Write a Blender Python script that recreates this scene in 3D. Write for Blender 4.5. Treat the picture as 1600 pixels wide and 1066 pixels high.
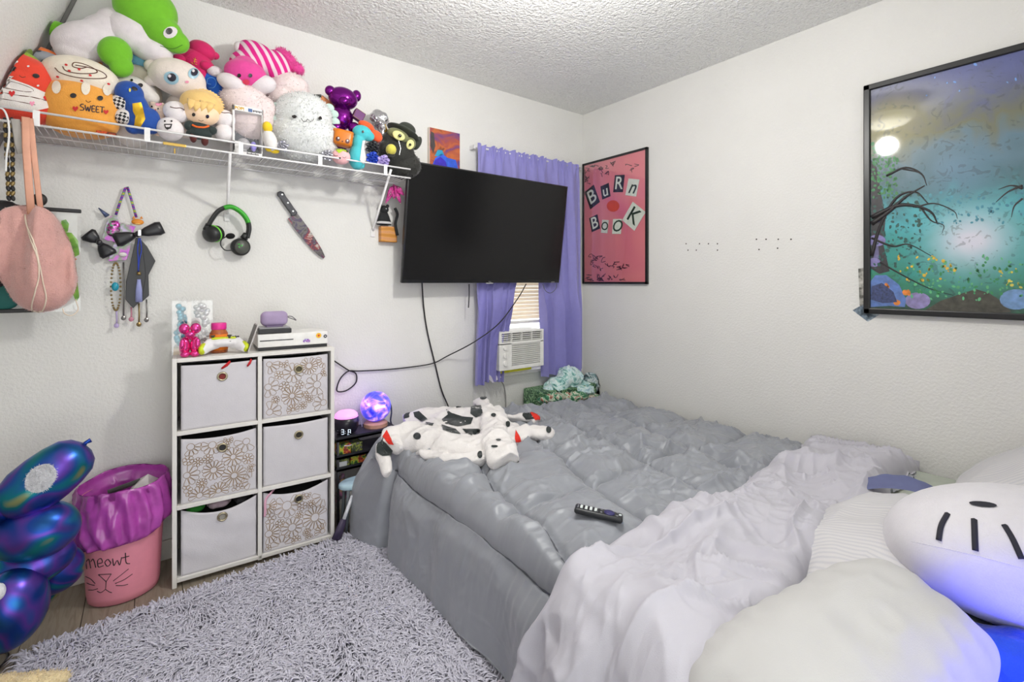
import bpy, bmesh, math, random
import numpy as np
from mathutils import Vector, Matrix
from mathutils.bvhtree import BVHTree

for _o in list(bpy.data.objects):
    bpy.data.objects.remove(_o)
SC = bpy.context.scene
COL = SC.collection
RNG = random.Random(7)
NR = np.random.RandomState(11)
PI = math.pi

# ------------------------------------------------------------------ camera
F = 747.0
YAW = math.radians(37.3)
CAM = Vector((-2.661, -2.597, 1.22))
FW = Vector((math.sin(YAW), math.cos(YAW), 0))
RT = Vector((math.cos(YAW), -math.sin(YAW), 0))
UP = Vector((0, 0, 1))
cd = bpy.data.cameras.new('camera')
cd.sensor_width = 36.0
cd.lens = 36.0 * F / 1600.0
cd.shift_y = -93.0 / 1600.0
cd.clip_start = 0.02
co = bpy.data.objects.new('camera', cd)
COL.objects.link(co)
co.location = CAM
co.rotation_euler = (PI / 2, 0, -YAW)
SC.camera = co

# ------------------------------------------------------------------ light
w = bpy.data.worlds.new('daylight')
SC.world = w
w.use_nodes = True
w.node_tree.nodes['Background'].inputs[0].default_value = (0.98, 1.0, 0.99, 1)
w.node_tree.nodes['Background'].inputs[1].default_value = 2.2


def area(name, loc, target, size, power, color, shape='DISK', sy=None):
    l = bpy.data.lights.new(name, 'AREA')
    l.shape = shape
    l.size = size
    if sy:
        l.size_y = sy
    l.energy = power
    l.color = color
    o = bpy.data.objects.new(name, l)
    COL.objects.link(o)
    o.location = loc
    o.rotation_euler = (Vector(target) - Vector(loc)).to_track_quat('-Z', 'Y').to_euler()
    return o


pl_ = bpy.data.lights.new('ceiling_lamp_light', 'POINT')
pl_.energy = 36
pl_.color = (1.0, 0.985, 0.95)
pl_.shadow_soft_size = 0.06
po_ = bpy.data.objects.new('ceiling_lamp_light', pl_)
COL.objects.link(po_)
po_.location = (-1.6, -1.5, 2.19)
area('led_strip_light', (-1.38, -2.60, 0.46), (-1.5, -2.2, 0.56), 0.5, 2.8, (0.06, 0.07, 1.0), 'RECTANGLE', 0.04)
SC.view_settings.view_transform = 'Standard'
SC.view_settings.look = 'None'
SC.view_settings.exposure = 0.30
SC.view_settings.gamma = 1.0
SC.view_settings.use_curve_mapping = False

# ------------------------------------------------------------------ helpers


def ray(px, py):
    return FW + RT * ((px - 800.0) / F) + UP * ((440.0 - py) / F)


def aty(px, py, y):
    v = ray(px, py)
    return CAM + v * ((y - CAM.y) / v.y)


def atx(px, py, x):
    v = ray(px, py)
    return CAM + v * ((x - CAM.x) / v.x)


def atz(px, py, z):
    v = ray(px, py)
    return CAM + v * ((z - CAM.z) / v.z)


def dep(p):
    return (Vector(p) - CAM).dot(FW)


def srgb(r, g, b):
    f = lambda c: (c / 255.0) / 12.92 if c / 255.0 <= 0.04045 else ((c / 255.0 + 0.055) / 1.055) ** 2.4
    return (f(r), f(g), f(b))


MATS = {}


def mat(name, col, rough=0.6, metal=0.0, var=0.06, vscale=30.0, bump=0.0, bscale=120.0, emit=0.0, ecol=None, trans=0.0,
        alpha=1.0, sheen=0.0, coat=0.0, spec=0.5, detail=3.0, sss=0.0):
    """procedural material: colour with a little noise variation and noise bump. col is 0-255 sRGB."""
    if name in MATS:
        return MATS[name]
    m = bpy.data.materials.new(name)
    m.use_nodes = True
    nt = m.node_tree
    N, L = nt.nodes, nt.links
    b = N['Principled BSDF']
    c = srgb(*col)
    b.inputs['Roughness'].default_value = rough
    b.inputs['Metallic'].default_value = metal
    b.inputs['Specular IOR Level'].default_value = spec
    if sheen:
        b.inputs['Sheen Weight'].default_value = sheen
        b.inputs['Sheen Roughness'].default_value = 0.4
    if coat:
        b.inputs['Coat Weight'].default_value = coat
    if trans:
        b.inputs['Transmission Weight'].default_value = trans
    if alpha < 1:
        b.inputs['Alpha'].default_value = alpha
    if sss:
        b.inputs['Subsurface Weight'].default_value = sss
        b.inputs['Subsurface Radius'].default_value = (0.02, 0.015, 0.012)
    tc = N.new('ShaderNodeTexCoord')
    nz = N.new('ShaderNodeTexNoise')
    nz.inputs['Scale'].default_value = vscale
    nz.inputs['Detail'].default_value = detail
    L.new(tc.outputs['Object'], nz.inputs['Vector'])
    rp = N.new('ShaderNodeValToRGB')
    rp.color_ramp.elements[0].position = 0.3
    rp.color_ramp.elements[1].position = 0.7
    rp.color_ramp.elements[0].color = [max(0, v * (1 - var)) for v in c] + [1]
    rp.color_ramp.elements[1].color = [min(1, v * (1 + var)) for v in c] + [1]
    L.new(nz.outputs['Fac'], rp.inputs[0])
    L.new(rp.outputs[0], b.inputs['Base Color'])
    if bump:
        n2 = N.new('ShaderNodeTexNoise')
        n2.inputs['Scale'].default_value = bscale
        n2.inputs['Detail'].default_value = 3
        L.new(tc.outputs['Object'], n2.inputs['Vector'])
        bm = N.new('ShaderNodeBump')
        bm.inputs['Strength'].default_value = bump
        bm.inputs['Distance'].default_value = 0.004
        L.new(n2.outputs['Fac'], bm.inputs['Height'])
        L.new(bm.outputs[0], b.inputs['Normal'])
    if emit:
        b.inputs['Emission Color'].default_value = list(srgb(*(ecol or col))) + [1]
        b.inputs['Emission Strength'].default_value = emit
    MATS[name] = m
    return m


def nodes_of(m):
    return m.node_tree.nodes, m.node_tree.links, m.node_tree.nodes['Principled BSDF']


def ramp_mat(name, stops, kind='noise', scale=6.0, rough=0.6, metal=0.0, vec='Object', axis=None, dist=0.0, detail=2.0, const=False, coat=0.0, mapping=None, bump=0.0):
    """colour ramp over noise / voronoi / wave / a gradient along an axis, in object space"""
    if name in MATS:
        return MATS[name]
    m = mat(name, (200, 200, 200), rough, metal, coat=coat)
    N, L, b = nodes_of(m)
    tc = [n for n in N if n.type == 'TEX_COORD'][0]
    src = tc.outputs[vec]
    if mapping:
        mp = N.new('ShaderNodeMapping')
        mp.inputs['Scale'].default_value = mapping[0]
        mp.inputs['Rotation'].default_value = mapping[1]
        L.new(src, mp.inputs['Vector'])
        src = mp.outputs[0]
    if kind == 'noise':
        t = N.new('ShaderNodeTexNoise')
        t.inputs['Detail'].default_value = detail
        t.inputs['Distortion'].default_value = dist
        out = t.outputs['Fac']
    elif kind == 'voronoi':
        t = N.new('ShaderNodeTexVoronoi')
        out = t.outputs['Distance']
    elif kind == 'cells':
        t = N.new('ShaderNodeTexVoronoi')
        out = t.outputs['Color']
    elif kind == 'wave':
        t = N.new('ShaderNodeTexWave')
        t.inputs['Distortion'].default_value = dist
        t.bands_direction = axis or 'X'
        out = t.outputs['Fac']
    elif kind == 'checker':
        t = N.new('ShaderNodeTexChecker')
        out = t.outputs['Fac']
    t.inputs['Scale'].default_value = scale
    L.new(src, t.inputs['Vector'])
    rp = N.new('ShaderNodeValToRGB')
    if const:
        rp.color_ramp.interpolation = 'CONSTANT'
    e = rp.color_ramp.elements
    while len(e) < len(stops):
        e.new(0.5)
    for k, (p, cc) in enumerate(stops):
        e[k].position = p
        e[k].color = list(srgb(*cc)) + [1]
    L.new(out, rp.inputs[0])
    for l in list(b.inputs['Base Color'].links):
        L.remove(l)
    L.new(rp.outputs[0], b.inputs['Base Color'])
    if bump:
        bm = N.new('ShaderNodeBump')
        bm.inputs['Strength'].default_value = bump
        bm.inputs['Distance'].default_value = 0.003
        L.new(out, bm.inputs['Height'])
        L.new(bm.outputs[0], b.inputs['Normal'])
    return m


OFF = {}


def tag(o, label=None, cat=None, group=None, kind=None):
    if label:
        o['label'] = label
    if cat:
        o['category'] = cat
    if group:
        o['group'] = group
    if kind:
        o['kind'] = kind
    return o


def thing(name, label, cat, loc, group=None, kind=None):
    """an Empty at a thing's base; its parts are built in world coordinates and shifted by this point"""
    o = bpy.data.objects.new(name, None)
    COL.objects.link(o)
    o.location = loc
    o.empty_display_size = 0.05
    OFF[o.name] = Vector(loc)
    return tag(o, label, cat, group, kind)


def nrm(v):
    v = Vector(v)
    return v.normalized() if v.length > 1e-9 else Vector((0, 0, 1))


class MB:
    def __init__(s):
        s.v, s.f, s.m, s.cur = [], [], [], 0

    def use(s, k):
        s.cur = k
        return s

    def add(s, vs, fs):
        n = len(s.v)
        s.v.extend([tuple(p) for p in vs])
        s.f.extend([tuple(i + n for i in f) for f in fs])
        s.m.extend([s.cur] * len(fs))
        return s

    def box(s, c, d, R=None):
        c = Vector(c)
        vs = []
        for z in (-1, 1):
            for y in (-1, 1):
                for x in (-1, 1):
                    p = Vector((x * d[0] / 2, y * d[1] / 2, z * d[2] / 2))
                    vs.append(c + (R @ p if R else p))
        return s.add(vs, [(0, 2, 3, 1), (4, 5, 7, 6), (0, 1, 5, 4), (2, 6, 7, 3), (0, 4, 6, 2), (1, 3, 7, 5)])

    def bx(s, x0, x1, y0, y1, z0, z1):
        return s.box(((x0 + x1) / 2, (y0 + y1) / 2, (z0 + z1) / 2), (abs(x1 - x0), abs(y1 - y0), abs(z1 - z0)))

    def rbox(s, c, d, r, R=None, seg=3):
        """box with rounded edges"""
        bm = bmesh.new()
        bmesh.ops.create_cube(bm, size=1)
        for v in bm.verts:
            v.co = Vector((v.co.x * d[0], v.co.y * d[1], v.co.z * d[2]))
        bmesh.ops.bevel(bm, geom=list(bm.edges), offset=min(r, min(d) * 0.49), segments=seg, affect='EDGES', profile=0.5)
        bm.verts.ensure_lookup_table()
        for i, v in enumerate(bm.verts):
            v.index = i
        vs = [Vector(c) + (R @ v.co if R else v.co) for v in bm.verts]
        fs = [[v.index for v in f.verts] for f in bm.faces]
        bm.free()
        return s.add(vs, fs)

    def tube(s, pts, r, n=8, cap=True, flat=1.0, side=None):
        """r a number or list; flat squashes the section along one axis"""
        pts = [Vector(p) for p in pts]
        rs = r if isinstance(r, (list, tuple)) else [r] * len(pts)
        base = len(s.v)
        prev = None
        vs = []
        for i, p in enumerate(pts):
            t = nrm(pts[min(i + 1, len(pts) - 1)] - pts[max(i - 1, 0)])
            if prev is None:
                a = Vector(side) if side else (Vector((0, 0, 1)) if abs(t.z) < 0.9 else Vector((1, 0, 0)))
            else:
                a = prev
            u = nrm(a - t * a.dot(t))
            prev = u
            b = t.cross(u)
            for k in range(n):
                an = 2 * PI * k / n
                vs.append(p + u * (rs[i] * math.cos(an)) + b * (rs[i] * flat * math.sin(an)))
        fs = []
        for i in range(len(pts) - 1):
            for k in range(n):
                k2 = (k + 1) % n
                fs.append((i * n + k, i * n + k2, (i + 1) * n + k2, (i + 1) * n + k))
        if cap:
            fs.append(tuple(range(n - 1, -1, -1)))
            fs.append(tuple((len(pts) - 1) * n + k for k in range(n)))
        return s.add(vs, fs)

    def cyl(s, a, b, r, n=16, r2=None):
        return s.tube([a, b], [r, r if r2 is None else r2], n)

    def lathe(s, c, prof, n=24, sx=1.0, sy=1.0, R=None):
        """prof: (radius, z) from bottom to top"""
        c = Vector(c)
        vs, fs = [], []
        for (r, z) in prof:
            for k in range(n):
                a = 2 * PI * k / n
                p = Vector((r * sx * math.cos(a), r * sy * math.sin(a), z))
                vs.append(c + (R @ p if R else p))
        for i in range(len(prof) - 1):
            for k in range(n):
                k2 = (k + 1) % n
                fs.append((i * n + k, i * n + k2, (i + 1) * n + k2, (i + 1) * n + k))
        if prof[0][0] > 1e-6:
            fs.append(tuple(range(n - 1, -1, -1)))
        if prof[-1][0] > 1e-6:
            fs.append(tuple((len(prof) - 1) * n + k for k in range(n)))
        return s.add(vs, fs)

    def ell(s, c, r, R=None, nu=20, nv=12, p=1.0):
        """ellipsoid; p<1 squarer"""
        c = Vector(c)
        sg = lambda q: math.copysign(abs(q) ** p, q)
        vs = []
        for j in range(1, nv):
            th = PI * j / nv
            for k in range(nu):
                a = 2 * PI * k / nu
                q = Vector((r[0] * sg(math.sin(th)) * sg(math.cos(a)), r[1] * sg(math.sin(th)) * sg(math.sin(a)), r[2] * sg(math.cos(th))))
                vs.append(c + (R @ q if R else q))
        top, bot = len(vs), len(vs) + 1
        for z in (1, -1):
            q = Vector((0, 0, z * r[2]))
            vs.append(c + (R @ q if R else q))
        fs = []
        for j in range(nv - 2):
            for k in range(nu):
                k2 = (k + 1) % nu
                fs.append((j * nu + k, (j + 1) * nu + k, (j + 1) * nu + k2, j * nu + k2))
        for k in range(nu):
            k2 = (k + 1) % nu
            fs.append((top, k, k2))
            fs.append((bot, (nv - 2) * nu + k2, (nv - 2) * nu + k))
        return s.add(vs, fs)

    def grid(s, P, closed_u=False):
        """P: array (nv, nu, 3)"""
        nv, nu = P.shape[:2]
        vs = [tuple(map(float, q)) for q in P.reshape(-1, 3)]
        fs = []
        for j in range(nv - 1):
            for i in range(nu - (0 if closed_u else 1)):
                i2 = (i + 1) % nu
                fs.append((j * nu + i, j * nu + i2, (j + 1) * nu + i2, (j + 1) * nu + i))
        return s.add(vs, fs)

    def prism(s, poly, d):
        """poly: 3D points of a planar outline, extruded by vector d"""
        d = Vector(d)
        n = len(poly)
        vs = [Vector(p) for p in poly] + [Vector(p) + d for p in poly]
        fs = [tuple(range(n - 1, -1, -1)), tuple(range(n, 2 * n))]
        for k in range(n):
            k2 = (k + 1) % n
            fs.append((k, k2, n + k2, n + k))
        return s.add(vs, fs)

    def build(s, name, mats, parent=None, smooth=False, bevel=0.0, label=None, cat=None, group=None, kind=None, angle=None, recenter=True, normals=True):
        if not isinstance(mats, (list, tuple)):
            mats = [mats]
        off = Vector((0, 0, 0))
        if parent is not None:
            off = OFF[parent.name]
        elif recenter and s.v:
            a = np.array(s.v)
            lo, hi = a.min(0), a.max(0)
            off = Vector(((lo[0] + hi[0]) / 2, (lo[1] + hi[1]) / 2, lo[2]))
        me = bpy.data.meshes.new(name)
        me.from_pydata([(p[0] - off.x, p[1] - off.y, p[2] - off.z) for p in s.v], [], s.f)
        for m in mats:
            me.materials.append(m)
        if len(mats) > 1:
            me.polygons.foreach_set('material_index', s.m)
        if smooth:
            me.polygons.foreach_set('use_smooth', [True] * len(me.polygons))
        me.update()
        if normals:
            bm = bmesh.new()
            bm.from_mesh(me)
            bmesh.ops.recalc_face_normals(bm, faces=bm.faces)
            bm.to_mesh(me)
            bm.free()
        if angle:
            me.set_sharp_from_angle(angle=math.radians(angle))
        o = bpy.data.objects.new(name, me)
        COL.objects.link(o)
        if parent is not None:
            o.parent = parent
            OFF[o.name] = off
        else:
            o.location = off
            OFF[o.name] = off
        if bevel:
            b = o.modifiers.new('edge', 'BEVEL')
            b.width = bevel
            b.segments = 2
            b.limit_method = 'ANGLE'
        return tag(o, label, cat, group, kind)

    def bvh(s):
        return BVHTree.FromPolygons([Vector(p) for p in s.v], [list(f) for f in s.f])


def smooth_union(mb, voxel=0.006, iters=6, noise=0.0, nscale=20.0):
    """fuse overlapping shapes of mb into one continuous soft skin (new MB)"""
    me = bpy.data.meshes.new('tmp')
    me.from_pydata(mb.v, [], mb.f)
    o = bpy.data.objects.new('tmp', me)
    COL.objects.link(o)
    r = o.modifiers.new('r', 'REMESH')
    r.mode = 'VOXEL'
    r.voxel_size = voxel
    if iters:
        q = o.modifiers.new('s', 'SMOOTH')
        q.iterations = iters
        q.factor = 0.5
    dg = bpy.context.evaluated_depsgraph_get()
    ev = o.evaluated_get(dg)
    m2 = bpy.data.meshes.new_from_object(ev)
    out = MB()
    n = len(m2.vertices)
    a = np.empty(n * 3, dtype=np.float32)
    m2.vertices.foreach_get('co', a)
    a = a.reshape(-1, 3)
    if noise:
        b = np.empty(n * 3, dtype=np.float32)
        m2.vertices.foreach_get('normal', b)
        a = a + b.reshape(-1, 3) * (noise * fbm3(a * nscale))[:, None]
    out.v = [tuple(map(float, p)) for p in a]
    out.f = [tuple(p.vertices) for p in m2.polygons]
    out.m = [0] * len(out.f)
    bpy.data.objects.remove(o)
    bpy.data.meshes.remove(me)
    bpy.data.meshes.remove(m2)
    return out


_T = NR.rand(64, 64, 64).astype(np.float32) * 2 - 1


def vnoise3(p):
    p = np.asarray(p, dtype=np.float64)
    i = np.floor(p).astype(int)
    f = p - i
    f = f * f * (3 - 2 * f)
    i0 = i & 63
    i1 = (i + 1) & 63
    g = lambda a, b, c: _T[a[..., 0], b[..., 1], c[..., 2]]
    fx, fy, fz = f[..., 0], f[..., 1], f[..., 2]
    c00 = g(i0, i0, i0) * (1 - fx) + g(i1, i0, i0) * fx
    c10 = g(i0, i1, i0) * (1 - fx) + g(i1, i1, i0) * fx
    c01 = g(i0, i0, i1) * (1 - fx) + g(i1, i0, i1) * fx
    c11 = g(i0, i1, i1) * (1 - fx) + g(i1, i1, i1) * fx
    return (c00 * (1 - fy) + c10 * fy) * (1 - fz) + (c01 * (1 - fy) + c11 * fy) * fz


def fbm3(p, o=3):
    s, a = 0, 1.0
    for k in range(o):
        s = s + a * vnoise3(np.asarray(p) * 2 ** k + 7.3 * k)
        a *= 0.5
    return s


def n2(x, y, z=0.0):
    return vnoise3(np.stack([x, y, np.zeros_like(x) + z], -1))


def ridge(x, y, z=0.0, o=3):
    s, a = 0, 1.0
    for k in range(o):
        v = 1 - np.abs(n2(x * 2 ** k + 3.1 * k, y * 2 ** k - 5.7 * k, z)) * 2
        s = s + a * v
        a *= 0.5
    return s


def sst(a, b, x):
    t = np.clip((x - a) / (b - a), 0, 1)
    return t * t * (3 - 2 * t)


def Rax(axis, deg):
    return Matrix.Rotation(math.radians(deg), 3, axis)


def spline(pts, n=10):
    """Catmull-Rom through the points"""
    P = [Vector(p) for p in pts]
    P = [P[0] * 2 - P[1]] + P + [P[-1] * 2 - P[-2]]
    out = []
    for i in range(1, len(P) - 2):
        for k in range(n):
            t = k / n
            a, b, c, d = P[i - 1], P[i], P[i + 1], P[i + 2]
            out.append(0.5 * ((2 * b) + (c - a) * t + (2 * a - 5 * b + 4 * c - d) * t * t + (3 * b - a - 3 * c + d) * t ** 3))
    out.append(P[-2].copy())
    return out


# ---- prints and details that lie on a surface
def on_bvh(b):
    def f(px, py):
        d = ray(px, py)
        h = b.ray_cast(CAM, d.normalized())
        if h[0] is None:
            q = None
            for s_ in (3, 7, 14, 25):
                for k in range(8):
                    q = b.ray_cast(CAM, ray(px + s_ * math.cos(k * PI / 4), py + s_ * math.sin(k * PI / 4)).normalized())
                    if q[0] is not None:
                        break
                if q and q[0] is not None:
                    break
            if q and q[0] is not None:
                h = q
            else:
                return b.find_nearest(CAM + d * 2)[:2]
        n = h[1]
        return h[0], (n if n.dot(d) < 0 else -n)
    return f


def on_y(y):
    return lambda px, py: (aty(px, py, y), Vector((0, -1, 0)))


def on_x(x):
    return lambda px, py: (atx(px, py, x), Vector((-1, 0, 0)))


def dense(pts, closed=True, step=4.0):
    out = []
    n = len(pts)
    for i in range(n if closed else n - 1):
        a, b = pts[i], pts[(i + 1) % n]
        k = max(1, int(math.hypot(b[0] - a[0], b[1] - a[1]) / step))
        for j in range(k):
            out.append((a[0] + (b[0] - a[0]) * j / k, a[1] + (b[1] - a[1]) * j / k))
    if not closed:
        out.append(pts[-1])
    return out


def patch(mb, surf, pts, lift=0.0015, step=4.0, rings=(0.4, 0.75, 1.0)):
    """a filled print / sewn patch hugging the surface"""
    pts = dense(pts, True, step)
    cx = sum(p[0] for p in pts) / len(pts)
    cy = sum(p[1] for p in pts) / len(pts)
    P, N = surf(cx, cy)
    vs = [P + N * lift]
    fs = []
    n = len(pts)
    for ri, k in enumerate(rings):
        for p in pts:
            P, N = surf(cx + (p[0] - cx) * k, cy + (p[1] - cy) * k)
            vs.append(P + N * lift)
    for i in range(n):
        i2 = (i + 1) % n
        fs.append((0, 1 + i, 1 + i2))
        for ri in range(len(rings) - 1):
            a = 1 + ri * n
            b = a + n
            fs.append((a + i, b + i, b + i2, a + i2))
    return mb.add(vs, fs)


def disc(cx, cy, rx, ry=None, n=14, rot=0.0):
    ry = rx if ry is None else ry
    c, s = math.cos(math.radians(rot)), math.sin(math.radians(rot))
    o = []
    for k in range(n):
        a = 2 * PI * k / n
        x, y = rx * math.cos(a), ry * math.sin(a)
        o.append((cx + x * c - y * s, cy + x * s + y * c))
    return o


def stroke(mb, surf, pts, r, lift=0.0005, step=3.0, n=5, smooth=True, taper=None):
    if smooth and len(pts) > 2:
        pts = [(p.x, p.y) for p in spline([(a, b, 0) for a, b in pts], 5)]
    else:
        pts = dense(pts, False, step)
    vs = []
    for p in pts:
        P, N = surf(*p)
        vs.append(P + N * lift)
    if taper:
        r = [r * (1 - (1 - taper) * k / max(1, len(vs) - 1)) for k in range(len(vs))]
    return mb.tube(vs, r, n)


def heart(cx, cy, s):
    return [(cx, cy + s), (cx - s, cy - 0.1 * s), (cx - 0.9 * s, cy - 0.7 * s), (cx - 0.4 * s, cy - 0.9 * s), (cx, cy - 0.4 * s), (cx + 0.4 * s, cy - 0.9 * s), (cx + 0.9 * s, cy - 0.7 * s), (cx + s, cy - 0.1 * s)]


def letters(name, body, parent, m, origin, ux, uy, size, extrude=0.0006, align='CENTER', shear=0.0, bold=0.0):
    """flat lettering, built as mesh: ux is the reading direction, uy up"""
    cu = bpy.data.curves.new('tmp_text', 'FONT')
    cu.body = body
    cu.size = size
    cu.extrude = extrude
    cu.align_x = align
    cu.align_y = 'CENTER'
    cu.shear = shear
    cu.offset = bold
    cu.resolution_u = 3
    o = bpy.data.objects.new('tmp_text', cu)
    COL.objects.link(o)
    dg = bpy.context.evaluated_depsgraph_get()
    me = bpy.data.meshes.new_from_object(o.evaluated_get(dg))
    ux, uy = nrm(ux), nrm(uy)
    uz = ux.cross(uy)
    out = MB()
    for v in me.vertices:
        out.v.append(tuple(Vector(origin) + ux * v.co.x + uy * v.co.y + uz * v.co.z))
    out.f = [tuple(p.vertices) for p in me.polygons]
    out.m = [0] * len(out.f)
    bpy.data.objects.remove(o)
    bpy.data.curves.remove(cu)
    bpy.data.meshes.remove(me)
    return out.build(name, m, parent)


def fur(mb, n, length, width=0.0012, droop=0.3, seed=1, spread=0.6, sel=None):
    """short tapering tufts rooted on the surface of mb, as one MB"""
    R = np.random.RandomState(seed)
    V = np.array(mb.v)
    T = []
    for f in mb.f:
        for k in range(1, len(f) - 1):
            T.append((f[0], f[k], f[k + 1]))
    T = np.array(T)
    A, B, C_ = V[T[:, 0]], V[T[:, 1]], V[T[:, 2]]
    nn = np.cross(B - A, C_ - A)
    ar = np.linalg.norm(nn, axis=1)
    nn = nn / (ar[:, None] + 1e-12)
    cen = V.mean(0)
    idx = R.choice(len(T), n, p=ar / ar.sum())
    u, v = R.rand(n), R.rand(n)
    fl = u + v > 1
    u[fl], v[fl] = 1 - u[fl], 1 - v[fl]
    P = A[idx] + (B - A)[idx] * u[:, None] + (C_ - A)[idx] * v[:, None]
    N_ = nn[idx]
    s = np.sign(((P - cen) * N_).sum(1))
    if s.mean() < 0:
        N_ = -N_
    if sel is not None:
        k = sel(P)
        P, N_ = P[k], N_[k]
        n = len(P)
    D = N_ + R.randn(n, 3) * spread + np.array([0, 0, -droop])
    D /= np.linalg.norm(D, axis=1)[:, None]
    S = np.cross(D, R.randn(n, 3))
    S /= np.linalg.norm(S, axis=1)[:, None] + 1e-9
    Ln = length * (0.6 + 0.6 * R.rand(n))[:, None]
    p0 = P - N_ * 0.002
    a, b = p0 - S * width, p0 + S * width
    m1 = p0 + D * Ln * 0.6 + N_ * Ln * 0.1
    c1, c2 = m1 + S * width * 0.7, m1 - S * width * 0.7
    t = p0 + D * Ln + np.array([0, 0, -1.0]) * Ln * droop * 0.4
    vs = np.stack([a, b, c1, c2, t], 1).reshape(-1, 3)
    out = MB()
    out.v = [tuple(map(float, q)) for q in vs]
    for i in range(n):
        k = 5 * i
        out.f.append((k, k + 1, k + 2, k + 3))
        out.f.append((k + 3, k + 2, k + 4))
    out.m = [0] * len(out.f)
    return out


def pillow_mb(c, ax, ay, az, L, W, T, nu=48, nv=32, wr=0.004, seed=0.0, pinch=0.05, sag=0.0, rnd=0.0):
    """stuffed cushion: ax, ay in-plane axes, az thickness axis"""
    ax, ay, az = nrm(ax), nrm(ay), nrm(az)
    mb = MB()
    u = np.linspace(-1, 1, nu)
    v = np.linspace(-1, 1, nv)
    U, V_ = np.meshgrid(u, v)
    eu = np.sign(U) * (1 - (1 - np.abs(U)) ** 1.3)
    ev = np.sign(V_) * (1 - (1 - np.abs(V_)) ** 1.3)
    px = eu * L / 2 * (1 - pinch * (1 - ev ** 2) * np.abs(eu) ** 4)
    py = ev * W / 2 * (1 - pinch * 1.3 * (1 - eu ** 2) * np.abs(ev) ** 4)
    rc_ = 1 - rnd * np.abs(eu * ev) ** 3
    px, py = px * rc_, py * rc_
    th = T / 2 * np.clip((1 - np.abs(eu) ** 2.6) * (1 - np.abs(ev) ** 2.6), 0, 1) ** 0.48
    edge = np.clip(1 - th / (T / 2), 0, 1)
    for sgn in (1, -1):
        wv = wr * (ridge(px * 9 + seed, py * 9, seed + sgn, 2) - 0.8) * (1 - edge ** 4)
        pl = wr * 0.9 * np.sin(px * 95 + 3 * n2(px * 7, py * 7, seed)) * np.exp(-((1 - np.abs(ev)) / 0.30) ** 2) * (th > 0)
        pl += wr * 0.9 * np.sin(py * 95 + 3 * n2(px * 7, py * 7, seed + 4)) * np.exp(-((1 - np.abs(eu)) / 0.22) ** 2)
        pl *= np.clip(th / (T * 0.2), 0, 1)
        h = sgn * (th + wv * np.clip(th / (T * 0.15), 0, 1) + pl)
        sg = -sag * (px / (L / 2)) ** 2
        P = (np.array(c)[None, None] + px[..., None] * np.array(ax) + py[..., None] * np.array(ay) + (h + sg)[..., None] * np.array(az))
        mb.grid(P)
    return mb

# ================================================================== STRUCTURE
WALLM = mat('wall_paint', (226, 225, 221), 0.75, var=0.02, vscale=3, bump=0.55, bscale=95)
CEILM = mat('popcorn_ceiling', (244, 244, 240), 0.9, var=0.06, vscale=90, bump=1.0, bscale=75)
_N, _L, _b = nodes_of(CEILM)
[n for n in _N if n.type == 'BUMP'][0].inputs['Distance'].default_value = 0.02
[n for n in _N if n.type == 'BUMP'][0].inputs['Strength'].default_value = 1.0
_N, _L, _b = nodes_of(WALLM)
[n for n in _N if n.type == 'BUMP'][0].inputs['Distance'].default_value = 0.005

WX0, WX1, WZ0, WZ1 = -0.93, -0.20, 0.60, 2.0
mb = MB()
mb.bx(-3.9, WX0, 0, 0.14, 0, 2.5).bx(WX1, 0.12, 0, 0.14, 0, 2.5).bx(WX0, WX1, 0, 0.14, 0, WZ0).bx(WX0, WX1, 0, 0.14, WZ1, 2.5)
mb.build('wall_back', WALLM, kind='structure', recenter=False)
# right wall, with the nail holes of a picture that used to hang there
wr = MB().bx(0, 0.12, -3.6, 0.0, 0, 2.5).build('wall_right', WALLM, kind='structure', recenter=False)
holes = MB()
for (px, py) in [(1072, 381), (1093, 381), (1107, 381), (1121, 381), (1075, 391), (1088, 391), (1121, 391), (1182, 374), (1197, 374), (1216, 374), (1236, 374), (1186, 390), (1215, 388)]:
    p = atx(px, py, -0.0006)
    holes.tube([p, p + Vector((-0.0006, 0, 0))], 0.0042, 8)
holes.build('nail_hole', mat('hole_dark', (70, 66, 62), 0.9), wr)
# the left wall leans in, like the slope of a dormer
sl = lambda z: -2.851 - (2.5 - z) * 0.342
MB().add([(sl(0), -3.6, 0), (sl(0), 0, 0), (sl(2.5), 0, 2.5), (sl(2.5), -3.6, 2.5), (sl(0) - 0.12, -3.6, 0), (sl(0) - 0.12, 0, 0), (sl(2.5) - 0.12, 0, 2.5), (sl(2.5) - 0.12, -3.6, 2.5)],
         [(0, 1, 2, 3), (4, 7, 6, 5), (0, 4, 5, 1), (2, 6, 7, 3), (0, 3, 7, 4), (1, 5, 6, 2)]).build('wall_left', WALLM, kind='structure', recenter=False)
p0, p1 = Vector((sl(2.49) + 0.004, -0.004, 2.49)), Vector((sl(1.0) + 0.004, -0.004, 1.0))
MB().tube([p0, p1], 0.009, 8).build('trim_1', mat('caulk_joint', (128, 126, 124), 0.9), kind='structure', recenter=False)
MB().bx(-1.75, 0.12, -3.15, -3.05, 0, 2.5).build('wall_front', WALLM, kind='structure', recenter=False)
MB().bx(-3.9, 0.12, -3.6, 0.14, 2.5, 2.6).build('ceiling', CEILM, kind='structure', recenter=False)
MB().bx(-3.55, -2.0, -0.014, 0, 0, 0.085).bx(-2.0, -0.014, -0.014, 0, 0, 0.085).build('baseboard_back', mat('base_white', (216, 212, 204), 0.5), kind='structure', bevel=0.004, recenter=False)
MB().bx(-0.014, 0, -3.6, -0.014, 0, 0.085).build('baseboard_right', MATS['base_white'], kind='structure', bevel=0.004, recenter=False)

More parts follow.
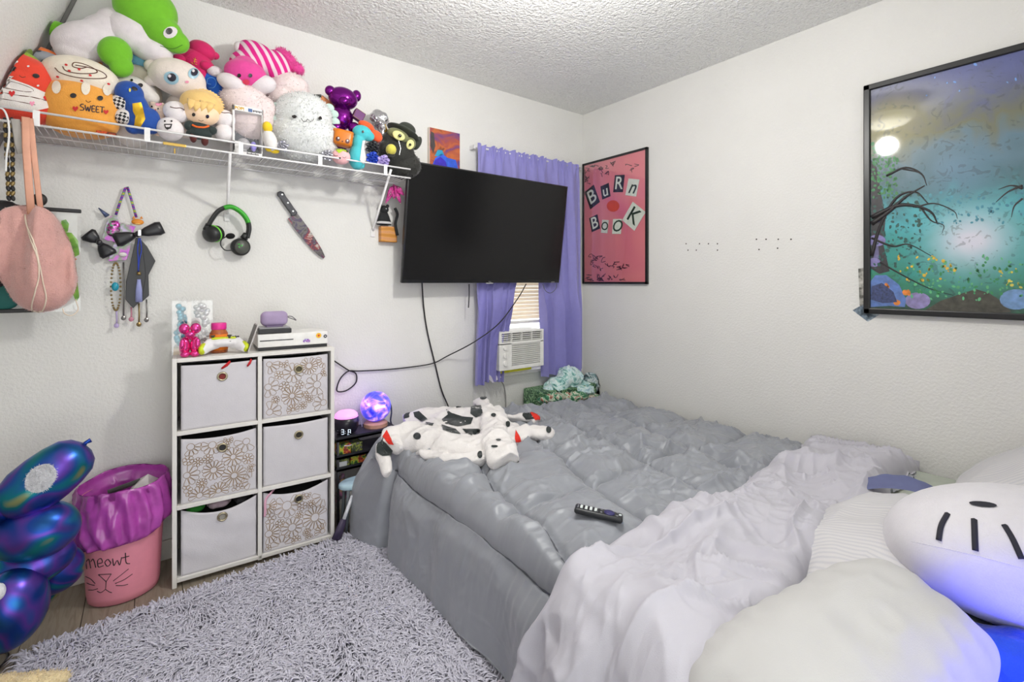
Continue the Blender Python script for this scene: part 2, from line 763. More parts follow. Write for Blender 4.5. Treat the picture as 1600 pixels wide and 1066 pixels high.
# floor of wood-look planks
FLM = ramp_mat('plank_wood', [(0.25, (118, 106, 92)), (0.5, (150, 140, 124)), (0.62, (136, 124, 108)), (0.8, (170, 161, 145))], 'noise', 5, 0.5, dist=1.2, detail=6, mapping=((9, 0.9, 1), (0, 0, 0)))
FLM2 = ramp_mat('plank_wood_warm', [(0.25, (110, 98, 84)), (0.5, (142, 130, 112)), (0.62, (128, 116, 100)), (0.8, (160, 150, 133))], 'noise', 5, 0.5, dist=1.4, detail=6, mapping=((8, 0.8, 1), (0, 0, 0)))
fl = MB().bx(-3.9, 0.12, -3.6, 0.14, -0.06, -0.006).build('floor', mat('floor_joint', (70, 62, 54), 0.9), kind='structure', recenter=False)
plank = {}
for L_ in (1.0, 0.5):
    q = MB().bx(0, 0.148, 0, 1.2 * L_ - 0.003, -0.006, 0).build('plank', FLM, fl, bevel=0.0012)
    plank[L_] = q
used = set()
for i in range(27):
    x = -3.9 + 0.15 * i
    rows_ = [(-3.6, 1.0), (-2.4, 1.0), (-1.2, 1.0)] if i % 2 == 0 else [(-3.6, 0.5), (-3.0, 1.0), (-1.8, 1.0), (-0.6, 0.5)]
    for (yy, L_) in rows_:
        q = plank[L_] if L_ not in used else plank[L_].copy()
        if L_ in used:
            COL.objects.link(q)
        used.add(L_)
        q.location = (x, yy, 0)

# ------------------------------------------------------------------ window, blind, air conditioner
wn = thing('window_1', None, None, (WX0, 0.1, WZ0), kind='structure')
VIN = mat('window_vinyl', (232, 230, 226), 0.4)
m_ = MB()
for a in ((WX0, WX0 + 0.035, WZ0, WZ1), (WX1 - 0.035, WX1, WZ0, WZ1), (WX0, WX1, WZ0, WZ0 + 0.035), (WX0, WX1, WZ1 - 0.035, WZ1), (WX0, WX1, 1.28, 1.315)):
    m_.bx(a[0], a[1], 0.075, 0.125, a[2], a[3])
m_.build('window_frame', VIN, wn, bevel=0.003)
MB().bx(WX0 - 0.02, WX1 + 0.02, -0.025, 0.08, WZ0 - 0.018, WZ0 + 0.002).build('window_sill', VIN, wn, bevel=0.004)
gl = mat('window_glass', (250, 252, 255), 0.0, trans=1.0)
for (a, b) in ((WZ0 + 0.035, 1.28), (1.315, WZ1 - 0.035)):
    MB().bx(WX0 + 0.035, WX1 - 0.035, 0.098, 0.101, a, b).build('pane', gl, wn)

bl = thing('window_blind', 'warm white slatted blind between the two lavender curtains', 'blind', ((WX0 + WX1) / 2, 0.05, 0.94))
SLM = mat('blind_slat', (250, 240, 226), 0.5, trans=0.0)
N_, L_, b_ = nodes_of(SLM)
tr = N_.new('ShaderNodeBsdfTranslucent')
tr.inputs[0].default_value = list(srgb(255, 246, 232)) + [1]
mx = N_.new('ShaderNodeMixShader')
mx.inputs[0].default_value = 0.55
L_.new(b_.outputs[0], mx.inputs[1])
L_.new(tr.outputs[0], mx.inputs[2])
L_.new(mx.outputs[0], [n for n in N_ if n.type == 'OUTPUT_MATERIAL'][0].inputs[0])
MB().bx(WX0 + 0.02, WX1 - 0.02, 0.02, 0.06, 1.94, 1.985).build('head_rail', VIN, bl, bevel=0.003)
MB().bx(WX0 + 0.02, WX1 - 0.02, 0.028, 0.052, 0.925, 0.945).build('bottom_rail', VIN, bl, bevel=0.003)
R_ = Rax('X', 62)
first = None
for i in range(38):
    z = 0.968 + i * 0.0258
    if first is None:
        s_ = MB()
        s_.box((0, 0, 0), (WX1 - WX0 - 0.045, 0.026, 0.0012), R_)
        s_.v = [(p[0] + (WX0 + WX1) / 2, p[1] + 0.04, p[2] + z) for p in s_.v]
        first = s_.build('slat', SLM, bl)
    else:
        q = first.copy()
        COL.objects.link(q)
        q.location = (0, 0, i * 0.0258)
MB().tube([(-0.76, 0.02, 1.94), (-0.76, 0.02, 0.95)], 0.0015, 6).tube([(-0.36, 0.02, 1.94), (-0.36, 0.02, 0.95)], 0.0015, 6).build('ladder_cord', VIN, bl)

AX0, AX1, AY, AZ0, AZ1 = -0.875, -0.50, -0.12, 0.645, 0.895
ac = thing('air_conditioner', 'white window air conditioner with louvred grille below the blind', 'air conditioner', ((AX0 + AX1) / 2, 0.0, AZ0))
ACW = mat('ac_plastic', (230, 229, 225), 0.42)
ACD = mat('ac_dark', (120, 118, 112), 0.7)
m_ = MB().bx(AX0, AX1, AY + 0.03, 0.07, AZ0, AZ1)
m_.build('case', ACW, ac, bevel=0.006)
m_ = MB()
gx0 = AX0 + 0.10
m_.bx(AX0, gx0, AY, AY + 0.03, AZ0, AZ1 - 0.075).bx(AX1 - 0.03, AX1, AY, AY + 0.03, AZ0, AZ1 - 0.075).bx(gx0, AX1 - 0.03, AY, AY + 0.03, AZ0, AZ0 + 0.025).bx(AX0, AX1, AY, AY + 0.03, AZ1 - 0.085, AZ1 - 0.068)
m_.bx(AX0, AX1, AY, AY + 0.03, AZ1 - 0.012, AZ1).bx(AX0, AX0 + 0.015, AY, AY + 0.03, AZ1 - 0.07, AZ1 - 0.01).bx(AX1 - 0.015, AX1, AY, AY + 0.03, AZ1 - 0.07, AZ1 - 0.01)
acf = m_.build('front_panel', ACW, ac, bevel=0.002)
MB().bx(gx0, AX1 - 0.03, AY + 0.02, AY + 0.029, AZ0 + 0.025, AZ1 - 0.085).bx(AX0 + 0.015, AX1 - 0.015, AY + 0.022, AY + 0.029, AZ1 - 0.07, AZ1 - 0.012).build('grille_shade', ACD, ac)  # dark backing whose colour paints the shade between louvers and vanes
first = None
for i in range(11):
    z = AZ0 + 0.034 + i * 0.0128
    q = None
    if first is None:
        first = MB().box(((gx0 + AX1 - 0.03) / 2, AY + 0.009, z), (AX1 - 0.03 - gx0, 0.016, 0.0055), Rax('X', 20)).build('louver', ACW, acf)
    else:
        q = first.copy()
        COL.objects.link(q)
        q.location = (0, 0, i * 0.0128)
for i in range(4):
    x0 = AX0 + 0.02 + i * 0.0845
    for j in range(4):
        MB().bx(x0, x0 + 0.077, AY + 0.004, AY + 0.016, AZ1 - 0.064 + j * 0.013, AZ1 - 0.059 + j * 0.013).build('vent_vane', ACW, acf)
    MB().bx(x0 - 0.004, x0, AY + 0.001, AY + 0.02, AZ1 - 0.068, AZ1 - 0.012).build('vent_divider', ACW, acf)
for i, z in enumerate((AZ0 + 0.145, AZ0 + 0.095, AZ0 + 0.045)):
    MB().tube([(AX0 + 0.045, AY, z), (AX0 + 0.045, AY - 0.012, z)], [0.017, 0.015], 18).box((AX0 + 0.045, AY - 0.014, z), (0.004, 0.006, 0.026)).build('knob', ACW, acf, angle=40, smooth=True)
MB().bx(-0.86, -0.58, -0.085, 0.03, 0.622, 0.642).build('foam_wedge', mat('foam_yellow', (222, 218, 60), 0.9), label='yellow foam strip wedged under the air conditioner', cat='foam strip', bevel=0.002)

# ------------------------------------------------------------------ room lamps (out of the frame)
cl = thing('ceiling_lamp', 'round ceiling lamp with a frosted dome', 'lamp', (-1.6, -1.5, 2.3))
MB().cyl((-1.6, -1.5, 2.42), (-1.6, -1.5, 2.5), 0.03, 16).build('stem', mat('brushed', (190, 188, 184), 0.35, 0.9), cl, smooth=True)
MB().lathe((-1.6, -1.5, 2.40), [(0.17, 0), (0.18, 0.01), (0.18, 0.03)], 32).build('base', mat('brushed', (190, 188, 184), 0.35, 0.9), cl, smooth=True, angle=40)
MB().lathe((-1.6, -1.5, 2.315), [(0.001, 0), (0.07, 0.008), (0.12, 0.03), (0.155, 0.06), (0.165, 0.085)], 32).build('dome', mat('frosted', (250, 246, 238), 0.5, emit=1.2), cl, smooth=True)

# ================================================================== BED
XE, YE = -1.70, -0.37      # mattress edges (long side, foot)


def bed_top(x):
    return 0.445 - 0.06 * sst(-1.2, -0.15, x) - 0.05 * sst(-0.16, -0.04, x)


bed = thing('bed', 'low bed frame with dark rails under the mattress', 'bed', (-0.88, -1.5, 0))
FRM = mat('bed_wood', (44, 40, 42), 0.5)
MB().bx(XE + 0.04, XE + 0.08, -2.5, YE - 0.05, 0.09, 0.19).build('side_rail', FRM, bed, bevel=0.004)
MB().bx(-0.10, -0.06, -2.5, YE - 0.05, 0.09, 0.19).build('side_rail', FRM, bed, bevel=0.004)
MB().bx(XE + 0.08, -0.10, YE - 0.09, YE - 0.05, 0.09, 0.19).build('foot_rail', FRM, bed, bevel=0.004)
for x in (XE + 0.07, -0.09):
    for y in (YE - 0.09, -1.5, -2.48):
        MB().bx(x - 0.02, x + 0.02, y - 0.02, y + 0.02, 0, 0.09).build('leg', FRM, bed)
first = None
for i in range(12):
    q = MB().bx(XE + 0.08, -0.10, -2.46 + i * 0.17, -2.40 + i * 0.17, 0.165, 0.18).build('slat', FRM, bed)
mt = MB().rbox(((XE + 0.06 - 0.07) / 2, (YE - 0.03 - 2.55) / 2, 0.25), (-0.07 - XE - 0.06, 2.55 + YE - 0.03, 0.13), 0.05)
mt.build('mattress', mat('sheet_sage', (176, 182, 170), 0.85, bump=0.2, bscale=60), smooth=True, angle=50, label='mattress in a pale grey-green sheet under the grey comforter', cat='mattress')
sq = MB()
sq.rbox((-0.87, -2.27, 0.37), (1.62, 0.58, 0.12), 0.05)
sq.build('bed_sheet', MATS['sheet_sage'], smooth=True, angle=50, label='folded grey-green sheet under the pillows', cat='bed sheet')
led = thing('led_strip', 'blue glowing light strip behind the head of the bed', 'light strip', (-1.38, -2.62, 0.0))
MB().bx(-1.39, -1.37, -2.63, -2.61, 0, 0.45).build('stand', FRM, led)
MB().rbox((-1.38, -2.615, 0.46), (0.55, 0.02, 0.03), 0.005).build('strip', mat('led_blue', (60, 50, 255), 0.4, emit=6.0), led)

# ---- grey comforter: top, long side and foot drape in one cloth
NU, NV = 330, 430
a = np.linspace(-0.055, XE - 0.47, NU)     # cloth coordinate across
b = np.linspace(-2.05, YE + 0.45, NV)      # along, towards the foot
Aq, Bq = np.meshgrid(a, b)
ox = np.maximum(0, XE - Aq)
oy = np.maximum(0, Bq - YE)
tx, ty = np.minimum(np.maximum(Aq, XE), 0), np.minimum(Bq, YE)
re = np.hypot(ox, oy) + 1e-9
rm = (ox ** 4 + oy ** 4 + 1e-16) ** 0.25
nx, ny = -ox / re, oy / re
rb = 0.075
ang = np.clip(rm / rb, 0, PI / 2)
out = rb * np.sin(ang)
down = rb * (1 - np.cos(ang)) + np.maximum(0, rm - rb * PI / 2)
corner = np.minimum(ox, oy) > 0
tang = np.where(oy > ox, tx * 1.0 + 0.3 * ox, ty - 0.3 * oy) + np.where(corner, np.arctan2(oy, ox + 1e-9) * 0.16, 0)
h0 = bed_top(tx)
top_w = 1 - sst(0.0, 0.06, rm)
side_w = sst(0.05, 0.25, rm)
# quilting: seam lines on a grid, fabric puffs up between
seamx = [XE - 0.115, -1.50, -1.16, -0.82, -0.48]
seam_a = lambda s, B: s + (0.25 * (B + 0.7) if s > XE else 0.0) + 0.012 * np.sin(B * 9 + s * 7)
dx_ = np.min(np.stack([np.abs(Aq - seam_a(s, Bq)) for s in seamx]), 0)
seamy = [-0.62, -0.98, -1.34, -1.70]
dy_ = np.min(np.stack([np.abs(Bq - s + 0.014 * np.sin(Aq * 8 + s * 5)) for s in seamy]), 0)
dyw = 0.35 + 0.65 * top_w
dx_ = np.where(oy > 0.02, 0.15, dx_)
pf = np.minimum(sst(0, 0.09, dx_), 1 - (1 - sst(0, 0.08, dy_)) * dyw * 0.75)
puff = 0.034 * pf
groove = -0.024 * np.exp(-(dx_ / 0.009) ** 2) - 0.016 * np.exp(-(dy_ / 0.009) ** 2) * top_w
# crumples
wa, wb = Aq + 0.05 * n2(Aq * 5, Bq * 5, 2), Bq + 0.05 * n2(Aq * 5, Bq * 5, 5)
cr1 = ridge(wa * 6.5 + wb * 2.4, wb * 9 - wa * 2, 1.0, 3) - 1.0
cr2 = ridge(wa * 15 - wb * 5, wb * 12, 4.0, 3) - 1.0
crum = 0.35 + 0.65 * sst(-1.45, -1.0, Aq) * (0.75 + 0.25 * n2(Aq * 2, Bq * 2, 8))


def creases(x, y, seed, f=1.0):
    s = 0
    for (an, lf, cf, am) in ((0.5, 3.2, 10, 1.0), (1.3, 3.0, 9, 0.9), (2.2, 3.6, 12, 0.8), (2.9, 2.6, 8, 0.7)):
        u = x * math.cos(an) + y * math.sin(an)
        v_ = -x * math.sin(an) + y * math.cos(an)
        r_ = 1 - np.abs(n2(u * lf * f, v_ * cf * f, seed + an)) * 3.2
        m_ = np.clip(0.5 + 1.3 * n2(u * 3.1 * f, v_ * 3.7 * f, seed + an + 9), 0, 1)
        s = s + am * np.clip(r_, 0, 1) ** 1.6 * m_
    return s


crz = (0.032 * creases(wa, wb, 1.0) + 0.014 * creases(wa, wb, 6.0, 2.1) + 0.004 * cr2 + 0.010 * n2(Aq * 8, Bq * 8, 9)) * crum
big = 0.012 * n2(Aq * 3.2, Bq * 3.2, 3)
# fine pulls running across the long side, off the seam line
pull = 0.006 * (ridge(Aq * 3.0 + Bq * 0.8, Bq * 24 + Aq * 5, 6.0, 2) - 0.8) * np.exp(-((Aq - (XE + 0.02)) / 0.22) ** 2)
disp = puff + groove + crz * (0.35 + 0.65 * top_w) + big + pull
# drape folds
fold = (0.010 * np.sin(tang * 15 + 2.5 * n2(tang * 4, rm * 2, 1)) + 0.016 * n2(tang * 9, rm * 2.5, 2)) * side_w
crease = -0.05 * np.exp(-((tang + 0.56 + 0.03 * rm) / 0.022) ** 2) * sst(0.04, 0.2, rm) * (oy < 0.05)
bulge = 0.055 * np.exp(-((tang + 0.40) / 0.14) ** 2) * sst(0.02, 0.25, rm) * (ox > 0)
outd = out + fold + crease + bulge + disp * side_w * 1.0 + 0.05 * side_w * rm
Z = h0 - down + disp * (1 - side_w) * 1.0
hem = 0.018 + 0.012 * np.sin(tang * 9)
Z = np.maximum(Z, hem + 0.04 * sst(-0.9, -1.6, Bq))
X = tx + nx * outd
Y = ty + ny * outd
Y = np.minimum(Y, -0.025)
X = np.minimum(X, -0.02)
GREY = mat('comforter_grey', (146, 149, 156), 0.32, var=0.03, vscale=8, sheen=0.25, bump=0.12, bscale=600, spec=0.4)
cm = MB()
cm.grid(np.stack([X, Y, Z], -1))
cm.build('comforter', GREY, smooth=True, normals=False, label='grey quilted satin comforter draped over the bed to the rug', cat='comforter')
CB = cm.bvh()
cmo = [o for o in COL.objects if o.name == 'comforter'][0]
TH_ = mat('quilt_thread', (84, 86, 94), 0.7)
for s_ in seamx:
    pts_ = []
    for j_ in range(6, NV, 3):
        B_ = float(b[j_])
        if B_ > YE + (0.30 if s_ > XE else -0.16) or B_ < -1.95:
            continue
        A_ = float(seam_a(s_, np.array(B_)))
        i_ = int(round((A_ - a[0]) / (a[-1] - a[0]) * (NU - 1)))
        if 0 <= i_ < NU:
            pts_.append(Vector((X[j_, i_], Y[j_, i_], Z[j_, i_] + 0.001)))
    if len(pts_) > 4:
        MB().tube([(pts_[max(0, k - 1)] + pts_[k] + pts_[min(len(pts_) - 1, k + 1)]) / 3 for k in range(len(pts_))], 0.0035, 6).build('quilting_seam', TH_, cmo, smooth=True)
COMF = on_bvh(CB)


def top_z(x, y):
    h = CB.ray_cast(Vector((x, y, 1.0)), Vector((0, 0, -1)))
    return h[0].z if h[0] is not None else 0.45


# ---- white duvet folded over the head half of the bed
NU, NV = 330, 230
DX0, DXE, OV = -0.05, -1.80, 0.42
a = np.linspace(DX0, DXE - OV, NU)
v = np.linspace(0, 1, NV)
Aq, Vq = np.meshgrid(a, v)
oxd = np.maximum(0, DXE - Aq)
txd = np.maximum(Aq, DXE)
yb = -1.70 + 0.02 * np.sin(Aq * 7) + 0.10 * sst(-0.45, -0.15, Aq) + 0.10 * sst(0.05, 0.4, oxd) + 0.012 * n2(Aq * 9, Aq * 0, 2)
yi = -2.07 - 0.12 * sst(1.30, 1.60, -Aq) + 0.02 * np.sin(Aq * 11) + 0.05 * sst(-0.6, -0.2, Aq)
Yq = yb + (yi - yb) * Vq
rb = 0.10
ang = np.clip(oxd / rb, 0, PI / 2)
outd = rb * np.sin(ang)
down = rb * (1 - np.cos(ang)) + np.maximum(0, oxd - rb * PI / 2)
sw = sst(0.03, 0.22, oxd)
tb = np.minimum(yb - Yq, 10)
ti = np.maximum(0, Yq - yi)
edge = np.sqrt(np.clip(1 - (1 - np.clip(tb / 0.075, 0, 1)) ** 2, 0, 1)) * np.sqrt(np.clip(1 - (1 - np.clip(ti / 0.07, 0, 1)) ** 2, 0, 1))
wa, wb = Aq + 0.06 * n2(Aq * 4, Yq * 4, 12), Yq + 0.06 * n2(Aq * 4, Yq * 4, 15)
cr1 = ridge(wa * 4.2 + wb * 3, wb * 6.5 - wa * 1.5, 11.0, 3) - 0.9
cr2 = ridge(wa * 11 + wb * 8, wb * 13 - wa * 4, 14.0, 2) - 0.8
hump = 0.055 * np.exp(-((Aq + 0.42) / 0.22) ** 2) + 0.03 * n2(Aq * 4.5, Yq * 4.5, 13)
hgt = 0.062 + hump + 0.030 * creases(wa, wb, 21.0, 0.8) + 0.008 * creases(wa, wb, 26.0, 1.8) + 0.008 * cr1
fold = (0.026 * np.sin(Yq * 26 + 2 * n2(Yq * 5, oxd * 2, 1)) + 0.010 * cr2) * sw
hb = 0.445 - 0.06 * sst(-1.2, -0.15, txd)
Z = hb + 0.012 + edge * hgt * (1 - 0.45 * sw) - down
Z = np.maximum(Z, 0.03)
X = np.minimum(txd - outd - fold * (0.3 + 0.7 * edge) - 0.03 * sw * edge - 0.05 * sw * oxd, -0.015)
ok_ = np.where((oxd <= 0) & (Yq > -2.04))
for j_, i_ in zip(*ok_):
    Z[j_, i_] = max(Z[j_, i_], top_z(float(X[j_, i_]), float(Yq[j_, i_])) + 0.006)
DUV = mat('duvet_white', (188, 186, 195), 0.7, var=0.02, vscale=8, bump=0.15, bscale=500, sheen=0.15)
dv = MB()
dv.grid(np.stack([X, Yq, Z], -1))
dv.build('duvet', DUV, smooth=True, normals=False, label='rumpled white duvet spread over the pillow half of the bed', cat='duvet')

# ---- pillows
PW = mat('pillow_white', (190, 189, 188), 0.75, var=0.02, vscale=10, bump=0.12, bscale=400)
pl = thing('pillow', 'plump white pillow lying closest to the bed edge, seam and pinched corner showing', 'pillow', (-1.52, -2.28, 0.5), 'bed pillows')
e0_, e1_ = CAM + ray(1110, 1175) * 0.79, CAM + ray(1476, 945) * 1.03
c_ = (e0_ + e1_) / 2
LP = (e1_ - e0_).length
ax = nrm(e1_ - e0_)
ay = Vector((0.72, 0.58, 0.30))
ay = nrm(ay - ax * ay.dot(ax))
az = nrm(ax.cross(ay))
q = pillow_mb(c_, ax, ay, az, LP, 0.29, 0.26, 84, 60, wr=0.006, seed=3.0, sag=0.02, pinch=0.02, rnd=0.2)
q.build('cushion', PW, pl, smooth=True)
sm_ = MB()
pts = []
for k in range(41):
    u = -1 + k / 20
    pts.append(c_ + ax * (LP / 2 * u) - ay * (0.145 * (1 - 0.03 * 1.3 * (1 - u * u))) - az * 0.02 * u * u)
sm_.tube(pts, 0.003, 6).build('seam', PW, pl, smooth=True)

STR = ramp_mat('pillow_stripe', [(0.0, (206, 204, 205)), (0.55, (203, 201, 203)), (0.8, (194, 193, 197)), (1.0, (192, 191, 196))], 'wave', 20, 0.75, axis='X', vec='Object')
pl = thing('pillow', 'flat pillow in a faintly striped white case with open end, against the wall', 'pillow', (-0.8, -2.2, 0.43), 'bed pillows')
c_ = Vector((-1.04, -2.14, 0.485))
ax, ay = Vector((1, 0.10, 0.02)), Vector((-0.10, 0.90, -0.25))
az = nrm(ax.cross(ay))
q = pillow_mb(c_, ax, ay, az, 0.74, 0.32, 0.16, wr=0.007, seed=9.0, sag=0.02)
q.build('case', STR, pl, smooth=True)
fl_ = MB()
e0 = c_ + nrm(ax) * 0.32
P = np.zeros((7, 16, 3))
for i in range(7):
    for j in range(16):
        t = -1 + 2 * j / 15
        p = e0 + nrm(ay) * (0.12 * t) + nrm(ax) * (0.012 * i) + az * (0.05 * math.sqrt(max(0, 1 - t * t)) * (1 + 0.08 * i) + 0.002 * math.sin(j * 1.7 + i) * i / 6)
        P[i, j] = p
fl_.grid(P)
fl_.build('open_hem', mat('hem_blue_shade', (96, 102, 140), 0.8), pl, smooth=True)  # blue shade inside the case opening, put into the hem colour

pl = thing('pillow', 'thick white pillow propped at the wall behind the round white plush', 'pillow', (-0.3, -2.36, 0.43), 'bed pillows')
c_ = Vector((-0.37, -2.38, 0.535))
ax, ay = Vector((1, 0.02, 0.05)), Vector((0.0, 0.75, -0.55))
az = nrm(ax.cross(ay))
pillow_mb(c_, ax, ay, az, 0.64, 0.46, 0.21, wr=0.005, seed=5.0, sag=0.01).build('case', STR, pl, smooth=True)

# ---- big round white plush on the pillows (dark embroidered strokes)
PLW = mat('plush_white', (208, 205, 210), 0.85, var=0.02, bump=0.3, bscale=300, sheen=0.4)
hp = thing('round_plush_cushion', 'big oval white plush cushion with dark embroidered strokes on the pillows', 'plush cushion', (-1.1, -2.45, 0.6))
cc = CAM + ray(1612, 872) * 1.13
q = MB()
q.ell(cc, (0.20, 0.315, 0.165), Rax('Z', -53) @ Rax('X', 10) @ Rax('Z', 0) @ Matrix(((1, 0, 0), (0, 1, 0), (0, 0, 1))), 48, 28)
Rm = Rax('Z', -37.3)
q = MB()
q.ell(cc, (0.318, 0.20, 0.160), Rm @ Rax('Y', 8) @ Rax('X', -14), 56, 32)
q.build('body', PLW, hp, smooth=True)
S_ = on_bvh(q.bvh())
d_ = MB()
INK = mat('thread_black', (34, 34, 44), 0.8)
for (pts, r) in (([(1481, 803), (1471, 822), (1467, 845)], 0.0055), ([(1522, 812), (1523, 838), (1524, 861)], 0.0055), ([(1569, 821), (1582, 843), (1596, 874)], 0.0060)):
    s1 = MB()
    stroke(s1, S_, pts, r, 0.0)
    s1.build('embroidered_stroke', INK, hp, smooth=True)
s1 = MB()
patch(s1, S_, disc(1536, 789, 22, 4.2, 18, 6), 0.002)
s1.build('embroidered_oval', INK, hp)
s1 = MB()
stroke(s1, S_, [(1424, 846), (1480, 858), (1540, 872), (1598, 888)], 0.0012, 0.0)
s1.build('seam', PLW, hp)
# ---- blue heap in the corner of the bed
BLU = mat('blanket_royal', (24, 74, 190), 0.8, bump=0.5, bscale=150, sheen=0.4)
q = MB()
for (px, py, t, r) in ((1560, 1040, 1.0, 0.075), (1610, 1055, 0.98, 0.09), (1500, 1078, 0.95, 0.06), (1600, 990, 1.1, 0.06)):
    q.ell(CAM + ray(px, py) * t, (r * 1.4, r * 1.1, r * 0.85), Rm, 20, 12)
for i in range(4):
    pass
q = smooth_union(q, 0.009, 8, 0.008, 22)
q.build('blue_blanket', BLU, smooth=True, label='bunched royal blue fleece blanket tucked beside the pillow', cat='blanket')

# ================================================================== RUG
RUGM = mat('rug_grey', (198, 196, 209), 0.95, var=0.16, vscale=60, sheen=0.3)
RA = math.radians(4.5)
RO = Vector((-2.975, -0.435, 0))
rux, ruy = Vector((math.cos(RA), math.sin(RA), 0)), Vector((math.sin(RA), -math.cos(RA), 0))
rg = thing('shag_rug', 'grey shaggy rug on the plank floor beside the bed', 'rug', RO + rux * 0.7 + ruy * 0.7)
MB().prism([RO + rux * 0.02 + ruy * 0.02, RO + rux * 1.42 + ruy * 0.02, RO + rux * 1.42 + ruy * 1.9, RO + rux * 0.02 + ruy * 1.9], (0, 0, 0.012)).build('backing', mat('rug_back', (150, 149, 160), 0.95), rg)
R_ = np.random.RandomState(5)
n = 42000
U = R_.rand(n) * 1.32
V = R_.rand(n) ** 1.0 * 1.28
bx_ = RO.x + rux.x * U + ruy.x * V
by_ = RO.y + rux.y * U + ruy.y * V
ph = 2.6 * n2(U * 6, V * 6, 3) + 1.8 * n2(U * 2, V * 2, 6) + R_.randn(n) * 0.75 - 1.9
ed = np.minimum(U, V) < 0.03
ph = np.where(V < 0.035, 1.75 + 0.6 * R_.randn(n), ph)
ph = np.where((U < 0.03), 2.6 + 0.6 * R_.randn(n), ph)
dx, dy = np.cos(ph), np.sin(ph)
ln = 0.030 + 0.028 * R_.rand(n)
wd = 0.0016 + 0.0017 * R_.rand(n)
sx, sy = -dy, dx
hz = 0.016 + 0.014 * R_.rand(n)
rows = []
for (t, hz_, wv) in ((0, 0.0, 0.8), (0.30, 0.85, 1.0), (0.7, 1.0, 0.85), (1.0, 0.55, 0.15)):
    px_, py_, pz_ = bx_ + dx * ln * t, by_ + dy * ln * t, 0.010 + hz * hz_
    for s_ in (-1, 1):
        rows.append(np.stack([px_ + sx * wd * wv * s_, py_ + sy * wd * wv * s_, pz_], -1))
    if t in (0.30, 0.7):
        rows.append(np.stack([px_, py_, pz_ + wd * 0.8], -1))
# per tuft 10 verts: 0a 0b | 1a 1b 1m | 2a 2b 2m | 3a 3b
A_ = np.stack(rows, 1).reshape(-1, 3)
me = bpy.data.meshes.new('pile')
tf = [(0, 2, 4), (0, 4, 1), (1, 4, 3), (2, 5, 7, 4), (4, 7, 6, 3), (5, 8, 7), (7, 8, 9), (7, 9, 6)]
base = (np.arange(n) * 10)
loops, starts, tot = [], [], []
fl_all = np.concatenate([np.array(f) for f in tf])
cnt = np.array([len(f) for f in tf])
L_all = (base[:, None] + fl_all[None]).reshape(-1)
C_all = np.tile(cnt, n)
me.vertices.add(len(A_))
me.vertices.foreach_set('co', (A_ - np.array(OFF[rg.name])).reshape(-1))
me.loops.add(len(L_all))
me.loops.foreach_set('vertex_index', L_all)
me.polygons.add(len(C_all))
me.polygons.foreach_set('loop_start', np.concatenate([[0], np.cumsum(C_all)[:-1]]))
me.polygons.foreach_set('use_smooth', [True] * len(C_all))
me.update(calc_edges=True)
me.validate()
me.materials.append(RUGM)
po = bpy.data.objects.new('pile', me)
COL.objects.link(po)
po.parent = rg
po['kind'] = 'stuff'

# ================================================================== CUBE CABINET
CO = Vector((-2.585, -0.277, 0))
cux = nrm(Vector((0.618, -0.036, 0)))
cuy = Vector((-cux.y, cux.x, 0))
CR = Matrix((cux, cuy, Vector((0, 0, 1)))).transposed()
CW, CD, CH, TH = 0.62, 0.262, 0.912, 0.016


def cp(u, v, z):
    return CO + cux * u + cuy * v + Vector((0, 0, z))


def cbox(mb, u0, u1, v0, v1, z0, z1):
    return mb.box(cp((u0 + u1) / 2, (v0 + v1) / 2, (z0 + z1) / 2), (u1 - u0, v1 - v0, z1 - z0), CR)


LAM = mat('white_laminate', (226, 223, 218), 0.45, var=0.015)
cab = thing('cube_cabinet', 'white six cube storage cabinet beside the pink trash can', 'cabinet', cp(CW / 2, CD / 2, 0))
zs = [TH, 0.308, 0.604]
for (nm, u0, u1, z0, z1) in (('side_panel', 0, TH, 0, CH), ('side_panel', CW - TH, CW, 0, CH), ('divider', CW / 2 - TH / 2, CW / 2 + TH / 2, TH, CH - TH), ('top_panel', TH, CW - TH, CH - TH, CH), ('bottom_panel', TH, CW - TH, 0.02, 0.02 + TH)):
    cbox(MB(), u0, u1, 0, CD, z0, z1).build(nm, LAM, cab, bevel=0.0015)
for k in (1, 2):
    for (u0, u1) in ((TH, CW / 2 - TH / 2), (CW / 2 + TH / 2, CW - TH)):
        cbox(MB(), u0, u1, 0, CD, zs[k], zs[k] + TH).build('shelf', LAM, cab, bevel=0.0015)
cbox(MB(), TH, CW - TH, CD - 0.006, CD, 0.02, CH - TH).build('back_panel', mat('hardboard', (196, 190, 178), 0.8), cab)

FABW = mat('bin_fabric', (208, 205, 210), 0.8, var=0.02, bump=0.15, bscale=250)
GOLDL = mat('print_gold', (150, 124, 92), 0.55, var=0.2, vscale=40)
CHR = mat('grommet_metal', (176, 166, 140), 0.3, 1.0)
DRK = mat('bin_shade', (38, 36, 38), 0.95)


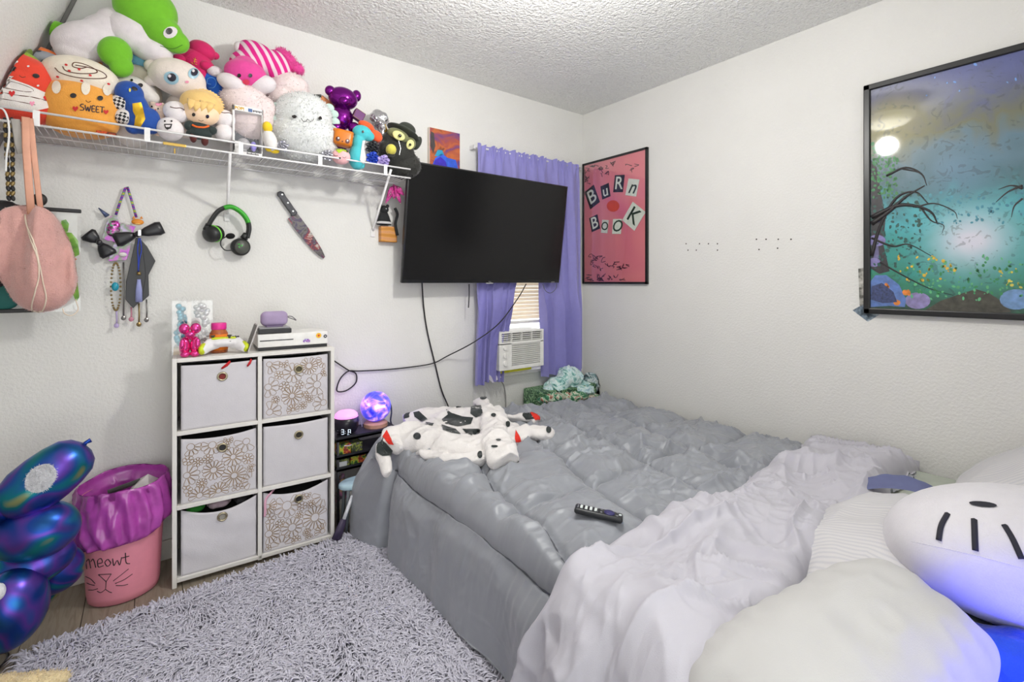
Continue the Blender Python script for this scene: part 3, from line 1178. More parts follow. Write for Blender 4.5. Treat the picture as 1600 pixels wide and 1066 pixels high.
def bin_(u0, zb, floral, sag, label, seed, hole=(38, 36, 38), wrinkle=0.004, gz=0.78, hh=0.262):
    W, D = 0.268, 0.235
    r = thing('storage_bin', label, 'storage bin', cp(u0 + W / 2, D / 2, zb), 'fabric bins in the cube cabinet')
    rr = np.random.RandomState(seed)

    def wall(P0, du, nrm_, depth_sag, m, nm, nseg=26):
        P = np.zeros((nseg, nseg, 3))
        for j in range(nseg):
            for i in range(nseg):
                s, t = i / (nseg - 1), j / (nseg - 1)
                x = -1 + 2 * s
                z = t * (hh - depth_sag * (1 - x * x))
                bow = 0.006 * (1 - x * x) * math.sin(PI * t * 0.7 + 0.4) + wrinkle * float(vnoise3(np.array([s * 3 + seed, t * 5 + s * 2, seed * 1.7]))) * t
                p = P0 + du * s + Vector((0, 0, z)) + nrm_ * bow
                P[j, i] = p
        q = MB()
        q.grid(P)
        return q
    v0 = 0.012
    a, b = cp(u0, v0, zb), cp(u0 + W, v0, zb)
    front = wall(a, b - a, -cuy, sag, FABW, 'front')
    ob = front.build('front_panel', FABW, r, smooth=True)
    sol = ob.modifiers.new('t', 'SOLIDIFY')
    sol.thickness = 0.004
    sol.offset = -1 if True else 1
    body = MB()
    c, d = cp(u0, v0 + D, zb), cp(u0 + W, v0 + D, zb)
    for (s_, e_) in ((a, c), (c, d), (d, b)):
        body.add([s_ + Vector((0, 0, 0.0)), e_, e_ + Vector((0, 0, hh - 0.012)), s_ + Vector((0, 0, hh - 0.012))], [(0, 1, 2, 3)])
    body.add([a + Vector((0, 0, .002)), b + Vector((0, 0, .002)), d + Vector((0, 0, .002)), c + Vector((0, 0, .002))], [(0, 1, 2, 3)])
    body.build('body', FABW, r)
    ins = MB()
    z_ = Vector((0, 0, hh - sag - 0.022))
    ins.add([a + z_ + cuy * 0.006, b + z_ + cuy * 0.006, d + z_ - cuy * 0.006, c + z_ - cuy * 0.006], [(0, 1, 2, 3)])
    ins.build('shade_sheet', DRK, r)  # dark sheet standing in for the shade inside the bin
    S = front.bvh()

    def fs(s, t):
        o = a + (b - a) * s + Vector((0, 0, t * hh)) - cuy * 0.2
        h = S.ray_cast(o, cuy)
        if h[0] is None:
            h = S.find_nearest(o + cuy * 0.2)
        return h[0], -cuy
    gp, _ = fs(0.53, gz)
    ring = MB()
    pts = [gp - cuy * 0.003 + cux * (0.0155 * math.cos(k * PI / 10)) + Vector((0, 0, 0.0155 * math.sin(k * PI / 10))) for k in range(21)]
    ring.tube(pts, 0.0042, 8, cap=False)
    ring.build('grommet', CHR, ob, smooth=True)
    MB().tube([gp - cuy * 0.0012, gp - cuy * 0.0022], 0.0135, 20).build('grommet_hole', mat('hole_%d_%d_%d' % hole, hole, 0.6), ob)
    if floral:
        pr = MB()
        cen = []
        tries = 0
        while len(cen) < 26 and tries < 1600:
            tries += 1
            R0 = rr.uniform(0.036, 0.056) if tries < 200 else rr.uniform(0.016, 0.030)
            x, y = rr.uniform(0.012, W - 0.012), rr.uniform(0.012, hh - sag * 0.7 - 0.018)
            if all(math.hypot(x - p[0], y - p[1]) > (R0 + p[2]) * 0.84 for p in cen):
                cen.append((x, y, R0))

        def ribbon(pts, w):
            vs = []
            ok = True
            for k, (x, y) in enumerate(pts):
                x2, y2 = pts[min(k + 1, len(pts) - 1)]
                x1, y1 = pts[max(k - 1, 0)]
                tx_, ty_ = x2 - x1, y2 - y1
                l_ = math.hypot(tx_, ty_) + 1e-9
                for s_ in (-1, 1):
                    xx, yy = x - ty_ / l_ * w * s_, y + tx_ / l_ * w * s_
                    if not (0.003 < xx < W - 0.003 and 0.003 < yy < hh - sag - 0.004):
                        ok = False
                    P_, N_ = fs(min(max(xx / W, 0.002), 0.998), min(max(yy / hh, 0.005), 0.99))
                    vs.append(P_ + N_ * 0.0009)
            if ok:
                pr.add(vs, [(2 * k, 2 * k + 1, 2 * k + 3, 2 * k + 2) for k in range(len(pts) - 1)])
        for (x, y, R0) in cen:
            npet = rr.randint(9, 17) if R0 > 0.026 else rr.randint(6, 11)
            ri = R0 * rr.uniform(0.24, 0.36)
            ribbon([(x + ri * math.cos(k * PI / 6), y + ri * math.sin(k * PI / 6)) for k in range(13)], 0.0009)
            a0 = rr.rand() * 6
            for k in range(npet):
                an = a0 + 2 * PI * k / npet
                hw = PI / npet * 0.92
                pp = []
                for (f_, rad) in ((-0.55, 1.02), (-0.95, 0.55), (-0.9, 0.85), (-0.4, 1.0), (0.4, 1.0), (0.9, 0.85), (0.95, 0.55), (0.55, 1.02)):
                    rd = ri * 1.05 if rad == 1.02 else ri + (R0 - ri) * rad
                    pp.append((x + rd * math.cos(an + f_ * hw), y + rd * math.sin(an + f_ * hw)))
                ribbon(pp, 0.0009)
        pr.build('flower_print', GOLDL, ob)
    return r


UL, UR = TH + 0.013, CW / 2 + TH / 2 + 0.006
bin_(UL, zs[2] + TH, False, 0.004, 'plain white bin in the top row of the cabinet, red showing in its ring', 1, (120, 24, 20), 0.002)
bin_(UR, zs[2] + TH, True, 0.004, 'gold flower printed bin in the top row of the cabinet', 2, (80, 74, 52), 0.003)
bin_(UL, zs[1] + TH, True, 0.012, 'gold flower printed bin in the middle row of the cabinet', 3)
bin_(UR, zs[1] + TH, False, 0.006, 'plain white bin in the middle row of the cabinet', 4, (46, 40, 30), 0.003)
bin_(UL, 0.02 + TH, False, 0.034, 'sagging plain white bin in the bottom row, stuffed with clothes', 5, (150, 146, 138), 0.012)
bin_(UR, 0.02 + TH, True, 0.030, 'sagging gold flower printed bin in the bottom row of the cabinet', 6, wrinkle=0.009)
# contents peeping out
RED = mat('red_cloth', (196, 24, 34), 0.7)
for (u, w_, lab) in ((0.198, 0.03, 'red ribbon end hanging over the top white bin by its ring'), (0.277, 0.015, 'short red strap poking out of the top white bin near the divider')):
    q = MB()
    p = cp(u, 0.005, zs[2] + TH + 0.25)
    q.tube([p + cuy * 0.03 + Vector((0, 0, 0.012)), p + Vector((0, 0, 0.012)), p - cux * 0.4 * w_ + Vector((0, 0, 0.0)), p - cux * w_ - Vector((0, 0, 0.013))], [0.006, 0.007, 0.007, 0.004], 8, flat=0.4)
    q.build('red_ribbon', RED, smooth=True, label=lab, cat='ribbon')
for (u, rx, col, lab, nm) in ((0.075, 0.036, (44, 132, 44), 'green cloth poking out of the bottom white bin', 'green_cloth'), (0.165, 0.05, (170, 150, 160), 'grey-pink knitwear bulging from the bottom white bin', 'knitwear'), (0.245, 0.035, (40, 38, 42), 'black cloth bulging from the bottom white bin', 'black_cloth')):
    q = MB()
    q.ell(cp(u, 0.10, 0.262 + 0.012), (rx, 0.07, 0.020), CR, 16, 10)
    q = smooth_union(q, 0.006, 3, 0.006, 40)
    q.build(nm, mat(nm + '_m', col, 0.85, bump=0.4), smooth=True, label=lab, cat='clothing')
q = MB()
q.tube(spline([cp(UR + 0.05, 0.06, 0.285), cp(UR + 0.03, 0.01, 0.292), cp(UR + 0.008, 0.0, 0.270), cp(UR + 0.006, -0.002, 0.225), cp(UR + 0.004, 0.0, 0.20)], 6), 0.006, 8, flat=0.5)
q.build('pink_strap', mat('strap_pink', (222, 168, 190), 0.7), smooth=True, label='pink strap hanging from the bottom flower printed bin', cat='strap')

# ================================================================== THINGS ON THE CABINET
TZ = CH


def tp(px, v):
    """point on the cabinet top below image column px, v metres behind the front edge"""
    d = ray(px, 600)
    t = 1.0
    n_ = cuy
    P0 = CO + cuy * v
    t = (P0 - CAM).dot(n_) / d.dot(n_)
    p = CAM + d * t
    return Vector((p.x, p.y, TZ))


CLR = mat('clear_plastic', (245, 250, 250), 0.05, trans=1.0, var=0.0)
N_, L_, b_ = nodes_of(CLR)
tb_ = N_.new('ShaderNodeBsdfTransparent')
mxx = N_.new('ShaderNodeMixShader')
mxx.inputs[0].default_value = 0.94
gb = N_.new('ShaderNodeBsdfGlossy')
gb.inputs['Roughness'].default_value = 0.05
L_.new(gb.outputs[0], mxx.inputs[1])
L_.new(tb_.outputs[0], mxx.inputs[2])
L_.new(mxx.outputs[0], [n for n in N_ if n.type == 'OUTPUT_MATERIAL'][0].inputs[0])

p = tp(301, 0.175)
bxr = thing('clear_gift_box', 'clear plastic box of blue and clear beads behind the pink figurine', 'box', p)
W_, D_, H_ = 0.145, 0.09, 0.225
for (nm, c, dd) in (('pane', (0, -D_ / 2, H_ / 2), (W_, 0.0015, H_)), ('pane', (0, D_ / 2, H_ / 2), (W_, 0.0015, H_)), ('pane', (-W_ / 2, 0, H_ / 2), (0.0015, D_, H_)), ('pane', (W_ / 2, 0, H_ / 2), (0.0015, D_, H_)), ('lid', (0, 0, H_ + 0.001), (W_ + 0.003, D_ + 0.003, 0.002))):
    MB().box(p + CR @ Vector(c), dd, CR).build(nm, CLR, bxr)
MB().box(p + CR @ Vector((-0.012, -0.035, H_ * 0.62)), (0.014, 0.006, H_ * 0.72), CR).build('paper_strip', mat('paper_strip', (236, 234, 228), 0.7), bxr)
MB().box(p + CR @ Vector((0, 0, 0.012)), (W_ - 0.01, D_ - 0.01, 0.024), CR).build('tray', mat('tray_cream', (226, 214, 190), 0.7), bxr)
tl = mat('bead_teal', (98, 170, 192), 0.15, 0.3)
gr = mat('bead_pearl', (206, 208, 210), 0.12, 0.4)
rr = np.random.RandomState(3)
for (nm, m_, cx_, cnt, w2) in (('teal_beads', tl, -0.038, 26, 0.02), ('pearl_beads', gr, 0.034, 34, 0.024)):
    q = MB()
    for k in range(cnt):
        z = 0.035 + 0.175 * k / cnt
        q.ell(p + CR @ Vector((cx_ + rr.uniform(-w2, w2), rr.uniform(-0.025, 0.025), z)), (0.011,) * 3, None, 10, 7)
    q.build(nm, m_, bxr, smooth=True)
MB().tube([p + CR @ Vector((-0.06 + 0.001 * k, 0.02, H_ + 0.004 + 0.012 * math.sin(k * 0.26))) for k in range(0, 120, 6)], 0.005, 6, flat=0.3).build('bow', CLR, bxr, smooth=True)

PKC = mat('chrome_pink', (232, 66, 152), 0.14, 0.75, var=0.08, vscale=12, coat=0.5)
p = tp(297, 0.045)
fg = thing('balloon_bear_figurine', 'shiny pink balloon bear figurine at the cabinet corner', 'figurine', p)
s_ = 0.137 / 0.53
body = MB()
for (x, y, z, rx, ry, rz) in ((-0.07, 0.02, 0.16, 0.075, 0.085, 0.155), (0.07, 0.02, 0.16, 0.075, 0.085, 0.155)):
    body.ell(p + CR @ Vector((x, y, z)) * s_, (rx * s_, ry * s_, rz * s_), CR)
for (nm, lst) in (('body', None), ('ear', (-0.075, 0, 0.445, 0.075, 0.06, 0.085)), ('ear', (0.075, 0, 0.445, 0.075, 0.06, 0.085)), ('muzzle', (0, -0.03, 0.355, 0.075, 0.07, 0.055)), ('neck', (0, -0.01, 0.305, 0.04, 0.04, 0.04)), ('foot', (-0.065, -0.06, 0.05, 0.07, 0.075, 0.05)), ('foot', (0.065, -0.06, 0.05, 0.07, 0.075, 0.05)), ('arm', (-0.10, -0.06, 0.2, 0.04, 0.045, 0.09)), ('arm', (0.10, -0.06, 0.2, 0.04, 0.045, 0.09))):
    if lst is None:
        body.build(nm, PKC, fg, smooth=True)
    else:
        MB().ell(p + CR @ Vector(lst[:3]) * s_, [k * s_ for k in lst[3:]], CR).build(nm, PKC, fg, smooth=True)

p = tp(342, 0.12)
jar = thing('gummy_jar', 'small clear jar with orange label and magenta lid', 'jar', p)
JR = 0.034
MB().lathe(p, [(JR * 0.9, 0), (JR, 0.004), (JR, 0.084), (JR * 0.8, 0.097), (JR * 0.78, 0.104)], 28).build('glass', mat('jar_glass', (214, 120, 70), 0.08, trans=0.4), jar, smooth=True, angle=50)
MB().lathe(p, [(JR * 1.02, 0.012), (JR * 1.02, 0.080)], 28).build('label_wrap', mat('label_orange', (240, 128, 28), 0.5), jar, smooth=True)
MB().lathe(p, [(JR * 0.84, 0.10), (JR * 0.86, 0.102), (JR * 0.86, 0.124), (JR * 0.80, 0.128)], 28).build('lid', mat('lid_magenta', (226, 48, 148), 0.4), jar, smooth=True, angle=50)
q = MB()
for k in range(14):
    an = -PI / 2 + math.radians(-26 + k * 4)
    q.tube([p + Vector((math.cos(an) * JR * 1.035, math.sin(an) * JR * 1.035, 0.056 + (0.004 if k % 2 else -0.003))), p + Vector((math.cos(an + .06) * JR * 1.035, math.sin(an + .06) * JR * 1.035, 0.056 + (-0.003 if k % 2 else 0.005)))], 0.0011, 5)
q.build('label_lettering', mat('ink_dark', (60, 36, 30), 0.7), jar)

p = tp(350, 0.05)
gc = thing('game_controller', 'white and lime game controller in front of the jar', 'game controller', p)
gw = mat('pad_white', (232, 230, 232), 0.4)
lime = mat('pad_lime', (206, 220, 34), 0.45)
q = MB()
k_ = 0.068
cz = 0.046
for s_ in (-1, 1):
    q.tube([p + CR @ Vector((s_ * 0.022, 0.02, cz)), p + CR @ Vector((s_ * 0.050, 0.012, cz - 0.004)), p + CR @ Vector((s_ * 0.068, -0.012, cz - 0.016)), p + CR @ Vector((s_ * 0.076, -0.035, 0.018))], [0.024, 0.027, 0.022, 0.014], 14, flat=0.8)
q.ell(p + CR @ Vector((0, 0.015, cz + 0.002)), (0.062, 0.035, 0.020), CR)
bd = smooth_union(q, 0.004, 5)
bd.build('shell', gw, gc, smooth=True)
for s_ in (-1, 1):
    MB().tube([p + CR @ Vector((s_ * 0.069, -0.008, cz - 0.009)), p + CR @ Vector((s_ * 0.079, -0.024, 0.026)), p + CR @ Vector((s_ * 0.081, -0.037, 0.017))], [0.019, 0.018, 0.013], 12, flat=0.75).build('grip', lime, gc, smooth=True)
MB().rbox(p + CR @ Vector((0, 0.012, cz + 0.021)), (0.09, 0.03, 0.008), 0.004, CR).build('top_plate', lime, gc, smooth=True)
for (x, y) in ((-0.04, 0.012), (0.02, 0.0)):
    MB().lathe(p + CR @ Vector((x, y, cz + 0.02)), [(0.005, 0), (0.005, 0.008), (0.009, 0.010), (0.009, 0.014), (0.004, 0.013)], 14).build('thumbstick', mat('stick_grey', (70, 72, 66), 0.6), gc, smooth=True)
for k in range(4):
    an = k * PI / 2
    MB().lathe(p + CR @ Vector((0.044 + 0.009 * math.cos(an), 0.012 + 0.009 * math.sin(an), cz + 0.02)), [(0.004, 0), (0.004, 0.006), (0.003, 0.007)], 10).build('button', mat('button_dark', (50, 46, 60), 0.4), gc, smooth=True)
q = MB()
q.box(p + CR @ Vector((-0.006, -0.0145, cz + 0.008)), (0.003, 0.002, 0.003), CR).box(p + CR @ Vector((0.014, -0.0145, cz + 0.008)), (0.022, 0.002, 0.0025), CR)
q.build('front_port', INK, gc)

# console with things on it
A0, A1 = tp(403, 0.035), tp(513, 0.035)
cw = (A1 - A0).length
cc = (A0 + A1) / 2 + cuy * 0.11
CON = mat('console_white', (232, 231, 228), 0.4)
BLK = mat('black_plastic', (28, 28, 30), 0.4)
cs = thing('game_console', 'white game console lying on the cabinet under the lavender speaker', 'game console', cc)
MB().rbox(cc + Vector((0, 0, 0.044)), (cw, 0.20, 0.058), 0.004, CR).build('case', CON, cs, angle=40, smooth=True)
MB().box(cc + Vector((0, 0, 0.0075)), (cw - 0.006, 0.194, 0.015), CR).build('base_band', BLK, cs)
ff = cc - cuy * 0.1008
MB().box(ff - cux * cw * 0.24 + Vector((0, 0, 0.045)), (cw * 0.46, 0.002, 0.004), CR).build('disc_slot', BLK, cs)
fz = lambda u, z: ff + cux * u - cuy * 0.0006 + Vector((0, 0, z))
S_ = lambda x, z: (fz(x, z), -cuy)
q = MB()
q.tube([fz(cw * 0.46, 0.05), fz(cw * 0.46, 0.05) - cuy * 0.001], 0.008, 18)
plg = q.build('power_logo', BLK, cs)
q = MB()
for s_ in (-1, 1):
    q.tube([fz(cw * 0.46 - 0.004, 0.05 - 0.004 * s_) - cuy * 0.0014, fz(cw * 0.46 + 0.004, 0.05 + 0.004 * s_) - cuy * 0.0014], 0.0009, 4)
q.build('logo_cross', CON, plg)
q = MB()
q.prism([fz(cw * 0.36 + 0.012 * math.cos(k * PI / 6), 0.055 + 0.012 * math.sin(k * PI / 6)) for k in range(12)], -cuy * 0.0008)
fst = q.build('flower_sticker', mat('sticker_yellow', (240, 188, 40), 0.5), cs)
MB().tube([fz(cw * 0.36, 0.055) - cuy * 0.0006, fz(cw * 0.36, 0.055) - cuy * 0.0014], 0.005, 12).build('sticker_centre', mat('sticker_red', (206, 70, 40), 0.5), fst)
q = MB()
for (u, z, r) in ((0.14, 0.033, 0.006), (0.16, 0.037, 0.007), (0.185, 0.035, 0.008), (0.205, 0.032, 0.006)):
    q.tube([fz(u * cw * 1.05, z), fz(u * cw * 1.05, z) - cuy * 0.0009], r, 10)
q.build('word_sticker', ramp_mat('sticker_mix', [(0.35, (226, 120, 190)), (0.5, (70, 60, 170)), (0.65, (240, 240, 250))], 'noise', 160, 0.5), cs)
pb = cc - cux * cw * 0.255 - cuy * 0.02 + Vector((0, 0, 0.0735))
MB().box(pb + Vector((0, 0, 0.011)), (0.135, 0.13, 0.021), CR).build('black_case', BLK, bevel=0.003, label='thin black case lying on the game console', cat='case')
MB().box(pb + Vector((0, 0, 0.0245)), (0.125, 0.12, 0.005), CR).build('grey_case', mat('case_grey', (150, 150, 152), 0.3), bevel=0.001, label='flat grey case sandwiched below the lavender speaker', cat='case')
LAV = mat('speaker_lavender', (168, 150, 184), 0.75, bump=0.4, bscale=500)
ps = pb + Vector((0, 0, 0.0275)) + cux * 0.004
spk = thing('portable_speaker', 'rounded lavender portable speaker on top of the game console', 'speaker', ps)
q = MB()
q.rbox(ps + Vector((0, 0, 0.036)), (0.114, 0.05, 0.068), 0.024, CR, 6)
q.build('body', LAV, spk, smooth=True)
MB().tube(spline([ps + cux * 0.055 + Vector((0, 0, 0.044)), ps + cux * 0.075 + Vector((0, 0, 0.042)), ps + cux * 0.093 + Vector((0, -0.004, 0.024)), ps + cux * 0.080 + Vector((0, -0.002, 0.03)), ps + cux * 0.056 + Vector((0, 0, 0.040))], 6), 0.0022, 6).build('strap', mat('strap_grey', (110, 106, 112), 0.7), spk, smooth=True)
MB().rbox(ps + Vector((0, 0, 0.002)), (0.07, 0.04, 0.006), 0.002, CR).build('foot', mat('speaker_foot', (120, 104, 136), 0.6), spk)
# tablet leaning against the console
pt0 = tp(386, 0.05)
Rt = CR @ Rax('Y', 18)
cpt = pt0 + Vector((0.019, 0.005, 0.062))
tb = thing('tablet', 'small tablet standing on edge against the game console', 'tablet', pt0)
MB().rbox(cpt, (0.006, 0.11, 0.125), 0.003, Rt).build('case', mat('tablet_back', (188, 184, 182), 0.4), tb)
MB().box(cpt - Rt @ Vector((0.0036, 0, 0)), (0.001, 0.10, 0.115), Rt).build('screen', BLK, tb)

# ================================================================== TRASH CAN
tc_ = Vector((-2.735, -0.168, 0))
tr = thing('trash_can', 'oval pink trash can with a cat face and purple liner', 'trash can', tc_)
PK = mat('can_pink', (226, 142, 160), 0.4, var=0.03)
tz = 0.40
prof = [(0.0, 0.004), (0.100, 0.0), (0.110, 0.006), (0.114, 0.03), (0.120, 0.16), (0.128, 0.30), (0.134, tz), (0.129, tz), (0.122, 0.30), (0.108, 0.02), (0.0, 0.015)]
can = MB().lathe(tc_, prof, 64, 1.0, 0.92)
can_o = can.build('can', PK, tr, smooth=True, angle=60)
S_ = on_bvh(can.bvh())
BLI = mat('ink_black', (24, 20, 22), 0.5)
q = MB()
W = 0.0016
# meowt, hand lettered
for st in ([(134, 874), (136, 889)], [(135, 878), (139, 874), (142, 888)], [(142, 878), (146, 874), (150, 887)],
           [(153, 881), (160, 879), (158, 873), (153, 876), (154, 886), (162, 884)], [(168, 874), (164, 879), (168, 885), (173, 880), (169, 874)],
           [(176, 873), (178, 884), (183, 876), (187, 883), (190, 871)], [(196, 864), (197, 879), (203, 881)], [(191, 872), (202, 869)]):
    stroke(q, S_, st, W, 0.0006)
q.build('lettering', BLI, can_o, smooth=True)
q = MB()
for st in ([(154, 898), (174, 897)], [(174, 897), (166, 909)], [(166, 909), (154, 898)], [(166, 909), (165, 921)], [(165, 921), (158, 926), (152, 924)], [(165, 921), (171, 925), (175, 926)],
           [(177, 908), (190, 898), (201, 889)], [(180, 912), (194, 906), (207, 897)], [(181, 915), (192, 915), (200, 913)], [(149, 912), (142, 905), (134, 901)], [(148, 915), (140, 913), (136, 911)], [(153, 920), (146, 922), (138, 922)]):
    stroke(q, S_, st, 0.0012, 0.0006)
q.build('cat_face', BLI, can_o, smooth=True)
# liner: inside, over the rim and gathered down outside
LN = mat('liner_purple', (176, 74, 168), 0.22, var=0.15, vscale=25, spec=0.7, sss=0.0)
nu = 160
profl = [(0.10, 0.20), (0.112, 0.30), (0.122, 0.38), (0.130, 0.425), (0.136, 0.442), (0.144, 0.436), (0.150, 0.41), (0.155, 0.37), (0.157, 0.33), (0.156, 0.29), (0.152, 0.265), (0.139, 0.255), (0.128, 0.262)]
P = np.zeros((len(profl) * 3 - 2, nu, 3))
pl_ = [profl[0]]
for i in range(len(profl) - 1):
    for k in (1, 2, 3):
        t = k / 3
        pl_.append((profl[i][0] * (1 - t) + profl[i + 1][0] * t, profl[i][1] * (1 - t) + profl[i + 1][1] * t))
th_ = np.linspace(0, 2 * PI, nu, endpoint=False)
for j, (r_, z_) in enumerate(pl_):
    s_ = j / len(pl_)
    wr_ = 0.010 * (ridge(np.cos(th_) * 3.5 + 9, np.sin(th_) * 3.5 + z_ * 9, 3.0, 3) - 1.0) + 0.006 * np.sin(th_ * 19 + z_ * 30 + 2 * n2(th_ * 2, th_ * 0 + z_ * 8, 1)) * min(1, s_ * 1.6)
    amp = 0.5 if 8 < j < 16 else 1.0
    lift = 0.028 * np.sin(th_ * 1.0 + 0.5) * (1 if s_ > 0.6 else 0.3) + 0.008 * n2(np.cos(th_) * 2.5, np.sin(th_) * 2.5, 2)
    rr_ = np.maximum(r_ + wr_ * amp, 0.138 if (8 <= j) else 0)
    rr_ = np.where(j < 8, np.minimum(r_ + wr_ * amp, 0.118), rr_)
    P[j, :, 0] = tc_.x + rr_ * np.cos(th_) * (1 if 1 else 0)
    P[j, :, 1] = np.minimum(tc_.y + rr_ * 0.93 * np.sin(th_), -0.006)
    P[j, :, 2] = z_ + lift
q = MB()
q.grid(P, True)
q.build('liner', LN, tr, smooth=True, normals=False)
q = MB()
pp = tc_ + Vector((0.045, -0.01, 0.37))
q.add([pp + Vector(v_) for v_ in ((-0.05, 0.0, 0), (0.03, -0.04, 0.0), (0.07, 0.03, 0.035), (0.0, 0.05, 0.045), (0.03, 0.0, 0.075))], [(0, 1, 4), (1, 2, 4), (2, 3, 4), (3, 0, 4), (0, 3, 2, 1)])
q.build('paper_scrap', mat('paper_white', (222, 218, 214), 0.8), label='crumpled white paper inside the pink trash can', cat='paper')
q = MB()
q.tube([tc_ + Vector((-0.05, 0.0, 0.40)), tc_ + Vector((0.05, 0.02, 0.415))], 0.010, 8, flat=0.4)
q.build('dark_wrapper', mat('wrapper_dark', (60, 58, 56), 0.5), label='dark wrapper lying inside the pink trash can', cat='wrapper')

# ================================================================== BALLOON DOG PLUSH
IRI = ramp_mat('iridescent', [(0.28, (14, 70, 96)), (0.40, (30, 66, 150)), (0.48, (100, 66, 165)), (0.54, (40, 90, 170)), (0.62, (24, 130, 140)), (0.68, (160, 160, 100)), (0.74, (110, 90, 180))], 'noise', 6.5, 0.32, 0.8, dist=0.9, detail=1.0)
YB = -0.43


def E3(mb, px, py, y, rx, rz, rot=0.0, ryk=0.85, nu=28, nv=18, ry=None):
    """ellipsoid at image point (px, py) and room depth y, radii in image pixels at that depth"""
    c = aty(px, py, y)
    k = dep(c) / F
    return mb.ell(c, (rx * k, ry if ry is not None else ryk * k * (rx + rz) / 2, rz * k), Rax('Z', -12) @ Rax('Y', rot), nu, nv)


dg_ = thing('balloon_dog_plush', 'sitting iridescent blue metallic balloon dog plush on the floor', 'plush toy', aty(50, 1012, YB))
q = MB()
c0, c1 = aty(46, 768, YB), aty(112, 716, YB + 0.03)
k_ = dep(c0) / F
d_ = nrm(c1 - c0)
pr_ = []
for (t, r) in ((-40, 8), (-34, 22), (-20, 33), (0, 40), (25, 41), (48, 39), (68, 34), (80, 24), (86, 10)):
    pr_.append((c0 + d_ * (t * k_), r * k_))
q.tube([a_ for a_, b_ in pr_], [b_ for a_, b_ in pr_], 32)
q.build('snout', IRI, dg_, smooth=True)
SN = on_bvh(q.bvh())
MB().tube([aty(124, 704, YB + 0.03), aty(134, 692, YB + 0.03), aty(142, 688, YB + 0.03)], [0.012, 0.006, 0.008], 10, flat=0.6).build('knot', IRI, dg_, smooth=True)
FUZ = mat('fuzz_white', (232, 232, 236), 0.9, bump=1.0, bscale=260, sheen=0.5)
q = MB()
patch(q, SN, disc(64, 748, 27, 18, 26, -38), 0.005, rings=(0.4, 0.8, 1.0))
sb = q
q.build('fuzzy_patch', FUZ, dg_, smooth=True)
fur(q, 1500, 0.010, 0.0009, 0.1, 3).build('patch_fur', FUZ, dg_, kind='stuff', normals=False)
for (nm, px, py, y, rx, rz, rot) in (('neck', 56, 829, YB, 55, 44, 0), ('torso', 40, 884, YB + 0.06, 62, 36, -12), ('hind_leg', 82, 890, YB + 0.13, 40, 37, 10), ('hind_leg', 50, 918, YB + 0.17, 40, 34, 0), ('front_leg', 16, 952, YB - 0.02, 46, 62, 8), ('ear', -22, 790, YB, 38, 30, 30)):
    E3(MB(), px, py, y, rx, rz, rot).build(nm, IRI, dg_, smooth=True)
q = MB()
E3(q, -2, 925, YB - 0.09, 8, 13)
q.build('fuzzy_spot', FUZ, dg_, smooth=True)
MB().tube(spline([atz(-20, 1018, 0.006), atz(2, 1018, 0.006), atz(12, 1022, 0.006), atz(8, 1034, 0.006), atz(-6, 1048, 0.006), atz(-20, 1062, 0.006)], 8), 0.004, 8).build('floor_cable', BLK, smooth=True, label='black cable looping on the floor by the balloon dog', cat='cable')
CRM = mat('cream_fleece', (232, 212, 168), 0.95, bump=0.8, bscale=200, sheen=0.5)
q = MB()
for (px, py, r) in ((-5, 1085, 0.05), (35, 1078, 0.045), (70, 1070, 0.035), (92, 1062, 0.022)):
    q.ell(atz(px, py, 0.075), (r * 1.3, r, r * 0.8), None, 16, 10)
q = smooth_union(q, 0.006, 6, 0.002, 60)
cr_ = thing('cream_plush', 'cream fleece plush lying on the rug by the floor edge', 'plush toy', atz(30, 1080, 0.04))
q.build('body', CRM, cr_, smooth=True)
fur(q, 2500, 0.010, 0.0009, 0.2, 5).build('fur', CRM, cr_, kind='stuff', normals=False)

# ================================================================== BEDSIDE CART between cabinet and bed
CX0, CX1, CY0, CY1 = -1.925, -1.60, -0.215, -0.03
ct = thing('bedside_cart', 'black tiered bedside rack between the cabinet and the bed', 'rack', ((CX0 + CX1) / 2, (CY0 + CY1) / 2, 0))
BKM = mat('cart_black', (34, 34, 38), 0.45)
for (nm, z) in (('top_shelf', 0.432), ('middle_shelf', 0.345), ('lower_shelf', 0.285)):
    q = MB().bx(CX0, CX1, CY0, CY1, z, z + 0.01)
    q.bx(CX0, CX1, CY0, CY0 + 0.005, z, z + 0.02)
    q.build(nm, BKM, ct)
for x in (CX0 + 0.008, CX1 - 0.008):
    for y in (CY0 + 0.008, CY1 - 0.008):
        MB().cyl((x, y, 0), (x, y, 0.44), 0.007, 10).build('post', BKM, ct, smooth=True)
TT = 0.452
p = aty(541, 690, -0.13)
ck = thing('alarm_clock', 'black round alarm clock showing digits with a glowing pink top', 'alarm clock', (p.x, p.y, TT - 0.008))
cc = Vector((p.x, p.y, TT - 0.01))
bdy = MB().lathe(cc, [(0.03, 0.0), (0.048, 0.008), (0.060, 0.035), (0.062, 0.06), (0.058, 0.085)], 40)
bdo = bdy.build('body', mat('clock_black', (24, 22, 30), 0.3), ck, smooth=True)
MB().lathe(cc, [(0.058, 0.085), (0.054, 0.10), (0.040, 0.112), (0.02, 0.117), (0, 0.118)], 40).build('light_cap', mat('cap_pink', (248, 150, 226), 0.4, emit=0.9), ck, smooth=True)
S_ = on_bvh(bdy.bvh())
q = MB()
seg = {'a': ((0, 0), (1, 0)), 'b': ((1, 0), (1, 1)), 'c': ((1, 1), (1, 2)), 'd': ((0, 2), (1, 2)), 'e': ((0, 1), (0, 2)), 'f': ((0, 0), (0, 1)), 'g': ((0, 1), (1, 1))}
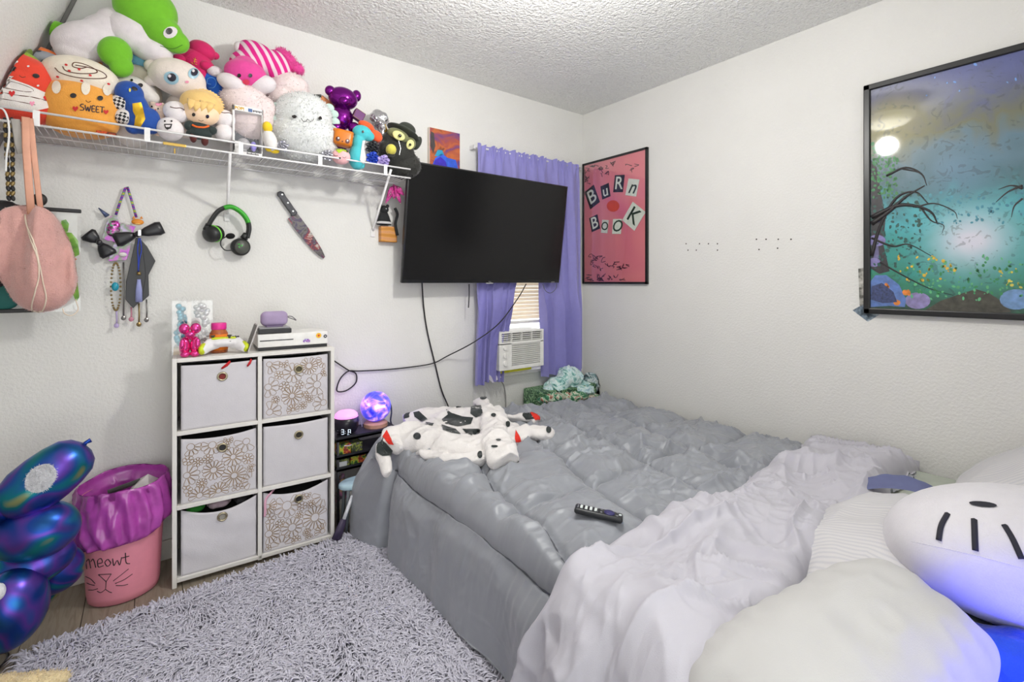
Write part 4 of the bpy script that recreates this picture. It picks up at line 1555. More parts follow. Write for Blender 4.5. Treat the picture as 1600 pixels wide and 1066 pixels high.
for (dx0, ss) in ((533.5, 'abgcd'), (540.5, 'bc'), (544.0, 'abcdfg')):
    for s_ in ss:
        (x0, y0), (x1, y1) = seg[s_]
        stroke(q, S_, [(dx0 + x0 * 3.6, 671.5 + y0 * 3.7), (dx0 + x1 * 3.6, 671.5 + y1 * 3.7)], 0.0008, 0.0004, 1.5)
for y_ in (674.5, 677.5):
    stroke(q, S_, [(539.3, y_), (539.8, y_)], 0.0012, 0.0004)
q.build('digits', mat('digit_white', (225, 240, 255), 0.4, emit=1.5), bdo)
q = MB()
for r_ in range(2):
    for k in range(6):
        stroke(q, S_, [(527 + k * 5, 687 + r_ * 4), (528.5 + k * 5, 687 + r_ * 4)], 0.0014, 0.0002)
q.build('speaker_dots', mat('dot_grey', (170, 170, 180), 0.5), bdo)

p = aty(587, 657, -0.10)
ml = thing('moon_lamp', 'glowing blue and violet galaxy globe lamp on a wooden base', 'lamp', (p.x, p.y, TT - 0.008))
GAL = mat('galaxy_glass', (120, 100, 220), 0.3)
N_, L_, b_ = nodes_of(GAL)
rp = [n for n in N_ if n.type == 'VALTORGB'][0]
nz = [n for n in N_ if n.type == 'TEX_NOISE'][0]
nz.inputs['Scale'].default_value = 14
nz.inputs['Distortion'].default_value = 1.5
for (i, pos, c) in ((0, 0.32, (44, 40, 200)), (1, 0.72, (250, 244, 255))):
    rp.color_ramp.elements[i].position = pos
    rp.color_ramp.elements[i].color = list(srgb(*c)) + [1]
for (pos, c) in ((0.44, (90, 90, 240)), (0.54, (190, 130, 235)), (0.62, (226, 196, 250))):
    e = rp.color_ramp.elements.new(pos)
    e.color = list(srgb(*c)) + [1]
L_.new(rp.outputs[0], b_.inputs['Emission Color'])
b_.inputs['Emission Strength'].default_value = 0.55
MB().ell((p.x, p.y, TT + 0.095), (0.08, 0.08, 0.08), None, 40, 24).build('globe', GAL, ml, smooth=True)
MB().lathe((p.x, p.y, TT - 0.01), [(0.062, 0), (0.062, 0.018), (0.05, 0.026), (0, 0.026)], 32).build('base', mat('lamp_wood', (196, 150, 120), 0.55), ml, smooth=True, angle=40)
gl_ = bpy.data.lights.new('globe_glow', 'POINT')
gl_.energy = 0.55
gl_.color = (0.45, 0.35, 1.0)
gl_.shadow_soft_size = 0.08
go_ = bpy.data.objects.new('globe_glow', gl_)
COL.objects.link(go_)
go_.location = (p.x - 0.02, p.y - 0.10, TT + 0.12)
MB().tube(spline([p + Vector((0.045, 0.02, 0.09)), p + Vector((0.085, 0.01, 0.075)), p + Vector((0.09, 0, 0.03)), p + Vector((0.085, 0, -0.02)), p + Vector((0.1, -0.01, -0.06))], 6), 0.004, 6).build('headphone_cable', mat('cable_navy', (40, 44, 70), 0.5), smooth=True, label='dark cable hanging over the globe lamp', cat='cable')
MB().tube(spline([aty(563, 650, -0.06), aty(566, 672, -0.08), aty(561, 690, -0.15), aty(547, 696, -0.20), aty(538, 697, -0.208)], 8), 0.0025, 6).build('charging_cable', mat('cable_white', (222, 216, 230), 0.5), smooth=True, label='white charging cable lying in front of the alarm clock', cat='cable')
MIX = ramp_mat('toy_print', [(0.30, (30, 30, 34)), (0.42, (60, 110, 50)), (0.50, (180, 190, 60)), (0.58, (190, 60, 50)), (0.66, (40, 44, 40)), (0.75, (220, 220, 210))], 'noise', 45, 0.5, detail=3)
MIX2 = ramp_mat('card_print', [(0.30, (26, 28, 30)), (0.45, (70, 80, 50)), (0.52, (150, 160, 70)), (0.60, (40, 40, 46)), (0.75, (160, 160, 160))], 'noise', 38, 0.5, detail=3)
for (px0, px1, z0, z1, m_, lab) in ((526, 548, 0.357, 0.41, MIX, 'colourful patterned tin on the rack shelf under the clock'), (549, 566, 0.357, 0.405, MIX2, 'dark patterned tin on the rack shelf under the lamp'), (526, 546, 0.297, 0.335, MIX2, 'dark green box on the lowest rack shelf'), (548, 572, 0.297, 0.338, MIX, 'multicoloured packet on the lowest rack shelf')):
    a_, b_ = aty(px0, 700, -0.19).x, aty(px1, 700, -0.19).x
    MB().bx(a_, b_, -0.195, -0.09, z0, z1).build('patterned_box', m_, bevel=0.004, label=lab, cat='box')
MB().bx(aty(529, 735, -0.197).x, aty(542, 735, -0.197).x, -0.199, -0.196, 0.302, 0.325).build('price_card', mat('card_white', (190, 192, 196), 0.6), label='small pale card on the lowest rack shelf', cat='card')
# step stool, dust brush, jar, bag below
st = thing('step_stool', 'pale blue step stool beside the foot of the bed', 'stool', (aty(556, 752, -0.27).x, -0.27, 0))
scx = aty(559, 752, -0.27).x
SB = mat('stool_blue', (176, 204, 216), 0.5)
q = MB().lathe((scx, -0.28, 0.222), [(0.085, 0.0), (0.095, 0.008), (0.095, 0.024), (0.088, 0.03), (0, 0.03)], 30, 1.0, 0.55)
q.build('seat', SB, st, smooth=True, angle=50)
for (sx_, sy_) in ((-0.06, -0.03), (0.06, -0.03), (-0.06, 0.03), (0.06, 0.03)):
    MB().cyl((scx + sx_ * 1.15, -0.28 + sy_, 0.0), (scx + sx_, -0.28 + sy_, 0.225), 0.008, 8).build('leg', mat('stool_grey', (92, 98, 104), 0.5), st, smooth=True)
br_ = thing('dust_brush', 'white handled brush with dark head standing by the cabinet', 'brush', atz(527, 842, 0.0))
h0, h1 = aty(536, 815, -0.36), aty(551, 774, -0.34)
MB().cyl(h0, h1, 0.0085, 12).build('handle', mat('handle_white', (206, 208, 214), 0.4), br_, smooth=True)
MB().tube([h0 + Vector((0.004, 0, 0.01)), h0 + Vector((-0.012, 0, -0.03)), Vector((h0.x - 0.03, h0.y, 0.035))], [0.014, 0.02, 0.024], 12, flat=0.6).build('head', mat('brush_plum', (58, 48, 74), 0.5), br_, smooth=True)
jx = aty(545, 805, -0.17)
MB().lathe((jx.x, -0.17, 0), [(0.045, 0), (0.052, 0.01), (0.052, 0.12), (0.048, 0.135), (0.0, 0.135)], 28).build('white_canister', mat('canister', (206, 204, 198), 0.5), smooth=True, angle=50, label='pale round canister on the floor under the rack', cat='canister')
q = MB()
q.ell((aty(533, 790, -0.15).x, -0.16, 0.13), (0.03, 0.03, 0.125), None, 16, 12)
q = smooth_union(q, 0.007, 3, 0.006, 40)
q.build('snack_bag', ramp_mat('bag_print', [(0.35, (150, 160, 60)), (0.48, (190, 110, 150)), (0.58, (90, 80, 100)), (0.7, (200, 160, 60))], 'noise', 16, 0.45), smooth=True, label='crumpled yellow and pink bag on the floor under the rack', cat='bag')

# ================================================================== TV
tvr = thing('television', 'large black flat television mounted on the wall over the curtain', 'television', (-0.93, -0.09, 1.21))
TX0, TX1 = -1.545, -0.362
tb0, tt0 = Vector((0, -0.125, 1.211)), Vector((0, -0.215, 1.873))
tup = nrm(tt0 - tb0)
tn = nrm(Vector((0, -tup.z, tup.y)))
hT = (tt0 - tb0).length
RTV = Matrix((Vector((1, 0, 0)), -tn, tup)).transposed()
tcn = Vector(((TX0 + TX1) / 2, 0, 0)) + (tt0 + tb0) / 2
BEZ = mat('tv_bezel', (16, 16, 17), 0.35)
SCRN = mat('tv_screen', (14, 14, 15), 0.22, var=0.0, spec=0.35)
MB().rbox(tcn - tn * 0.012, (TX1 - TX0, 0.024, hT), 0.003, RTV).build('panel', BEZ, tvr, smooth=True, angle=40)
tvp = bpy.data.objects['panel']
MB().box(tcn + tn * 0.0006 + tup * 0.006, (TX1 - TX0 - 0.018, 0.0012, hT - 0.028), RTV).build('screen', SCRN, tvp)
MB().rbox(tcn - tn * 0.036 - tup * 0.12, (0.85, 0.028, 0.36), 0.01, RTV).build('back_housing', BEZ, tvr, smooth=True, angle=40)
MB().bx(-1.13, -0.73, -0.03, -0.002, 1.45, 1.75).bx(-1.05, -1.02, -0.07, -0.02, 1.40, 1.80).bx(-0.84, -0.81, -0.07, -0.02, 1.40, 1.80).build('wall_mount', BEZ, tvr)
lb = Vector(((TX0 + TX1) / 2 + 0.0, 0, 0)) + tb0 + tup * 0.006 + tn * 0.001
letters('logo', 'TCL', tvp, mat('logo_grey', (150, 150, 152), 0.4), lb, (1, 0, 0), tup, 0.012)
MB().rbox(lb - tup * 0.008 + tn * -0.004, (0.055, 0.010, 0.006), 0.002, RTV).build('sensor_lip', mat('lip_grey', (176, 176, 178), 0.4), tvr)
MB().box(Vector((TX1 - 0.06, 0, 0)) + tb0 + tup * 0.006 + tn * 0.001, (0.03, 0.001, 0.005), RTV).build('sticker', MATS['logo_grey'], tvr)
# canvas print above the TV (colours only)
cv = thing('canvas_print', 'small orange and blue canvas print on the wall above the television', 'picture', (-1.237, -0.01, 1.90))
ca = [aty(671, 198, -0.028), aty(719, 208, -0.028), aty(717, 266, -0.028), aty(673, 262, -0.028)]
x0, x1, z0, z1 = ca[0].x, ca[1].x, 1.902, ca[0].z
MB().bx(x0, x1, -0.027, -0.003, z0, z1).build('canvas', mat('canvas_edge', (226, 214, 202), 0.8), cv)
cmn = ramp_mat('canvas_paint', [(0.28, (120, 60, 40)), (0.42, (196, 104, 52)), (0.5, (168, 78, 64)), (0.6, (110, 64, 120)), (0.75, (60, 60, 150))], 'noise', 9, 0.5, dist=1.0, mapping=((1, 1, 1.2), (0, 0, 0)))
MB().bx(x0 + 0.003, x1 - 0.003, -0.0285, -0.027, z0 + 0.003, z1 - 0.003).build('painted_ground', cmn, cv)
S_ = on_y(-0.0285)
for (nm, pts, col) in (('blue_shape', [(674, 262), (680, 247), (690, 240), (700, 247), (712, 250), (716, 264), (695, 263)], (50, 96, 220)), ('violet_shape', [(676, 261), (680, 250), (688, 245), (696, 252), (699, 262), (688, 262)], (60, 40, 190)), ('teal_shape', [(679, 244), (684, 234), (691, 235), (694, 242), (686, 244)], (40, 150, 190)), ('brown_shape', [(673, 205), (678, 208), (680, 228), (677, 240), (672, 228)], (70, 62, 62))):
    q = MB()
    patch(q, S_, pts, 0.0006 if nm != 'violet_shape' else 0.0012)
    q.build(nm, mat('canvas_' + nm, col, 0.5, var=0.2, vscale=40), cv)

# ================================================================== CURTAINS
CUR = mat('curtain_lavender', (142, 138, 200), 0.75, var=0.03, sheen=0.3, bump=0.15, bscale=500)
rod = thing('curtain_rod', 'thin white rod holding the lavender curtains', 'curtain rod', (-0.55, -0.05, 2.05))
MB().cyl((-1.02, -0.05, 2.072), (-0.075, -0.05, 2.072), 0.007, 12).build('rod', mat('rod_white', (220, 220, 222), 0.4), rod, smooth=True)
for x in (-1.02, -0.078):
    MB().bx(x - 0.005, x + 0.005, -0.055, -0.001, 2.06, 2.084).build('bracket', MATS['rod_white'], rod)


def curtain(name, xt, xb, nf, seed, label, zb=0.60, edge=None, nu=150, nv=90):
    P = np.zeros((nv, nu, 3))
    s = np.linspace(0, 1, nu)
    for j in range(nv):
        t = j / (nv - 1)
        z = 2.09 - (2.09 - zb) * t
        e = t ** 0.8
        l_ = xt[0] + (xb[0] - xt[0]) * e
        r_ = xt[1] + (xb[1] - xt[1]) * (e if edge is None else edge(t))
        amp = 0.012 + 0.010 * sst(0.02, 0.5, np.array(t)) + 0.018 * sst(0.60, 0.72, np.array(t))
        ph = nf * 2 * PI * (s + 0.03 * np.sin(2 * PI * s * 2 + seed)) + 0.5 * n2(s * 4, s * 0 + t * 2.5, seed)
        head = float(np.exp(-(t / 0.05) ** 2))
        y = -0.055 - amp * (1 + np.sin(ph)) * 0.8 + 0.010 * head * np.sin(ph * 3.1)
        fine = 0.004 * n2(s * 18, s * 0 + t * 6, seed + 3)
        P[j, :, 0] = l_ + (r_ - l_) * s + 0.010 * np.cos(ph) * (1 - head)
        P[j, :, 1] = np.minimum(y + fine, -0.012)
        P[j, :, 2] = z + 0.012 * n2(s * 5, s * 0, seed) * t + (0.006 * np.sin(ph * 2) * head)
    q = MB()
    q.grid(P)
    return q.build(name, CUR, smooth=True, normals=False, label=label, cat='curtain', group='lavender window curtains')


curtain('curtain', (-1.005, -0.55), (-1.045, -0.835), 5, 2.0, 'lavender curtain bunched on the sill at the cord side of the window', 0.575, lambda t: sst(0.15, 1.0, np.array(t)) ** 0.8)
curtain('curtain', (-0.56, -0.10), (-0.475, -0.075), 5, 5.0, 'lavender curtain hanging full length by the pink poster', 0.555)

# ================================================================== CABLES
CBK = mat('cable_black', (26, 26, 26), 0.5)
MB().tube(spline([aty(659, 436, -0.06), aty(662, 480, -0.012), aty(668, 520, -0.01), aty(680, 570, -0.01), aty(690, 610, -0.01), aty(702, 640, -0.03), aty(706, 665, -0.05)], 10), 0.0045, 8).build('power_cable', CBK, smooth=True, label='black power cable hanging straight down from the television', cat='cable')
pts = [(527, 612, 0), (533, 596, 0), (545, 582, 0), (557, 583, 0), (556, 598, 0), (543, 609, 0), (529, 612, 0)]
MB().tube(spline([aty(822, 444, -0.11), aty(810, 465, -0.13), aty(780, 505, -0.14), aty(740, 535, -0.13), aty(700, 556, -0.03), aty(676, 568, -0.02), aty(640, 574, -0.012), aty(600, 578, -0.012), aty(560, 580, -0.012), aty(545, 580, -0.012), aty(533, 590, -0.015), aty(527, 604, -0.015), aty(528, 612, -0.015), aty(542, 610, -0.015), aty(556, 598, -0.015), aty(556, 584, -0.012), aty(545, 579, -0.012), aty(534, 572, -0.012), aty(522, 564, -0.012)], 8), 0.0036, 8).build('video_cable', CBK, smooth=True, label='black cable sweeping from the television to the cabinet with a loop', cat='cable')
MB().tube(spline([aty(733, 444, -0.1), aty(733, 462, -0.1), aty(732, 481, -0.1)], 6), 0.0035, 8).build('antenna_stub', CBK, smooth=True, label='short black cable end hanging below the television beside the curtain', cat='cable')
MB().tube(spline([aty(848, 444, -0.14), aty(852, 454, -0.15), aty(860, 458, -0.15), aty(868, 452, -0.14), aty(870, 443, -0.13)], 6), 0.0022, 6).build('thin_wire', mat('wire_grey', (90, 92, 96), 0.5), smooth=True, label='thin wire looped under the television corner over the curtain', cat='wire')
MB().tube(spline([aty(776, 592, -0.06), aty(786, 600, -0.05), aty(790, 620, -0.02), aty(790, 645, -0.02)], 6), 0.004, 8).build('appliance_cord', mat('cord_grey', (150, 148, 146), 0.5), smooth=True, label='grey cord dropping from the window sill behind the onesie', cat='cable')
q = MB()
q.add([aty(758, 588, -0.07), aty(778, 583, -0.06), aty(783, 590, -0.09), aty(770, 599, -0.10)], [(0, 1, 2, 3)])
ob = q.build('paper_tag', mat('tag_grey', (188, 184, 190), 0.8), label='pale paper flap at the bottom of the curtain on the sill', cat='paper')
ob.modifiers.new('t', 'SOLIDIFY').thickness = 0.002

# ================================================================== PINK POSTER
py0, py1, pz0, pz1 = -0.018, -0.612, 1.203, 2.116
pp = thing('framed_poster', 'pink poster of cut-out letters in a thin black frame by the curtain', 'poster', (-0.01, -0.315, pz0))
FB = mat('frame_black', (24, 24, 26), 0.35)
q = MB()
f_ = 0.014
for (a, b, c, d) in ((py0, py0 - f_, pz0, pz1), (py1 + f_, py1, pz0, pz1), (py0, py1, pz0, pz0 + f_), (py0, py1, pz1 - f_, pz1)):
    q.bx(-0.022, -0.002, b, a, c, d)
q.build('frame', FB, pp)
PKP = ramp_mat('poster_pink', [(0.25, (226, 124, 150)), (0.5, (234, 142, 150)), (0.62, (236, 134, 146)), (0.8, (240, 166, 142))], 'noise', 2.6, 0.35, dist=0.6, coat=0.25, detail=1)
MB().bx(-0.014, -0.004, py1 + f_, py0 - f_, pz0 + f_, pz1 - f_).build('print', PKP, pp)
ppo = [o for o in pp.children if o.name.startswith('print')][0]
TB, TW = mat('tile_black', (34, 36, 40), 0.5), mat('tile_white', (226, 232, 222), 0.5)
GRN = mat('letter_dark', (40, 60, 48), 0.5)


def tile(px, py, w_, h_, rot, black, ch, size, shear=0.0, k=0):
    c = atx(px, py, -0.0155 - 0.0004 * k)
    R = Rax('X', rot)
    t = MB().box(c, (0.0015, w_, h_), R)
    to = t.build('letter_tile', TB if black else TW, ppo)
    letters('letter', ch, ppo, TW if black else GRN, c + Vector((-0.0014, 0, 0)), R @ Vector((0, -1, 0)), R @ Vector((0, 0, 1)), size, 0.0003, shear=shear, bold=0.001)


for k, a in enumerate(((925, 308, 0.105, 0.150, -24, True, 'B', 0.15), (946, 299, 0.080, 0.100, -10, True, 'u', 0.115), (967, 287, 0.088, 0.120, 8, True, 'R', 0.125), (988, 293, 0.095, 0.115, 14, False, 'n', 0.13, 0.3), (990, 338, 0.135, 0.150, 38, False, 'K', 0.15), (929, 349, 0.085, 0.110, -14, True, 'B', 0.125), (945, 354, 0.062, 0.095, 8, False, 'O', 0.085), (964, 354, 0.080, 0.105, 5, False, 'O', 0.115, 0.2))):
    tile(*a[:8], shear=a[8] if len(a) > 8 else 0.0, k=k)
S_ = on_x(-0.0148)
q = MB()
patch(q, S_, disc(958, 322, 10, 9, 18), 0.0008)
q.build('red_oval', mat('print_red', (222, 84, 62), 0.5), ppo)
rr = np.random.RandomState(8)
q = MB()
for (cx_, cy_, w_, h_, n_) in ((917, 275, 9, 26, 16), (935, 262, 14, 12, 8), (953, 256, 12, 4, 4), (990, 262, 12, 4, 3), (925, 405, 5, 8, 4), (938, 402, 8, 4, 3), (950, 415, 26, 5, 9), (945, 432, 28, 6, 10), (975, 417, 8, 6, 3), (940, 437, 20, 3, 5)):
    for k in range(n_):
        x, y = cx_ + rr.uniform(-w_, w_), cy_ + rr.uniform(-h_, h_)
        pts_ = [(max(914, min(999, x + rr.uniform(-5, 5))), max(245, min(439, y + rr.uniform(-4, 4)))) for _ in range(4)]
        stroke(q, S_, pts_, 0.0022, 0.0)
q.build('ink_doodle', mat('doodle_dark', (70, 30, 46), 0.5), ppo)
GLS = mat('poster_glass', (255, 255, 255), 0.02)
N_, L_, b_ = nodes_of(GLS)
tb_ = N_.new('ShaderNodeBsdfTransparent')
mxx = N_.new('ShaderNodeMixShader')
fr_ = N_.new('ShaderNodeFresnel')
fr_.inputs[0].default_value = 1.35
gb = N_.new('ShaderNodeBsdfGlossy')
gb.inputs['Roughness'].default_value = 0.04
L_.new(fr_.outputs[0], mxx.inputs[0])
L_.new(tb_.outputs[0], mxx.inputs[1])
L_.new(gb.outputs[0], mxx.inputs[2])
L_.new(mxx.outputs[0], [n for n in N_ if n.type == 'OUTPUT_MATERIAL'][0].inputs[0])

# ================================================================== BIG FOREST POSTER (generic stand-in picture)
by0, by1, bz0, bz1 = -1.823, -2.53, 1.072, 2.124
bp = thing('framed_poster', 'large black framed poster of a teal moonlit forest', 'poster', (-0.015, -2.18, bz0))
q = MB()
f_ = 0.026
for (a, b, c, d) in ((by0, by0 - f_, bz0, bz1), (by1 + f_, by1, bz0, bz1), (by0, by1, bz0, bz0 + f_), (by0, by1, bz1 - f_, bz1)):
    q.bx(-0.032, -0.002, b, a, c, d)
q.build('frame', FB, bp, bevel=0.004)
FOR = mat('forest_print', (40, 90, 100), 0.4, coat=0.2)
N_, L_, b_ = nodes_of(FOR)
tc = [n for n in N_ if n.type == 'TEX_COORD'][0]
sp = N_.new('ShaderNodeSeparateXYZ')
L_.new(tc.outputs['Object'], sp.inputs[0])


def mth(op, a, b=None):
    n = N_.new('ShaderNodeMath')
    n.operation = op
    for i, v in enumerate((a, b)):
        if v is None:
            continue
        if isinstance(v, (int, float)):
            n.inputs[i].default_value = v
        else:
            L_.new(v, n.inputs[i])
    return n.outputs[0]


def mixc(fac, a, b):
    n = N_.new('ShaderNodeMix')
    n.data_type = 'RGBA'
    L_.new(fac, n.inputs[0])
    for i, v in ((6, a), (7, b)):
        if isinstance(v, tuple):
            n.inputs[i].default_value = list(srgb(*v)) + [1]
        else:
            L_.new(v, n.inputs[i])
    return n.outputs[2]


nz = N_.new('ShaderNodeTexNoise')
nz.inputs['Scale'].default_value = 7
nz.inputs['Detail'].default_value = 5
nz.inputs['Distortion'].default_value = 1.0
L_.new(tc.outputs['Object'], nz.inputs['Vector'])
zz = mth('ADD', sp.outputs[2], mth('MULTIPLY', mth('SUBTRACT', nz.outputs['Fac'], 0.5), 0.35))
rp = N_.new('ShaderNodeValToRGB')
stops = [(0.0, (44, 66, 56)), (0.12, (40, 130, 84)), (0.28, (30, 150, 140)), (0.42, (60, 176, 186)), (0.55, (50, 100, 112)), (0.68, (80, 120, 140)), (0.8, (104, 106, 74)), (0.93, (70, 80, 130)), (1.0, (76, 86, 150))]
e = rp.color_ramp.elements
while len(e) < len(stops):
    e.new(0.5)
for i, (p_, c_) in enumerate(stops):
    e[i].position = p_
    e[i].color = list(srgb(*c_)) + [1]
L_.new(zz, rp.inputs[0])


def glow(y, z, r, soft=1.0):
    dy_ = mth('MULTIPLY', mth('SUBTRACT', sp.outputs[1], y), 1.0)
    dz_ = mth('SUBTRACT', sp.outputs[2], z)
    d2 = mth('ADD', mth('MULTIPLY', dy_, dy_), mth('MULTIPLY', dz_, dz_))
    g = mth('EXPONENT', mth('MULTIPLY', d2, -1.0 / (r * r)))
    return mth('MINIMUM', mth('MULTIPLY', g, mth('ADD', 0.75 * soft, mth('MULTIPLY', nz.outputs['Fac'], 0.6 * soft))), 1.0)


OP = OFF[bp.name]
gp = atx(1518, 375, 0) - OP
c1 = mixc(glow(gp.y, gp.z, 0.17), rp.outputs[0], (70, 190, 196))
c1 = mixc(glow(gp.y, gp.z, 0.10), c1, (226, 226, 238))
gp2 = atx(1395, 190, 0) - OP
c1 = mixc(glow(gp2.y, gp2.z, 0.13, 0.8), c1, (150, 140, 60))
gp3 = atx(1500, 270, 0) - OP
c1 = mixc(glow(gp3.y, gp3.z, 0.10, 0.6), c1, (96, 140, 170))
n3 = N_.new('ShaderNodeTexNoise')
n3.inputs['Scale'].default_value = 26
n3.inputs['Detail'].default_value = 6
n3.inputs['Distortion'].default_value = 1.6
L_.new(tc.outputs['Object'], n3.inputs['Vector'])
dk = mth('MULTIPLY', mth('GREATER_THAN', n3.outputs['Fac'], 0.6), 0.35)
c1 = mixc(dk, c1, (20, 44, 48))
for l in list(b_.inputs['Base Color'].links):
    L_.remove(l)
L_.new(c1, b_.inputs['Base Color'])
MB().bx(-0.020, -0.006, by1 + f_, by0 - f_, bz0 + f_, bz1 - f_).build('print', FOR, bp)
bpo = [o for o in bp.children if o.name.startswith('print')][0]
S_ = on_x(-0.0205)
DKB = mat('print_bark', (36, 32, 34), 0.5)
q = MB()
for (pts, r) in (([(1362, 400), (1375, 355), (1400, 310), (1430, 300), (1450, 318)], 0.010), ([(1362, 350), (1390, 330), (1415, 308), (1445, 290)], 0.012), ([(1362, 340), (1400, 322), (1430, 322), (1455, 332), (1465, 350)], 0.011), ([(1430, 324), (1460, 318), (1490, 330), (1496, 342)], 0.004), ([(1440, 326), (1455, 345), (1474, 352), (1472, 364)], 0.004), ([(1385, 275), (1415, 262), (1440, 272), (1448, 290)], 0.006), ([(1410, 264), (1436, 270), (1446, 282)], 0.004), ([(1362, 372), (1395, 385), (1420, 382), (1455, 400)], 0.006), ([(1375, 410), (1410, 430), (1450, 450), (1490, 462)], 0.004), ([(1598, 290), (1575, 300), (1556, 316)], 0.005), ([(1598, 310), (1585, 322), (1580, 340)], 0.004), ([(1598, 295), (1580, 290), (1560, 296)], 0.005)):
    q = MB()
    stroke(q, S_, pts, r, 0.0, taper=0.2)
    q.build('tree_branch_print', DKB, bpo, smooth=True)
col = lambda nm, c, v=0.25, s=50: mat('print_' + nm, c, 0.5, var=v, vscale=s)
for (nm, pts, m_, lf) in (
                          ('trunk_print', [(1361, 420), (1361, 250), (1370, 262), (1376, 300), (1384, 340), (1380, 380), (1390, 424), (1374, 428)], col('trunk', (48, 46, 52), 0.4, 60), 0.0006), ('mushroom_print', [(1360, 480), (1360, 440), (1368, 430), (1385, 430), (1405, 445), (1416, 468), (1414, 480), (1390, 478)], col('cap_blue', (96, 130, 196)), 0.001), ('mushroom_print', [(1360, 468), (1362, 448), (1378, 442), (1396, 456), (1402, 472), (1380, 474)], col('gill', (58, 72, 120), 0.5, 120), 0.0016),
                          ('mushroom_print', disc(1434, 470, 20, 13, 18), col('cap_lilac', (150, 140, 190)), 0.001), ('mushroom_print', disc(1588, 468, 26, 16, 18), col('cap_pale', (120, 160, 206)), 0.001),
                          ('mushroom_print', disc(1370, 376, 14, 9, 16), col('cap_violet', (140, 132, 190)), 0.001), ('mushroom_print', disc(1366, 410, 10, 7, 16), MATS['print_cap_violet'], 0.001), ('stem_print', [(1364, 378), (1372, 378), (1374, 404), (1365, 404)], col('stem', (110, 106, 150)), 0.0008),
                          ('path_print', [(1440, 488), (1470, 470), (1505, 458), (1525, 452), (1545, 458), (1570, 474), (1580, 488), (1520, 490)], col('path', (74, 72, 60), 0.4, 60), 0.0008)):
    q = MB()
    patch(q, S_, pts, lf)
    q.build(nm, m_, bpo)
rr = np.random.RandomState(4)
for (nm, c, cnt, box) in (('yellow_flower_print', (236, 196, 60), 26, (1400, 400, 1495, 440)), ('yellow_flower_print', (226, 214, 90), 12, (1560, 420, 1598, 450)), ('orange_flower_print', (232, 140, 50), 7, (1372, 445, 1430, 482)), ('butterfly_print', (110, 160, 230), 9, (1420, 100, 1598, 150)), ('leaf_print', (60, 140, 80), 130, (1362, 225, 1402, 310)), ('leaf_print', (34, 92, 84), 110, (1362, 300, 1440, 420)), ('leaf_print', (96, 190, 130), 70, (1420, 400, 1598, 470)), ('leaf_print', (70, 150, 170), 60, (1440, 300, 1598, 350)), ('leaf_print', (50, 150, 90), 50, (1405, 410, 1598, 460))):
    q = MB()
    for k in range(cnt):
        x, y = rr.uniform(box[0], box[2]), rr.uniform(box[1], box[3])
        r = rr.uniform(1.4, 3.6) * (1.6 if 'orange' in nm else 1)
        patch(q, S_, disc(x, y, r, r * rr.uniform(0.5, 0.9), 7, rr.uniform(0, 180)), 0.0012, rings=(1.0,))
    q.build(nm, col(nm + str(c[0]), c), bpo)
for (r_, pz) in ((pp, None), (bp, None)):
    pass
MB().bx(-0.0245, -0.0235, by1 + f_, by0 - f_, bz0 + f_, bz1 - f_).build('glass', GLS, bp)
MB().bx(-0.0195, -0.0188, py1 + 0.014, py0 - 0.014, pz0 + 0.014, pz1 - 0.014).build('glass', GLS, pp)
for (pts, lab, m_) in (([(1332, 485), (1348, 476), (1374, 492), (1356, 503)], 'small bluish photo card tucked under the forest poster corner', ramp_mat('snapshot_a', [(0.35, (60, 74, 84)), (0.5, (120, 136, 150)), (0.65, (196, 204, 210))], 'noise', 40, 0.4)), ([(1341, 420), (1352, 418), (1354, 480), (1343, 478)], 'narrow grey photo card behind the forest poster edge', ramp_mat('snapshot_b', [(0.35, (90, 90, 84)), (0.5, (170, 168, 160)), (0.65, (212, 210, 204))], 'noise', 30, 0.4))):
    q = MB()
    xx = -0.0012
    q.prism([atx(a, b, xx) for a, b in pts], (0.0008, 0, 0))
    ob = q.build('photo_card', m_, label=lab, cat='photo')

# ================================================================== WIRE SHELF
SHZ, SHY = 1.757, -0.30
SX0, SX1 = -3.085, -1.575
ws = thing('wire_shelf', 'white wire shelf on the wall loaded with plush toys', 'shelf', ((SX0 + SX1) / 2, -0.15, SHZ))
WH = mat('wire_white', (232, 231, 230), 0.35)
for (nm, y, z, r, xe) in (('front_rail', SHY, SHZ, 0.0042, SX1), ('lip_rail', SHY, SHZ + 0.046, 0.0042, SX1), ('back_rail', -0.012, SHZ, 0.0035, SX1), ('middle_rail', -0.15, SHZ - 0.004, 0.003, SX1)):
    MB().cyl((SX0 - (0 if y < -0.2 else 0.0), y, z), (xe, y, z), r, 8).build(nm, WH, ws, smooth=True)
first = None
nw = 74
for i in range(nw):
    x = SX0 + 0.012 + i * (SX1 - SX0 - 0.02) / (nw - 1)
    if first is None:
        x0_ = x
        first = MB().tube([(x, -0.012, SHZ + 0.004), (x, SHY, SHZ + 0.004)], 0.0014, 5).build('deck_wire', WH, ws)
    else:
        q = first.copy()
        COL.objects.link(q)
        q.location = (x - x0_, 0, 0)
for px in (57, 230, 376, 500, 602):
    x = aty(px, 200, SHY).x
    MB().bx(x - 0.009, x + 0.009, SHY - 0.0055, SHY - 0.002, SHZ - 0.004, SHZ + 0.05).build('lip_clip', WH, ws, bevel=0.001)
